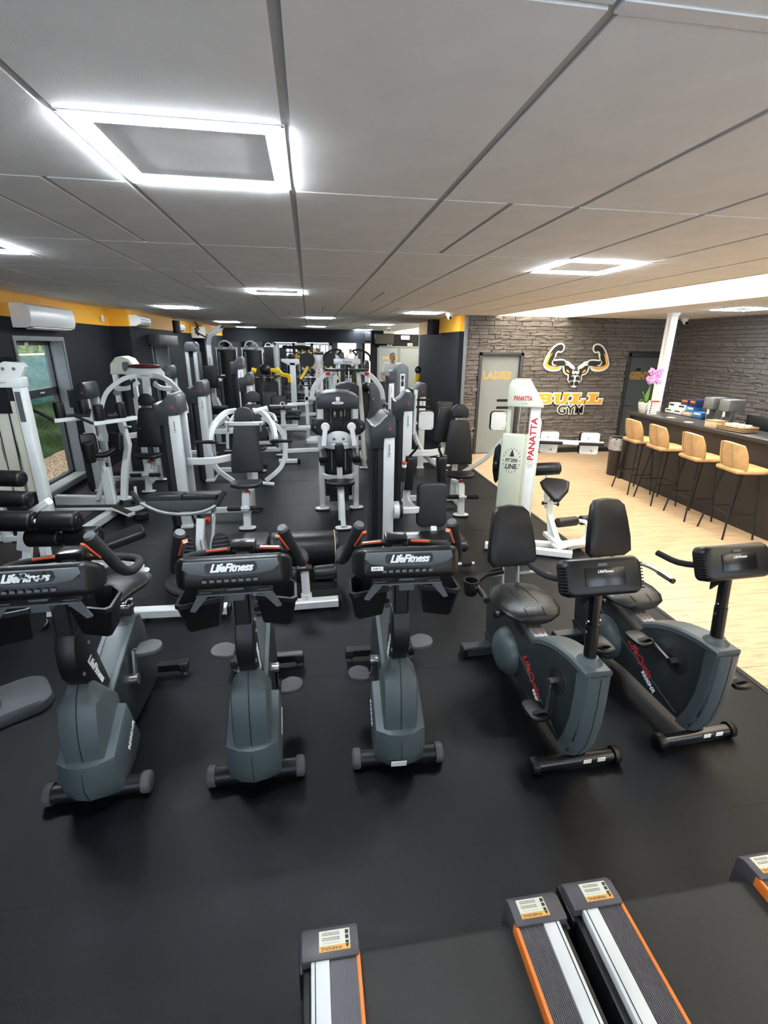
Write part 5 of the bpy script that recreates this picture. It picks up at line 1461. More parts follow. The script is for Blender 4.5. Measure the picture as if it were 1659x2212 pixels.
def cable_column():
    t = thing('cable_column', 'tall slim grey cable column beside the second window', 'gym machine', (-2.12, 9.62, 0))
    for x in (-.07, .07):
        B().bx((x - .03, 0, 0), (x + .03, .10, 2.0), bev=.006).out('rail', 'silver_dark', t)
    o = [(-.10, 1.96), (.10, 1.96), (.10, 2.08), (.06, 2.13), (-.06, 2.13), (-.10, 2.08)]
    B().prism(o, 'xz', -.02, .34, bev=.02).out('top_hood', 'hood_grey', t)
    B().bx((-.12, .10, .03), (.12, .34, 1.96), bev=.02).out('shield', 'shield_navy', t)
    B().box((.06, -.03, 1.15), (.10, .07, .09), bev=.01).out('carriage', 'silver_dark', t)
    B().tube([(.06, -.06, 1.18), (.12, -.10, 1.20), (.14, -.10, 1.10), (.06, -.10, 1.02)], .014, 8, sm=3).out('handle', 'silver', t)
    B().bx((-.25, -.25, 0), (.25, .40, .04), bev=.01).out('base', 'silver_dark', t)
    pad(t, rrect(.16, .24, .05, 4), .06, RX(.16, .05, .82, 0, 60), 'leather', 'knee_pad')
    B().bar([(.07, .05, .70), (.20, .05, .72)], .04, .04).out('pad_arm', 'silver', t)
cable_column()

def dip_station():
    t = thing('chin_dip_station', 'grey chin up and dip station with bent top arm under the yellow wall', 'gym machine', (-2.02, 10.6, 0))
    B().bar([(0, .35, .03), (0, .30, 1.20), (0, .25, 2.10), (.10, .02, 2.28), (.34, -.12, 2.40)], .09, .10, up=(0, 1, 0)).out('main_column', 'silver', t)
    text('PANATTA', .08, 'print_black', t, (-.046, .18, 1.85), (0, -1, 0), (-1, 0, 0), ext=.0008) if 0 else text('PANATTA', .07, 'print_black', t, (-.0, .215, 1.82), (0, -1, .1), (-1, 0, 0), ext=.0008)
    B().tube([(.0, .05, 2.22), (-.10, -.05, 2.28), (-.16, -.10, 2.36), (-.08, -.14, 2.42), (-.14, -.18, 2.50)], .016, 8).out('chin_bar', 'foam', t)
    B().tube([(.34, -.12, 2.40), (.40, -.3, 2.42)], .016, 8).out('chin_bar', 'foam', t)
    for s in (-1, 1):
        B().bar([(s * .05, .25, 1.42), (s * .22, .10, 1.42), (s * .26, -.30, 1.42)], .05, .05).out('dip_arm', 'silver', t)
        B().box((s * .25, -.05, 1.475), (.11, .34, .05), bev=.015).out('arm_pad', 'leather', t)
        B().cyl((s * .26, -.28, 1.45), (s * .26, -.30, 1.60), .017, 10).out('grip', 'foam', t)
        B().bar([(s * .05, .30, 1.0), (s * .28, -.10, .55), (s * .30, -.45, .05)], .06, .06).out('side_leg', 'silver', t)
        foot(t, s * .30, -.45, .16, .12)
    pad(t, rrect(.28, .45, .05, 4), .07, RX(0, .16, 1.45), 'leather', 'back_pad')
    pad(t, rrect(.55, .16, .04, 4), .10, RX(.1, -.25, .82, 20), 'leather', 'knee_pad')
    foot(t, 0, .36, .3, .12)
dip_station()

for k, (x, lb) in enumerate(((-2.05, 'cable station with dark curved shield, nearer the yellow wall'), (-1.42, 'cable station with dark curved shield, nearer the mirror centre'))):
    t = thing('cable_station', lb, 'gym machine', (x, 13.2, 0), 0, 'cable stations with dark shields')
    o = [(-.22, .08), (-.16, -.04), (-.05, -.09), (.05, -.09), (.16, -.04), (.22, .08), (.20, .10), (-.20, .10)]
    B().prism(o, 'xy', .06, 1.96).out('shield', 'shield_navy', t, 25)
    B().bar([(-.16, -.055, .1), (-.16, -.055, 1.92)], .05, .01, up=(0, 1, 0)).out('shield_strip', 'shield_grey', t)
    for s in (-1, 1):
        B().cyl((s * .245, .05, 0), (s * .245, .05, 2.02), .022, 10).out('post', 'chrome', t)
        B().lathe([(.03, -.01), (.05, -.01), (.045, 0), (.05, .01), (.03, .01)], (s * .12, -.02, 2.02), (0, 1, 0), 14).out('pulley', 'silver_dark', t)
    B().bar([(-.27, .05, 2.0), (.27, .05, 2.0)], .05, .05).out('top_bar', 'silver', t)
    B().tube([(-.18, .02, 2.02), (-.12, .0, 2.14), (0, 0, 2.17), (.12, 0, 2.10), (.16, .02, 2.02)], .02, 10, sm=4).out('top_loop', 'white_gloss', t)
    B().bx((-.30, -.15, 0), (.30, .25, .05), bev=.01).out('base', 'silver', t)
    B().box((.30 if k else -.1, .0, 2.12), (.05, .03, .15), (0, R(15), 0), bev=.005).out('top_flag', 'black_plastic', t)

def leg_curl():
    t = thing('lying_leg_curl_bench', 'white lying bench with black thigh rollers in the middle aisle', 'gym machine', (-.35, 9.2, 0))
    L = at0(t)
    def o(b, n, mm='white_metal', ang=38): return b.out(n, mm, t, ang, L)
    o(B().bar([(-.50, 9.05, .04), (-.50, 9.05, .80), (-.50, 9.05, 1.0)], .09, .09, up=(0, 1, 0)), 'column')
    o(B().bar([(-.62, 9.0, .04), (-.28, 9.0, .04)], .10, .07), 'base_foot')
    o(B().box((-.25, 9.0, .04), (.06, .10, .08), bev=.01), 'end_cap', 'black_plastic')
    o(B().bar([(-.50, 9.05, .22), (.22, 9.25, .20)], .07, .07), 'base_beam')
    o(B().bar([(-.50, 9.10, .62), (.30, 9.45, .62)], .05, .05), 'bench_beam')
    for x in (-.62, -.36):
        o(B().prism(rrect(.22, .20, .02, 3), 'xy', 0, .02, mtx=M4.Translation((x, 9.05, 1.03)) @ M4.Rotation(R(-18), 4, 'X')), 'white_plate')
    o(B().bar([(-.42, 9.2, 1.06), (-.05, 9.3, 1.06)], .06, .05), 'top_beam')
    for a, b in (((-.72, 8.98, .86), (-.54, 8.98, .86)), ((-.46, 8.98, .86), (-.20, 8.98, .86))):
        o(B().roll(a, b, .06), 'thigh_roller', 'leather', 50)
    o(B().tube([(-.70, 8.95, 1.0), (-.55, 8.92, 1.02), (-.45, 8.92, 1.0)], .018, 8), 'handle', 'foam')
    o(B().bar([(-.60, 9.0, .70), (-.25, 9.0, .70)], .05, .05), 'roller_bar')
    o(B().tube([(-.52, 9.0, 1.12), (-.48, 9.0, 1.12), (-.46, 9.0, 1.09), (-.50, 9.0, 1.06), (-.54, 9.0, 1.09), (-.52, 9.0, 1.12)], .008, 6, sm=3), 'ring')
    o(B().bx((.18, 9.2, 0), (.28, 9.3, .64), bev=.01), 'rear_leg')
leg_curl()

def yellow_arm_machine():
    t = thing('yellow_arm_machine', 'white column machine with bright yellow lever arms', 'gym machine', (.22, 11.3, 0))
    B().bx((-.08, 0, 0), (.08, .12, 1.62), bev=.01).out('column', 'white_metal', t)
    B().bx((-.10, -.02, 1.62), (.10, .14, 1.92), bev=.02).out('column_head', 'white_gloss', t)
    B().bx((-.105, -.03, 1.90), (.105, .15, 1.95), bev=.01).out('head_cap', 'black_plastic', t)
    text('MASTER+', .11, 'print_red', t, (0, -.002, 1.38), (0, -1, 0), (-1, 0, 0), ext=.001)
    for s in (-1, 1):
        B().bar([(s * .18, .0, 1.95), (s * .20, -.02, 1.75), (s * .30, -.06, 1.55), (s * .42, -.1, 1.38)], .06, .08, up=(0, 1, 0)).out('lever_arm', 'yellow_paint', t)
        B().bar([(s * .20, -.02, 1.66), (s * .12, -.02, 1.62)], .05, .06).out('arm_link', 'yellow_paint', t)
        B().bar([(s * .30, .1, .0), (s * .30, .1, 1.2)], .08, .08, up=(0, 1, 0)).out('side_post', 'white_metal', t)
        B().lathe([(.03, -.02), (.17, -.02), (.17, .02), (.03, .02)], (s * .26, -.06, 1.78), (0, 1, 0), 18).out('plate', 'weight_black', t)
    B().bx((-.35, .06, .9), (.35, .14, .98)).bx((-.34, -.4, 0), (.34, .2, .06)).out('frame', 'white_metal', t)
    B().prism([(p[0], p[1] - .3) for p in rrect(.4, .4, .06, 4)], 'xy', .46, .54, bev=.02).out('seat', 'leather', t)
    B().bar([(0, -.3, .05), (0, -.3, .47)], .08, .08, up=(0, 1, 0)).out('seat_column', 'white_metal', t)
yellow_arm_machine()

def lat_column():
    t = thing('lat_pulldown_machine', 'grey pulldown column with flared top in front of the mirror', 'gym machine', (-.42, 13.1, 0))
    B().bar([(0, 0, .02), (0, 0, 1.66)], .15, .12, up=(0, 1, 0)).out('column', 'silver', t)
    B().prism([(-.08, 1.60), (.08, 1.60), (.28, 1.70), (.28, 1.76), (-.28, 1.76), (-.28, 1.70)], 'xz', -.06, .06, bev=.01).out('top_flare', 'silver', t)
    B().box((0, 0, 1.82), (.16, .10, .12), bev=.02).out('pulley_box', 'black_plastic', t)
    B().tube([(-.30, -.05, 1.80), (-.12, -.05, 1.92), (.12, -.05, 1.92), (.30, -.05, 1.80)], .016, 8).out('pull_bar', 'foam', t)
    for x in (-.28, .12):
        B().box((x + .08, -.16, .70), (.26, .22, .10), bev=.03).out('knee_pad', 'leather', t)
    B().bar([(0, 0, .35), (.55, .1, .35)], .06, .08).out('side_beam', 'silver', t)
    B().bx((-.35, -.5, 0), (.35, .12, .05), bev=.01).out('base', 'silver', t)
    B().prism([(p[0], p[1] - .35) for p in rrect(.36, .36, .06, 4)], 'xy', .42, .49, bev=.02).out('seat', 'leather', t)
    B().bar([(0, -.35, .04), (0, -.35, .43)], .07, .07, up=(0, 1, 0)).out('seat_column', 'silver', t)
lat_column()

def power_rack():
    t = thing('power_rack', 'black rack with chrome uprights and hanging grips before the mirror', 'rack', (-.15, 14.6, 0))
    for x in (-.75, -.25, .25, .75):
        for y in (-.5, .5):
            B().bx((x - .03, y - .03, 0), (x + .03, y + .03, 2.15)).out('upright', 'silver' if x in (-.75, .75) else 'black_plastic', t, 0)
    for y in (-.5, .5):
        B().bx((-.78, y - .03, 2.09), (.78, y + .03, 2.15)).out('top_beam', 'silver', t, 0)
    for x in (-.75, .75):
        B().bx((x - .03, -.5, .0), (x + .03, .5, .06)).bx((x - .03, -.5, 2.09), (x + .03, .5, 2.15)).out('side_beam', 'silver', t, 0)
    B().roll((-.55, -.56, 2.04), (.20, -.56, 2.02), .045).out('chin_grip', 'foam', t)
    for x in (-.65, -.45, .45, .62):
        B().cyl((x, -.5, .2), (x, -.5, 2.09), .012, 8).out('guide_rod', 'chrome', t)
    B().cyl((-1.0, -.52, 1.25), (1.0, -.52, 1.25), .014, 10).out('barbell', 'chrome', t)
    for x in (-.92, .92):
        B().lathe([(.02, -.03), (.21, -.03), (.22, 0), (.21, .03), (.02, .03)], (x, -.52, 1.25), (1, 0, 0), 22).out('bar_plate', 'weight_black', t)
    for x in (-.30, .35): B().bar([(x, -.5, 1.62), (x + .1, -.56, 1.75), (x + .16, -.56, 1.92)], .05, .06).out('jammer_arm', 'yellow_paint', t)
power_rack()

def plate_machine():
    t = thing('yellow_plate_machine', 'black plate loaded machine with yellow arms beside the hooded towers', 'gym machine', (-.92, 11.8, 0))
    for x in (-.28, .30):
        B().bar([(x, .2, .03), (x, .05, .8), (x, .1, 1.42)], .07, .08, up=(0, 1, 0)).out('frame_post', 'black_plastic', t)
        B().bar([(x, .3, .04), (x, -.5, .04)], .08, .07).out('foot_rail', 'black_plastic', t)
    B().bx((-.38, -.02, 1.36), (.42, .16, 1.42)).out('top_beam', 'black_plastic', t)
    for k in range(4):
        B().box((-.28 + .17 * k, -.025, 1.385), (.08, .006, .02)).out('stripe', 'yellow_paint', t, 0)
    B().cyl((-.38, -.06, 1.55), (-.28, -.06, 1.52), .055, 14).out('arm_end', 'yellow_paint', t)
    B().bar([(.05, -.04, 1.55), (.20, -.08, 1.53)], .08, .08).out('lever_arm', 'yellow_paint', t)
    B().bar([(.18, -.06, 1.58), (.30, -.10, 1.45), (.46, -.14, 1.42), (.48, -.14, 1.28)], .06, .08).out('lever_arm', 'yellow_paint', t)
    B().ell((-.08, 0, 1.56), (.13, .12, .12)).out('motor_hub', 'black_plastic', t)
    B().bar([(-.34, 0, 1.46), (-.50, -.05, 1.44), (-.60, -.1, 1.36)], .05, .05, sm=3).out('side_arm', 'silver', t)
    pad(t, rrect(.40, .70, .06, 4), .09, RX(0, -.10, .95, -12), 'leather', 'back_pad')
    B().prism([(p[0], p[1] - .35) for p in rrect(.42, .38, .06, 4)], 'xy', .42, .50, bev=.02).out('seat', 'leather', t)
    B().bar([(0, -.35, .04), (0, -.35, .43)], .08, .08, up=(0, 1, 0)).bar([(-.28, -.35, .05), (.30, -.35, .05)], .07, .07).out('seat_column', 'black_plastic', t)
plate_machine()

def leg_press():
    t = thing('grey_seat_machine', 'grey shell machine with moulded side panel behind the dark tower', 'gym machine', (1.20, 9.25, 0))
    o = [(-.16, .35), (.16, .35), (.17, 1.36), (.12, 1.44), (-.08, 1.44), (-.12, 1.38), (-.06, 1.10), (-.14, .80), (-.17, .55)]
    B().prism(o, 'xz', 0, .12, bev=.02).out('side_shell', 'shield_grey', t, 30)
    for q in ((.12, 1.38), (-.02, 1.15), (.05, .60), (.12, .95)):
        B().cyl((q[0], -.006, q[1]), (q[0], .0, q[1]), .012, 8).out('bolt', 'silver', t)
    B().ell((-.14, .10, 1.36), (.10, .10, .09)).out('shoulder_roll', 'leather', t)
    pad(t, rrect(.26, .60, .06, 4), .10, RX(-.22, .12, .98, -8), 'leather', 'back_pad')
    B().prism([(p[0] - .2, p[1] - .12) for p in rrect(.34, .36, .06, 4)], 'xy', .42, .50, bev=.02).out('seat', 'leather', t)
    B().bx((-.30, -.25, 0), (.20, .40, .06), bev=.01).bx((-.24, -.1, .05), (-.14, .1, .43)).out('base', 'silver_dark', t)
    B().tube([(.12, -.05, .60), (.22, -.12, .66), (.30, -.10, .80), (.30, 0, .95)], .014, 8).out('handle', 'black_plastic', t)
leg_press()

# yellow machine parts and dumbbells beside the double door
def yellow_trainer():
    t = thing('yellow_trainer', 'black and yellow trainer beside the double door', 'gym machine', (2.50, 12.2, 0))
    for s in (-1, 1):
        B().bar([(s * .12, 0, .03), (s * .10, .0, 1.0), (s * .16, -.05, 1.45)], .09, .10, up=(0, 1, 0)).out('yellow_arm', 'yellow_paint', t)
        B().ell((s * .16, -.06, 1.55), (.08, .08, .09)).out('weight_ball', 'weight_black', t)
    B().bx((-.16, -.2, 0), (.16, .3, .06)).bx((-.06, 0, .06), (.06, .1, 1.1)).out('frame', 'black_plastic', t)
yellow_trainer()

def dumbbell_rack():
    t = thing('dumbbell_rack', 'low black dumbbell rack in front of the mirror', 'rack', (-.3, 17.5, 0))
    for x in (-.9, .9):
        B().bar([(x, .2, .02), (x, .0, .95)], .06, .3, up=(0, 1, 0)).out('side_frame', 'black_plastic', t)
    for z, y in ((.35, -.02), (.62, .05), (.88, .12)):
        B().bx((-.95, y - .16, z), (.95, y + .1, z + .03)).out('shelf', 'black_plastic', t, 0)
    return t
dumbbell_rack()
db = None
for r_, (z, y) in enumerate(((.38, 17.46), (.65, 17.53), (.91, 17.60))):
    for k in range(7):
        if db is None:
            db = thing('dumbbell', 'small black dumbbell on the rack before the mirror', 'dumbbell', (0, 0, 0), 0, 'dumbbells on the rack')
            for s in (-1, 1): B().lathe([(.01, 0), (.055, .005), (.06, .02), (.06, .05), (.05, .06), (.01, .062)], (0, s * .045, .06), (0, s, 0), 8).out('head', 'weight_black', db, 30)
            B().cyl((0, -.05, .06), (0, .05, .06), .016, 10).out('grip', 'chrome', db)
            o = db
        else:
            o = copy_tree(db)
        o['label'] = ['small black dumbbell on the lowest shelf of the rack', 'small black dumbbell on the middle shelf of the rack', 'small black dumbbell on the top shelf of the rack'][r_]
        o['group'] = ['dumbbells on the lowest shelf', 'dumbbells on the middle shelf', 'dumbbells on the top shelf'][r_]
        o.location = (-1.08 + .26 * k, y - .03, z + .004)
# ================================================================ doors and emblem on the stone wall
def door(name, x0, x1, z1, m, fm):
    d = S(B().bx((x0 + .055, YB + .03, .005), (x1 - .055, YB + .07, z1 - .06)).out(name, m, ang=0))
    for q in (((x0, YB - .04, 0), (x0 + .06, YB + .10, z1)), ((x1 - .06, YB - .04, 0), (x1, YB + .10, z1)), ((x0, YB - .04, z1 - .065), (x1, YB + .10, z1))):
        B().bx(*q, bev=.004).out('door_frame', fm, d)
    B().bx((x0, YB + .1, 0), (x1, YB + .14, z1)).out('backing', 'black_matte', d, 0)
    return d
dl = door('door_1', LD[0], LD[1], LD[2], 'door_grey', 'frame_dark')
dg = door('door_2', GD[0], GD[1], GD[2], 'door_dark', 'frame_dark')
for d, s, x, z, sz in ((dl, 'LADIES', 3.70, 1.56, .20), (dg, 'GENTS', 6.86, 1.57, .19)):
    text(s, sz, 'logo_yellow', d, (x, YB + .027, z), (0, -1, 0), (0, 0, 1), off=.010, ext=.002, space=1.12, xs=.86)
    text(s, sz, 'door_grey' if d is dl else 'door_dark', d, (x, YB + .0245, z), (0, -1, 0), (0, 0, 1), off=-.001, ext=.001, space=1.12, xs=.86)
B().cyl((6.60, YB + .03, 1.0), (6.60, YB - .03, 1.0), .012, 10).bar([(6.60, YB - .03, 1.0), (6.72, YB - .03, 1.0)], .014, .02).out('handle', 'chrome', dg)
B().cyl((4.06, YB + .03, 1.0), (4.06, YB - .03, 1.0), .012, 10).bar([(4.06, YB - .03, 1.0), (3.94, YB - .03, 1.0)], .014, .02).out('handle', 'chrome', dl)
B().box((6.76, YB + .024, 1.70), (.10, .014, .05), bev=.006).out('occupancy_slide', 'black_plastic', dg)

em = thing('bull_emblem', 'bull head emblem with flexed arms for horns above gym lettering', 'sign', (5.26, YB - .05, 1.4))
KX = .0103 * 1659 / 1659
def E_(pts):      # emblem sketch units (1659 wide crop of 220 photo pixels) to metres about the emblem centre
    out = []
    for (u, v) in pts:
        out.append(((u - 825) * .001298 + .06, (640 - v) * .001245 + .155))
    return out
def cat2(pts, k=4):
    n = len(pts)
    P = [V((p[0], p[1], 0)) for p in pts]
    out = []
    for i in range(n):
        p0, p1, p2, p3 = P[i - 1], P[i], P[(i + 1) % n], P[(i + 2) % n]
        for j in range(k):
            t = j / k
            q = .5 * ((2 * p1) + (p2 - p0) * t + (2 * p0 - 5 * p1 + 4 * p2 - p3) * t * t + (3 * p1 - p0 - 3 * p2 + p3) * t ** 3)
            out.append((q.x, q.y))
    return out
def shape(name, pts, m, y0, y1, sm=3, mir=False):
    for s in ((1, -1) if mir else (1,)):
        q = cat2(E_(pts), sm) if sm else E_(pts)
        cx = .06
        q = [(cx + (x - cx) * s, z) for x, z in q]
        b = B()
        b.prism(q, 'xz', -y0, -y1)
        bmesh.ops.triangulate(b.bm, faces=[f for f in b.bm.faces if len(f.verts) > 4])
        b.out(name, m, em, 0)
armW = [(535, 122), (590, 160), (588, 230), (545, 272), (490, 270), (470, 330), (455, 372), (540, 365), (620, 375), (650, 410), (640, 470), (590, 480), (560, 540), (450, 560), (340, 535), (280, 470), (290, 390), (330, 290), (390, 200), (450, 145)]
armB = [(530, 146), (568, 175), (566, 220), (540, 248), (490, 240), (455, 280), (445, 340), (430, 380), (455, 395), (540, 388), (610, 392), (632, 420), (620, 465), (560, 470), (490, 480), (400, 470), (330, 440), (325, 390), (360, 300), (410, 215), (465, 165)]
armY = [(405, 275), (375, 330), (352, 395), (345, 440), (385, 470), (450, 490), (565, 478), (530, 510), (450, 522), (360, 500), (308, 455), (312, 400), (345, 330), (385, 285)]
shape('arm_outline', armW, 'logo_white', 0, .012, 3, True)
shape('arm', armB, 'logo_black', .012, .020, 3, True)
shape('arm_highlight', armY, 'logo_yellow', .012, .024, 3, True)
shape('biceps_line', [(430, 385), (425, 420), (450, 450), (495, 462), (440, 470), (412, 440), (414, 400)], 'logo_white', .02, .026, 3, True)
headW = [(600, 450), (640, 400), (690, 400), (740, 440), (800, 490), (780, 560), (825, 545), (870, 560), (850, 490), (910, 440), (960, 400), (1010, 400), (1050, 450), (1040, 540), (1000, 600), (945, 625), (945, 690), (905, 740), (880, 795), (825, 812), (770, 795), (745, 740), (705, 690), (705, 625), (650, 600), (610, 540)]
headB = [(625, 455), (660, 425), (700, 470), (770, 520), (760, 575), (800, 605), (825, 580), (850, 605), (890, 575), (880, 520), (950, 470), (990, 425), (1025, 455), (1010, 540), (980, 585), (930, 600), (925, 690), (890, 720), (760, 720), (725, 690), (720, 600), (670, 585), (640, 540)]
shape('head_outline', headW, 'logo_white', .001, .013, 2)
shape('head', headB, 'logo_black', .013, .021, 2)
shape('eye', [(662, 530), (680, 525), (715, 555), (720, 575), (690, 570), (668, 555)], 'logo_yellow', .02, .026, 2, True)
shape('brow', [(640, 445), (690, 430), (740, 480), (800, 500), (790, 520), (730, 505), (685, 465), (650, 465)], 'logo_white', .02, .026, 2, True)
shape('muzzle_outline', [(825, 615), (880, 620), (910, 650), (900, 700), (890, 760), (850, 800), (800, 800), (760, 760), (750, 700), (740, 650), (770, 620)], 'logo_white', .021, .027, 2)
for (cx, cy, w, h) in ((770, 665, 34, 30), (868, 665, 34, 30), (778, 745, 34, 32), (858, 745, 34, 32)):
    shape('muscle', [(cx - w, cy), (cx - w * .7, cy - h), (cx + w * .7, cy - h), (cx + w, cy), (cx + w * .7, cy + h), (cx - w * .7, cy + h)], 'logo_black', .027, .033, 3)
# slab lettering BULL
def LB(dx):
    return [(dx + .0, 0), (dx + .30, 0), (dx + .30, .055), (dx + .255, .055), (dx + .255, .025), (dx + .155, .025), (dx + .155, .115), (dx + .185, .115), (dx + .185, .14), (dx + .01, .14), (dx + .01, .115), (dx + .055, .115), (dx + .055, .025), (dx, .025)]
def Lbig(z0, sx, sz):
    return lambda pts: [(x * sx, z0 + z * sz) for x, z in pts]
Lp = [(0, 0), (.95, 0), (.95, .42), (.74, .42), (.74, .20), (.50, .20), (.50, .80), (.62, .80), (.62, 1), (.06, 1), (.06, .80), (.18, .80), (.18, .20), (0, .20)]
Up = [(0, 1), (.46, 1), (.46, .80), (.36, .80), (.36, .30), (.42, .20), (.56, .20), (.62, .30), (.62, .80), (.52, .80), (.52, 1), (.98, 1), (.98, .80), (.88, .80), (.88, .28), (.80, .08), (.66, 0), (.32, 0), (.18, .08), (.10, .28), (.10, .80), (0, .80)]
Bp = [(0, 0), (.72, 0), (.90, .08), (.94, .26), (.88, .44), (.76, .52), (.88, .60), (.90, .80), (.82, .94), (.68, 1), (0, 1), (0, .80), (.12, .80), (.12, .20), (0, .20)]
def offset_poly(pts, d):
    n = len(pts)
    area = sum(pts[i][0] * pts[(i + 1) % n][1] - pts[(i + 1) % n][0] * pts[i][1] for i in range(n))
    sg = 1 if area > 0 else -1
    out = []
    for i in range(n):
        a, b, c = V(pts[i - 1]), V(pts[i]), V(pts[(i + 1) % n])
        e1, e2 = (b - a).normalized(), (c - b).normalized()
        n1, n2 = V((e1.y, -e1.x)) * sg, V((e2.y, -e2.x)) * sg
        m = n1 + n2
        m = m / max(.35, m.length_squared / 2) if m.length > 1e-6 else n1
        out.append(tuple(b + m * d))
    return out
x0 = -.72
H_ = .20
for P_, adv, w in ((Bp, .365, .36), (Up, .365, .345), (Lp, .365, .35), (Lp, .36, .37)):
    poly = [(x0 + p[0] * w + .02 * p[1], -.375 + p[1] * H_) for p in P_]
    for pp, y0, y1, mm, nm in ((offset_poly(poly, .026), .0, .012, 'logo_white', 'letter_outline'), (poly, .012, .022, 'logo_yellow', 'letter')):
        b = B(); b.prism(pp, 'xz', -y0, -y1)
        bmesh.ops.triangulate(b.bm, faces=[f for f in b.bm.faces if len(f.verts) > 4])
        b.out(nm, mm, em, 0)
    if P_ is Bp:
        for zz in (.30, .70):
            B().box((x0 + .62 * w * .85, -.0225, -.375 + zz * H_), (.085, .003, .022)).out('letter_counter', 'logo_white', em, 0)
    x0 += adv
text('GYM', .235, 'logo_white', em, (.06, -.010, -.505), (0, -1, 0), (0, 0, 1), off=.022, ext=.006, space=1.06, xs=1.12)
text('GYM', .235, 'logo_black', em, (.06, -.020, -.505), (0, -1, 0), (0, 0, 1), off=.004, ext=.004, space=1.06, xs=1.12)

# ================================================================ bar
BX, BZ = 5.22, 1.13
bc = thing('bar_counter', 'long black bar counter with four stools along it', 'bar counter', (5.5, 5.0, 0))
L = (-5.5, -5.0, 0)
B().bx((BX, 2.2, 0), (BX + .05, 7.30, BZ - .05)).out('front_panel', 'bar_black', bc, 0, L)
B().bx((BX - .05, 7.30, 0), (5.85, 7.36, BZ - .05), bev=.003).out('end_panel', 'bar_black', bc, loc=L)
B().bx((BX - .05, 2.2, BZ - .05), (5.70, 7.38, BZ), bev=.004).out('counter_top', 'counter_top', bc, loc=L)
B().bx((5.80, 2.2, .0), (6.35, 7.30, .95)).out('back_unit', 'bar_black', bc, 0, L)
B().bx((5.78, 2.2, .95), (6.40, 7.32, .98)).out('back_worktop', 'counter_top', bc, 0, L)

pc = S(B().lathe([(.075, 0), (.075, 2.60), (.10, 2.64), (.12, CZ + .01)], (5.95, 7.75, 0), (0, 0, 1), 20).out('column', 'white_gloss'))
for k in range(8):
    a = 2 * PI * k / 8
    B().cyl((5.95 + .073 * math.cos(a), 7.75 + .073 * math.sin(a), 0), (5.95 + .073 * math.cos(a), 7.75 + .073 * math.sin(a), 2.6), .012, 6).out('flute', 'white_gloss', pc)

def make_stool():
    t = thing('bar_stool', '', 'bar stool')
    # bucket shell: back facing -x, seat towards +x
    def sheet(fn, nu, nv, th, name, m, par, ang=60):
        bm = bmesh.new()
        vs = [[bm.verts.new(fn(i / (nu - 1), j / (nv - 1))) for i in range(nu)] for j in range(nv)]
        fs = [bm.faces.new((vs[j][i], vs[j][i + 1], vs[j + 1][i + 1], vs[j + 1][i])) for j in range(nv - 1) for i in range(nu - 1)]
        bmesh.ops.recalc_face_normals(bm, faces=bm.faces)
        bmesh.ops.solidify(bm, geom=bm.faces[:], thickness=th)
        b = B(); b.bm.free(); b.bm = bm
        return b.out(name, m, par, ang)
    def back(u, v):
        a, c = (u - .5) * 2, (v - .5) * 2
        a2 = a * math.sqrt(1 - .24 * c * c)
        c2 = c * math.sqrt(1 - .24 * a * a)
        y = a2 * .225 * (1 - .06 * c2)
        z = .955 + c2 * .160
        x = -.235 - .03 * c2 + .085 * a2 ** 2 + .035 * max(0, -c2) ** 2
        return V((x, y, z))
    bo = sheet(back, 17, 13, .035, 'backrest', 'tan_leather', t)
    def seam(v): 
        p = back(.30, v); return (p.x - .003, p.y, p.z)
    def seam2(v):
        p = back(.70, v); return (p.x - .003, p.y, p.z)
    for f in (seam, seam2):
        B().tube([f(k / 8) for k in range(1, 9)], .003, 5).out('seam', 'wicker', bo)
    b = B()
    o = [(-.20, -.17), (-.10, -.205), (.08, -.205), (.19, -.185), (.215, -.12), (.215, .12), (.19, .185), (.08, .205), (-.10, .205), (-.20, .17)]
    b.loft([[(p[0] * k, p[1] * k, z) for p in o] for k, z in ((.90, .775), (.99, .785), (1.0, .805), (.98, .822), (.90, .830))])
    b.out('seat', 'tan_leather', t, 60)
    B().bx((-.13, -.13, .755), (.13, .13, .775)).out('seat_bracket', 'black_plastic', t)
    for sx in (-1, 1):
        for sy in (-1, 1):
            B().cyl((sx * .12, sy * .12, .765), (sx * (.205 if sx < 0 else .155), sy * .225, .0), .0105, 10).out('leg', 'black_plastic', t)
    def lp(sx, sy, z):
        k = (.765 - z) / .765
        return (sx * (.12 + ((.205 if sx < 0 else .155) - .12) * k), sy * (.12 + .105 * k), z)
    zf = .30
    for a, b_ in (((-1, -1), (-1, 1)), ((1, -1), (1, 1)), ((-1, -1), (1, -1)), ((-1, 1), (1, 1))):
        B().cyl(lp(*a, zf), lp(*b_, zf), .007, 8).out('foot_rail', 'black_plastic', t)
    return t
st0 = make_stool()
for k, (y, rz, lb) in enumerate(((6.60, 4, 'tan leather bar stool nearest the door, below the orchid'), (6.05, 6, 'tan leather bar stool second from the orchid'),
                                 (5.40, 6, 'tan leather bar stool third from the orchid'), (4.78, 7, 'tan leather bar stool farthest from the orchid'))):
    o = st0 if k == 0 else copy_tree(st0)
    o.location = (4.94, y, 0)
    o.rotation_euler = (0, 0, R(-rz))
    tag(o, lb, 'bar stool', 'tan bar stools along the bar')

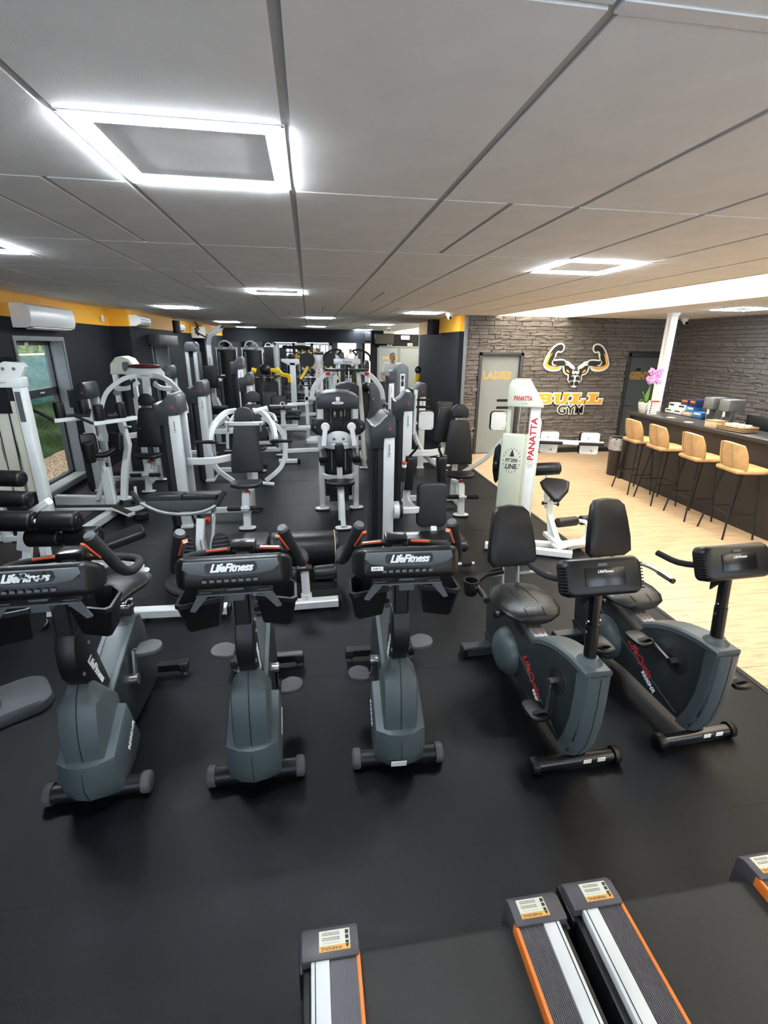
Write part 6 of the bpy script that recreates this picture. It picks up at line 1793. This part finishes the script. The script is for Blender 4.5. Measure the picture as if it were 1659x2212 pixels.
# waste bin at the end of the bar
t = thing('waste_bin', 'dark waste bin with clear liner at the end of the bar', 'bin', (5.26, 7.58, 0))
B().lathe([(.12, 0), (.125, .01), (.15, .62), (.155, .63), (.155, .65), (.14, .65), (.115, .02), (.01, .02)], n=26).out('body', 'bar_black', t)
b = B()
b.loft([[((.158 + .012 * math.sin(9 * a + z * 40)) * math.cos(a), (.158 + .012 * math.sin(9 * a + z * 40)) * math.sin(a), z) for a in [2 * PI * i / 36 for i in range(36)]] for z in (.45, .52, .58, .66)], cap=False)
b.out('bag_liner', 'clear_bag', t)

# orchid
ox, oy = 5.30, 7.16
t = thing('flower_pot', 'white lattice ceramic pot on the end of the bar', 'pot', (ox, oy, BZ))
B().lathe([(.055, 0), (.065, .01), (.088, .10), (.095, .155), (.098, .165), (.088, .165), (.08, .10), (.05, .03)], n=24).out('pot', 'ceramic', t)
for k in range(14):
    a = 2 * PI * k / 14
    for z, r in ((.035, .074), (.065, .081), (.095, .089), (.125, .093)):
        B().box((r * math.cos(a + z * 3), r * math.sin(a + z * 3), z), (.006, .012, .010), (0, 0, a + z * 3)).out('lattice_hole', 'shield_grey', t, 0)
t = thing('orchid', 'pink flowering orchid growing in the white pot', 'plant', (ox, oy, BZ + .15))
B().cyl((0, 0, -.05), (0, 0, .0), .075, 18).out('soil', 'wicker', t)
def leaf(pts, w, n='leaf'):
    b = B()
    P = catmull(pts, 4)
    N = len(P)
    rings = []
    for i, p in enumerate(P):
        k = math.sin(PI * (.08 + .92 * i / (N - 1))) ** .7 * w
        d = (P[min(i + 1, N - 1)] - P[max(i - 1, 0)]).normalized()
        s = d.cross(V((0, 0, 1)))
        s = s.normalized() if s.length > .05 else V((0, 1, 0))
        s = (s + V((.4, .6, 0))).normalized()
        u = s.cross(d)
        rings.append([p - s * k + u * .012, p + u * .003, p + s * k + u * .012, p - u * .003])
    b.loft(rings)
    return b.out(n, 'leaf_green', t, 60)
leaf([(.0, 0, 0), (.02, 0, .12), (.05, -.01, .26)], .032)
leaf([(.0, 0, 0), (-.06, -.02, .05), (-.13, -.03, .04)], .03)
leaf([(.01, 0, 0), (.05, -.06, .04), (.06, -.10, -.06)], .035)
leaf([(.0, .01, 0), (-.02, .02, .10), (-.05, .04, .18)], .03)
for p in ([(0, 0, 0), (.02, 0, .22), (.05, 0, .40)], [(.01, .01, 0), (.05, .01, .22), (.09, 0, .38)]):
    B().tube(p, .004, 6, sm=4).out('stem', 'leaf_green', t)
rnd = random.Random(4)
for k in range(24):
    c = V((.07 + rnd.uniform(-.09, .09), rnd.uniform(-.05, .05), .42 + rnd.uniform(-.09, .09)))
    b = B()
    for q in range(5):
        a = 2 * PI * q / 5 + rnd.random()
        b.ell(c + V((.022 * math.cos(a), -.006, .022 * math.sin(a))), (.027, .007, .019), (0, -a, 0), 8, 5)
    b.out('blossom', 'petal', t, 60)

t = thing('menu_card', 'white price card with portraits standing on the bar', 'menu card', (5.32, 6.98, BZ), R(-8))
B().prism([(-.07, 0), (.07, 0), (.07, .215), (-.07, .215)], 'xz', -.003, .003, mtx=M4.Rotation(R(-6), 4, 'X')).out('card', 'paper', t, 0)
B().box((0, -.022 - .003, .203), (.138, .003, .024), (R(-6), 0, 0)).out('header', 'print_red', t, 0)
for k in range(5):
    B().box((-.045, -.007 - .0025 + -.0035 * (k), .025 + .036 * k), (.018, .003, .022), (R(-6), 0, 0)).out('portrait', 'print_black', t, 0)
    for q in range(2):
        text('Drink of the day %d,50' % (k + 1), .009, 'print_black', t, (.012, -.0065 - .0036 * k, .020 + .036 * k + .012 * q), (0, -1, .1), (0, 0, 1), ext=.0003)
B().prism([(-.06, 0), (.06, 0), (.06, .10), (-.06, .10)], 'xz', -.002, .002, mtx=M4.Translation((0, .05, 0)) @ M4.Rotation(R(20), 4, 'X')).out('stand', 'paper', t, 0)

# boxes of bars and supplements on a raised shelf behind the counter
sh = thing('display_shelf', 'black raised shelf behind the counter carrying snack boxes', 'shelf', (6.1, 7.05, .98))
B().bx((-.22, -.42, .11), (.22, .40, .13)).bx((-.22, -.42, 0), (.22, -.40, .11)).bx((-.22, .38, 0), (.22, .40, .11)).out('shelf_board', 'bar_black', sh, 0)
BOXES = [(5.98, 7.36, 0, .15, .17, .06, 'paper', 'white carton at the far end of the snack shelf'), (5.98, 7.16, 0, .15, .18, .06, 'paper', 'white carton beside the far carton on the snack shelf'),
         (6.0, 7.34, .06, .14, .14, .10, 'paper', 'tall white carton stacked on the far carton'), (5.98, 6.95, 0, .15, .18, .05, 'pale_wood', 'beige snack box at the bottom of the shelf'),
         (5.98, 6.74, 0, .15, .18, .08, 'blue', 'bright blue snack box nearest the taps'), (6.0, 7.12, .06, .14, .16, .09, 'paper', 'white carton in the middle of the second layer'),
         (6.02, 6.95, .05, .14, .17, .09, 'blue', 'blue snack box in the second layer'), (6.02, 7.10, .15, .14, .15, .09, 'navy', 'navy snack box with orange lid, top layer'), (6.02, 6.92, .14, .14, .15, .11, 'navy', 'navy snack box nearest the taps, top layer')]
for (x, y, z, a, b_, c, m, lb) in BOXES:
    t = thing('snack_box', lb, 'box', (x, y, 1.11 + z), R(random.uniform(-4, 4)), 'snack boxes behind the bar')
    B().bx((-a / 2, -b_ / 2 + .004, 0), (a / 2, b_ / 2 - .004, c), bev=.002).out('carton', m, t)
    B().bx((-a / 2 - .001, -b_ * .35, c * .55), (-a / 2, b_ * .35, c * .85)).out('print_band', 'orange' if m in ('navy',) else 'print_black' if m == 'paper' else 'paper', t, 0)

# drink taps
t = thing('drink_dispenser', 'grey double drinks dispenser with taps behind the bar', 'dispenser', (5.92, 6.34, .98), R(0))
B().bx((-.02, -.24, 0), (.02, .22, .42), bev=.004).out('splash_panel', 'glass_grey', t)
for y in (-.16, .13):
    B().bx((-.10, y - .09, .30), (.16, y + .09, .46), bev=.008).out('tap_head', 'silver_dark', t)
    B().cyl((-.07, y, .30), (-.07, y, .22), .018, 12).out('spout', 'ceramic', t)
    B().cyl((-.07, y + .03, .24), (-.06, y + .03, .06), .006, 8).out('tube', 'chrome', t)
for y in (-.18, -.02, .14):
    B().box((-.05, y, .08), (.05, .07, .02), bev=.004).out('lever', 'chrome', t)
B().bx((-.12, -.24, 0), (.0, .22, .02)).out('drip_tray', 'black_plastic', t, 0)
t = tag(B().bx((6.0, 5.35, .98), (6.04, 5.95, 1.26), bev=.004).out('back_screen', 'black_plastic'), 'black rectangular screen behind the wooden box', 'screen')
for k, y in enumerate((6.88, 6.74)):
    o = thing('glass_jar', 'small glass jar on the back worktop, ' + ('nearer the menu card' if k == 0 else 'nearer the taps'), 'jar', (5.825, y, .98), 0, 'small glass jars behind the bar')
    B().lathe([(.03, 0), (.035, .01), (.035, .07), (.028, .085), (.03, .10), (.024, .10), (.024, .08), (.03, .07), (.03, .01)], n=16).out('jar', 'clear_bag', o)
    B().lathe([(.031, .10), (.031, .12), (.01, .122)], n=14).out('lid', 'chrome', o)
for k, (x, y) in enumerate(((5.36, 6.60), (5.28, 6.14))):
    o = thing('coaster', 'round cork coaster on the bar, ' + ('nearer the menu card' if k == 0 else 'nearer the wooden box'), 'coaster', (x, y, BZ), 0, 'coasters on the bar')
    B().lathe([(.058, 0), (.060, .003), (.058, .006), (.01, .0065)], n=24).out('disc', 'pale_wood', o)
    B().lathe([(.03, .0066), (.03, .0075), (.002, .0076)], n=18).out('print', 'paper', o)
t = thing('wooden_box', 'pale wooden box on the bar beside the basket', 'box', (5.33, 5.72, BZ), R(5))
B().bx((-.09, -.09, 0), (.09, .09, .085), bev=.003).out('body', 'pale_wood', t)
B().bx((-.092, -.092, .075), (.092, .092, .092), bev=.003).out('lid', 'wicker', t)
t = thing('wicker_basket', 'flat wicker basket of crockery on the bar', 'basket', (5.38, 5.42, BZ), R(5))
b = B(); b.loft([[(p[0] * k, p[1] * k, z) for p in rrect(.26, .36, .03, 4)] for k, z in ((.92, 0), (1.0, .06), (1.02, .065), (.96, .065), (.90, .012))])
b.out('tray', 'wicker', t)
for k in range(3):
    B().tube([(p[0] * (1.0 - .02 * (2 - k)), p[1] * (1.0 - .02 * (2 - k)), .012 + .022 * k) for p in rrect(.26, .36, .03, 4) + rrect(.26, .36, .03, 4)[:1]], .008, 6).out('weave', 'wicker', t)
rnd = random.Random(9)
for k in range(6):
    o = thing('cup', 'small white cup in the wicker basket', 'cup', (5.38 + .10 * (k % 2) - .065, 5.31 + .10 * (k // 2), BZ + .013), 0, 'cups in the basket')
    B().lathe([(.022, 0), (.03, .01), (.036, .06), (.038, .075), (.034, .075), (.028, .02), (.01, .012)], n=16).out('bowl', 'ceramic', o)
    B().tube([(.034, 0, .06), (.055, 0, .055), (.055, 0, .03), (.031, 0, .025)], .004, 6, sm=3).out('handle', 'ceramic', o)

# ================================================================ things on walls and ceiling
ac = thing('air_conditioner', 'white split air conditioner on the yellow band above the window', 'air conditioner', (XL, 7.47, 2.38))
pr = [(0, -.12), (.16, -.12), (.20, -.10), (.225, -.04), (.225, .08), (.205, .14), (.16, .16), (0, .16)]
b = B()
b.loft([[(p[0] * k + .0, yy, p[1]) for p in pr] for yy, k in ((-.60, .97), (-.59, 1.0), (.59, 1.0), (.60, .97))])
b.out('housing', 'white_gloss', ac, 30)
B().bx((.06, -.55, -.124), (.17, .55, -.116)).out('air_slot', 'black_matte', ac, 0)
B().box((.15, 0, -.125), (.09, 1.04, .008), (0, R(-12), 0)).out('flap', 'white_gloss', ac)
for k in range(3): B().bx((.03 + .0 * k, -.5 + .45 * k, -.122), (.05, -.44 + .45 * k, -.114)).out('vane', 'light_frame', ac, 0)
t = thing('motion_sensor', 'small white motion sensor in the corner of the yellow band', 'sensor', (XL, 9.62, 2.46))
B().box((.03, 0, .03), (.055, .06, .11), (0, 0, R(20)), bev=.015).out('case', 'white_gloss', t)
B().box((.055, -.02, .02), (.02, .035, .04), (0, 0, R(20)), bev=.008).out('lens', 'ceramic', t)
def heater(label, x, y, z, s=1):
    t = thing('infrared_heater', label, 'wall heater', (x, y, z))
    b = B(); b.loft([[(p[0], yy, p[1]) for p in [(0, -.09), (.10, -.09), (.16, -.06), (.18, 0), (.17, .07), (.12, .10), (0, .10)]] for yy in (-.34, .34)])
    b.out('housing', 'white_gloss', t, 40)
    for k in range(7):
        a = R(-50 + 17 * k)
        B().box((.05 + .132 * math.cos(a), 0, .092 * math.sin(a)), (.006, .56, .014), (0, -a, 0)).out('louvre', 'silver_dark', t, 0)
heater('white louvred wall unit on the yellow band, nearer the air conditioner', XL + .34, 10.35, 2.48)
heater('white louvred wall unit beside the black loudspeaker', XL + .16, 13.95, 2.48)
def speaker(label, loc, rz):
    t = thing('loudspeaker', label, 'loudspeaker', loc, rz, 'black loudspeakers')
    B().box((0, 0, 0), (.20, .18, .30), bev=.012).out('cabinet', 'black_plastic', t)
    B().box((0, -.095, 0), (.17, .012, .27), bev=.004).out('grille', 'black_matte', t)
    B().tube([(0, .09, .0), (0, .16, .0)], .02, 8).out('bracket', 'black_plastic', t)
speaker('black loudspeaker beside the louvred wall unit', (XL + .30, 13.35, 2.48), R(60))
speaker('black loudspeaker on the yellow corner near the white camera', (2.72, 11.0, 2.50), R(-60))
speaker('black loudspeaker hanging on the black beam near the double door', (2.25, YF - .72, 2.42), 0)
def dome(label, loc):
    t = thing('dome_camera', label, 'security camera', loc, 0, 'white security cameras')
    B().lathe([(.06, 0), (.065, -.02), (.06, -.05), (.04, -.06)], n=18).out('mount', 'white_gloss', t)
    B().ell((0, -.02, -.07), (.045, .045, .045)).out('eyeball', 'white_gloss', t)
    B().cyl((0, -.055, -.085), (0, -.067, -.09), .026, 16).out('lens', 'black_gloss', t)
dome('white eyeball camera under the ceiling at the yellow corner', (2.50, 8.95, CZ))
dome('white eyeball camera under the ceiling above the bar corner', (7.10, 8.9, CZ))
dome('white eyeball camera under the ceiling before the far beam', (2.55, 16.2, CZ))
t = thing('junction_box', 'white box with zigzag hose high on the yellow wall', 'box', (XL + .345, 15.95, 2.36))
B().box((0, -.1, .05), (.36, .3, .32), bev=.02).out('case', 'white_paint', t)
B().tube([(-.02, -.28, .24), (.06, -.28, .14), (-.04, -.28, .06), (.05, -.28, -.03)], .018, 8).out('hose', 'black_plastic', t)
t = thing('wall_socket', 'white socket on the far yellow wall', 'socket', (XL + .43, 18.4, 2.5))
B().box((0, 0, 0), (.012, .08, .10), bev=.004).out('plate', 'white_gloss', t)

# far double door and the fittings above it
fd = S(B().bx((2.72, YF - .06, 0), (2.80, YF, 2.10)).bx((4.42, YF - .06, 0), (4.50, YF, 2.10)).bx((2.72, YF - .06, 2.04), (4.50, YF, 2.10)).bx((3.56, YF - .05, 0), (3.66, YF, 2.04)).out('door_3', 'frame_grey', ang=0))
for a, b_ in ((2.80, 3.56), (3.66, 4.42)):
    B().bx((a, YF - .04, .01), (b_, YF - .01, 2.04)).out('leaf', 'door_grey', fd, 0)
    B().bar([(b_ - .10 if a < 3 else a + .10, YF - .09, 1.0), (b_ - .22 if a < 3 else a + .22, YF - .09, 1.0)], .02, .02).out('handle', 'chrome', fd)
text('BOKSZAAL', .13, 'logo_yellow', fd, (3.26, YF - .043, 1.64), (0, -1, 0), (0, 0, 1), off=.004, ext=.002)
for k, (x, lb) in enumerate(((3.22, 'green exit sign above the first leaf of the double door'), (4.05, 'green exit sign above the second leaf of the double door'))):
    t = thing('exit_sign', lb, 'sign', (x, YF - .04, 2.16), 0, 'exit signs')
    B().box((0, 0, 0), (.20, .03, .10), bev=.004).out('plate', 'print_white', t)
    B().box((.02, -.016, 0), (.10, .004, .07)).out('pictogram', 'leaf_green', t, 0)
t = thing('television', 'black flat screen hung above the grey double door', 'television', (2.98, YF - .12, 2.36))
B().box((0, 0, 0), (.78, .05, .40), bev=.01).out('cabinet', 'black_plastic', t)
B().box((.02, -.027, 0), (.72, .004, .35)).out('screen', 'black_gloss', t, 0)
t = thing('emergency_light', 'white emergency light box beside the screen', 'lamp', (3.85, YF - .05, 2.42))
B().box((0, 0, 0), (.36, .06, .16), bev=.03).out('case', 'white_gloss', t)
B().box((0, -.033, 0), (.28, .006, .09), bev=.002).out('diffuser', 'ceramic', t)
t = thing('wall_picture', 'pale framed picture high on the white wall over the double door', 'picture', (3.95, YF - .04, 2.95))
B().box((0, 0, 0), (.62, .03, .34)).out('frame', 'frame_grey', t, 0)
B().box((0, -.017, 0), (.56, .004, .28)).out('print', 'sill', t, 0)

# ================================================================ windows on the left
def win(n, x, y0, y1, z0, z1, split, deep):
    w = B()
    fr = .055
    xo, xi = x - deep, x - deep + .07
    for q in ((y0, y0 + fr, z0, z1), (y1 - fr, y1, z0, z1), (y0, y1, z0, z0 + fr), (y0, y1, z1 - fr * 1.3, z1), (y0, y1, split - .06, split + .05)):
        w.bx((xo, q[0], q[2]), (xi, q[1], q[3]))
    o = S(w.out('window_%d' % n, 'frame_dark', ang=0))
    B().bx((xo + .03, y0 + fr, z0 + fr), (xo + .036, y1 - fr, split - .06)).out('pane', 'reflection_tint', o, 0)
    B().bx((xo + .03, y0 + fr, split + .05), (xo + .036, y1 - fr, z1 - fr)).out('pane', 'pane', o, 0)
    for yy in (y0, y1 - .012): B().bx((xi, yy, z0), (x + .004, yy + .012, z1)).out('reveal', 'frame_grey', o, 0)
    B().bx((xi, y0, z1 - .012), (x + .004, y1, z1)).out('reveal', 'frame_grey', o, 0)
    B().bx((xi, y0, z0), (x + .02, y1, z0 + .025)).out('sill', 'sill', o, 0)
    for q in (((x, y0 - .045, z0 - .02), (x + .014, y0, z1 + .045)), ((x, y1, z0 - .02), (x + .014, y1 + .045, z1 + .045)), ((x, y0, z1), (x + .014, y1, z1 + .045)), ((x, y0 - .045, z0 - .06), (x + .014, y1 + .045, z0))):
        B().bx(*q).out('trim', 'frame_grey', o, 0)
    B().box((xi + .012, (y0 + y1) / 2 + .1, split), (.02, .10, .02), bev=.004).out('handle', 'silver', o)
    B().box((xi + .012, (y0 + y1) / 2 - .05, z1 - .05), (.03, .05, .04), bev=.006).out('latch', 'white_gloss', o)
    # outer light wire rim of the upper sash
    return o
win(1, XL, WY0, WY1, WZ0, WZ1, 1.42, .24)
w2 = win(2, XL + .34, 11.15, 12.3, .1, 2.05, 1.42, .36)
B().bx((XL + .34, 10.95, 2.06), (XL + .56, 12.45, 2.26), bev=.005).out('shutter_box', 'frame_dark', w2)

# garden strip outside
S(B().bx((-9.0, 3.0, -.25), (-3.8, 16.0, -.06)).out('ground_outside', 'gravel', ang=0))
rnd = random.Random(2)
ico = bmesh.new()
bmesh.ops.create_icosphere(ico, subdivisions=1, radius=1)
iv = [v.co.copy() for v in ico.verts]
iff = [[v.index for v in f.verts] for f in ico.faces]
ico.free()
gv, gf = [], []
for k in range(3200):
    x, y = rnd.uniform(-5.06, -3.85), rnd.uniform(7.0, 12.4)
    r = rnd.uniform(.018, .034)
    mm = M4.Translation((x, y, -.06 + r * .3)) @ Euler((rnd.random() * 3, rnd.random() * 3, 0)).to_matrix().to_4x4() @ M4.Diagonal((r * 1.3, r, r * .7, 1))
    n0 = len(gv)
    gv += [mm @ v for v in iv]
    gf += [[a + n0 for a in f] for f in iff]
me = bpy.data.meshes.new('gravel'); me.from_pydata(gv, [], gf)
me.materials.append(MATS['gravel'])
tag(link('gravel', me), 'tan gravel bed outside the window', 'gravel', kind='stuff')
fe = thing('garden_fence', 'wire fence hung with green privacy netting outside the window', 'fence', (-5.2, 10.0, -.06))
nb = bmesh.new()
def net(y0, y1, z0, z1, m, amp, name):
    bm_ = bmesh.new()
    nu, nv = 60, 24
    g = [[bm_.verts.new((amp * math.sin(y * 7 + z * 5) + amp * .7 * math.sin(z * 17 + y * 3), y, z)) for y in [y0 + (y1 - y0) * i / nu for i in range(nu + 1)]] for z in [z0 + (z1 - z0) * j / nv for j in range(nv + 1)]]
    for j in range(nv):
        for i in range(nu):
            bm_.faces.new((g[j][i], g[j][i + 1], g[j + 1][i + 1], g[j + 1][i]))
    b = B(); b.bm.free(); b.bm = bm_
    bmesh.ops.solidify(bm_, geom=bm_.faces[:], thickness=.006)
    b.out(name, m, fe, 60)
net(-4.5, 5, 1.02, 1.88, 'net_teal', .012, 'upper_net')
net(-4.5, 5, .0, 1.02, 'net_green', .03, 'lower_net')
for y in range(-4, 6, 2): B().cyl((-.04, y, 0), (-.04, y, 2.0), .025, 10).out('post', 'silver_dark', fe)
B().cyl((0, -4.5, 1.92), (0, 5, 1.92), .022, 10).out('top_rail', 'white_gloss', fe)
b = bmesh.new()
for k in range(5200):
    x, y, z = rnd.uniform(-6.3, -5.6), rnd.uniform(5.5, 15), rnd.uniform(1.2, 3.6)
    r = rnd.uniform(.04, .09)
    q = Euler((rnd.random() * 6, rnd.random() * 6, rnd.random() * 6)).to_matrix()
    P_ = [V((x, y, z)) + q @ V(v) * r for v in ((-1, 0, 0), (0, -.45, .1), (1, 0, 0), (0, .45, .1))]
    b.faces.new([b.verts.new(p) for p in P_])
me = bpy.data.meshes.new('hedge'); b.to_mesh(me); b.free()
me.materials.append(MATS['foliage'])
S(B().bx((-7.0, 4.5, -.06), (-6.5, 16, 4.2), bev=.1).out('wall_hedge_back', 'foliage'))
hd_ = tag(link('foliage', me), 'sunlit hedge leaves rising behind the netted fence', 'hedge', kind='stuff')

# ================================================================ the standing man
def skin_body(name, verts, edges, radii, m, parent, sub=2, root=0):
    me = bpy.data.meshes.new(name)
    me.from_pydata([V(v) for v in verts], edges, [])
    o = link(name, me, parent)
    md = o.modifiers.new('skin', 'SKIN')
    md.use_smooth_shade = True
    sd = me.skin_vertices[0].data
    for i, r in enumerate(radii):
        sd[i].radius = r if isinstance(r, tuple) else (r, r)
        sd[i].use_root = (i == root)
    s2 = o.modifiers.new('sub', 'SUBSURF')
    s2.levels = s2.render_levels = sub
    me.materials.append(MATS[m])
    return o
mn = thing('person', 'man in white t-shirt with folded arms standing before the grey double door', 'person', (2.22, 13.35, 0), R(0))
sk = 1.06
def Z(l): return [(x * sk, y * sk, z * sk) for x, y, z in l]
# pelvis, spine, neck, head, arms folded, legs
Vb = Z([(0, 0, .98), (0, 0, 1.12), (0, -.005, 1.34), (0, 0, 1.51), (0, 0, 1.57), (0, -.015, 1.64),
        (.18, 0, 1.52), (.27, -.02, 1.24), (.16, -.20, 1.14), (.02, -.24, 1.18),
        (-.18, 0, 1.52), (-.27, -.02, 1.24), (-.16, -.21, 1.12), (-.02, -.25, 1.14),
        (.10, 0, .92), (.11, -.01, .52), (.11, .02, .09), (.12, -.13, .035),
        (-.10, 0, .92), (-.11, -.01, .52), (-.11, .02, .09), (-.12, -.13, .035)])
Eb = [(0, 1), (1, 2), (2, 3), (3, 4), (4, 5), (3, 6), (6, 7), (7, 8), (8, 9), (3, 10), (10, 11), (11, 12), (12, 13), (0, 14), (14, 15), (15, 16), (16, 17), (0, 18), (18, 19), (19, 20), (20, 21)]
rb = [.15, .14, .16, .12, .06, .07, .075, .052, .042, .036, .075, .052, .042, .036, .10, .07, .045, .04, .10, .07, .045, .04]
body = skin_body('body', Vb, Eb, rb, 'skin', mn)
ti = [0, 1, 2, 3, 6, 7, 10, 11]
mp = {v: i for i, v in enumerate(ti)}
skin_body('t_shirt', [Vb[i] for i in ti[:4]] + [Vb[6], tuple(V(Vb[6]).lerp(V(Vb[7]), .75)), Vb[10], tuple(V(Vb[10]).lerp(V(Vb[11]), .75))], [(0, 1), (1, 2), (2, 3), (3, 4), (4, 5), (3, 6), (6, 7)], [(.185, .145), (.185, .15), (.21, .165), (.15, .12), .098, .085, .098, .085], 'shirt', mn)
tj = [0, 14, 15, 16, 18, 19, 20]
skin_body('trousers', [Vb[i] for i in tj], [(0, 1), (1, 2), (2, 3), (0, 4), (4, 5), (5, 6)], [(.17, .14), .115, .085, .065, .115, .085, .065], 'trousers', mn)
hz = 1.705 * sk
b = B().ell((0, -.02, hz), (.078, .098, .122), None, 20, 14)
for s in (-1, 1):
    b.ell((s * .080, 0, hz - .005), (.012, .022, .032), None, 8, 6)
b.ell((0, -.118, hz - .018), (.013, .02, .024), None, 8, 6).ell((0, -.085, hz - .075), (.045, .03, .03), None, 10, 6)
hd = b.out('head', 'skin', mn, 60)
for s in (-1, 1):
    B().ell((s * .030, -.108, hz + .015), (.012, .006, .007), None, 8, 6).out('eye', 'print_black', hd)
    B().ell((s * .032, -.110, hz + .035), (.018, .006, .004), None, 8, 6).out('eyebrow', 'hair', hd)
B().ell((0, -.108, hz - .055), (.024, .006, .005), None, 8, 6).out('mouth', 'dark_red', hd)
b = B().ell((0, .002, hz + .030), (.082, .100, .105), None, 18, 12)
bmesh.ops.delete(b.bm, geom=[v for v in b.bm.verts if v.co.z < hz + .035 and v.co.y < .0 or v.co.z < hz - .03 or (v.co.y < -.075 and v.co.z < hz + .085)], context='VERTS')
b.out('hair', 'hair', mn)
# hands with five fingers, folded against the arms
for s, base in ((1, V(Vb[9])), (-1, V(Vb[13]))):
    d = V((-s, -.05, .12)).normalized()
    u = V((0, 0, 1))
    b = B().ell(base + d * .045, (.052, .018, .042), None, 10, 8)
    for k in range(4):
        z0 = .033 - .022 * k
        p0 = base + d * .07 + u * z0
        L_ = (.055, .065, .062, .048)[k]
        b.tube([p0, p0 + d * L_ * .5 + V((0, .004, 0)), p0 + d * L_ + V((0, .018, 0))], .009, 8, scale=[1, .95, .75])
    p0 = base + d * .03 + u * .035
    b.tube([p0, p0 + d * .02 + u * .025, p0 + d * .045 + u * .04], .0105, 8, scale=[1, 1, .8])
    b.out('hand', 'skin', mn, 60)
# ================================================================ lettering becomes plain meshes
bpy.context.view_layer.update()
_dg = bpy.context.evaluated_depsgraph_get()
for o in [o for o in bpy.data.objects if o.type == 'FONT' or o.modifiers]:
    me = bpy.data.meshes.new_from_object(o.evaluated_get(_dg))
    n = bpy.data.objects.new('lettering' if o.type == 'FONT' else o.name, me)
    COL.objects.link(n)
    n.parent = o.parent
    n.matrix_local = o.matrix_local.copy()
    for k in ('label', 'category', 'group', 'kind'):
        if k in o: n[k] = o[k]
    bpy.data.objects.remove(o, do_unlink=True)
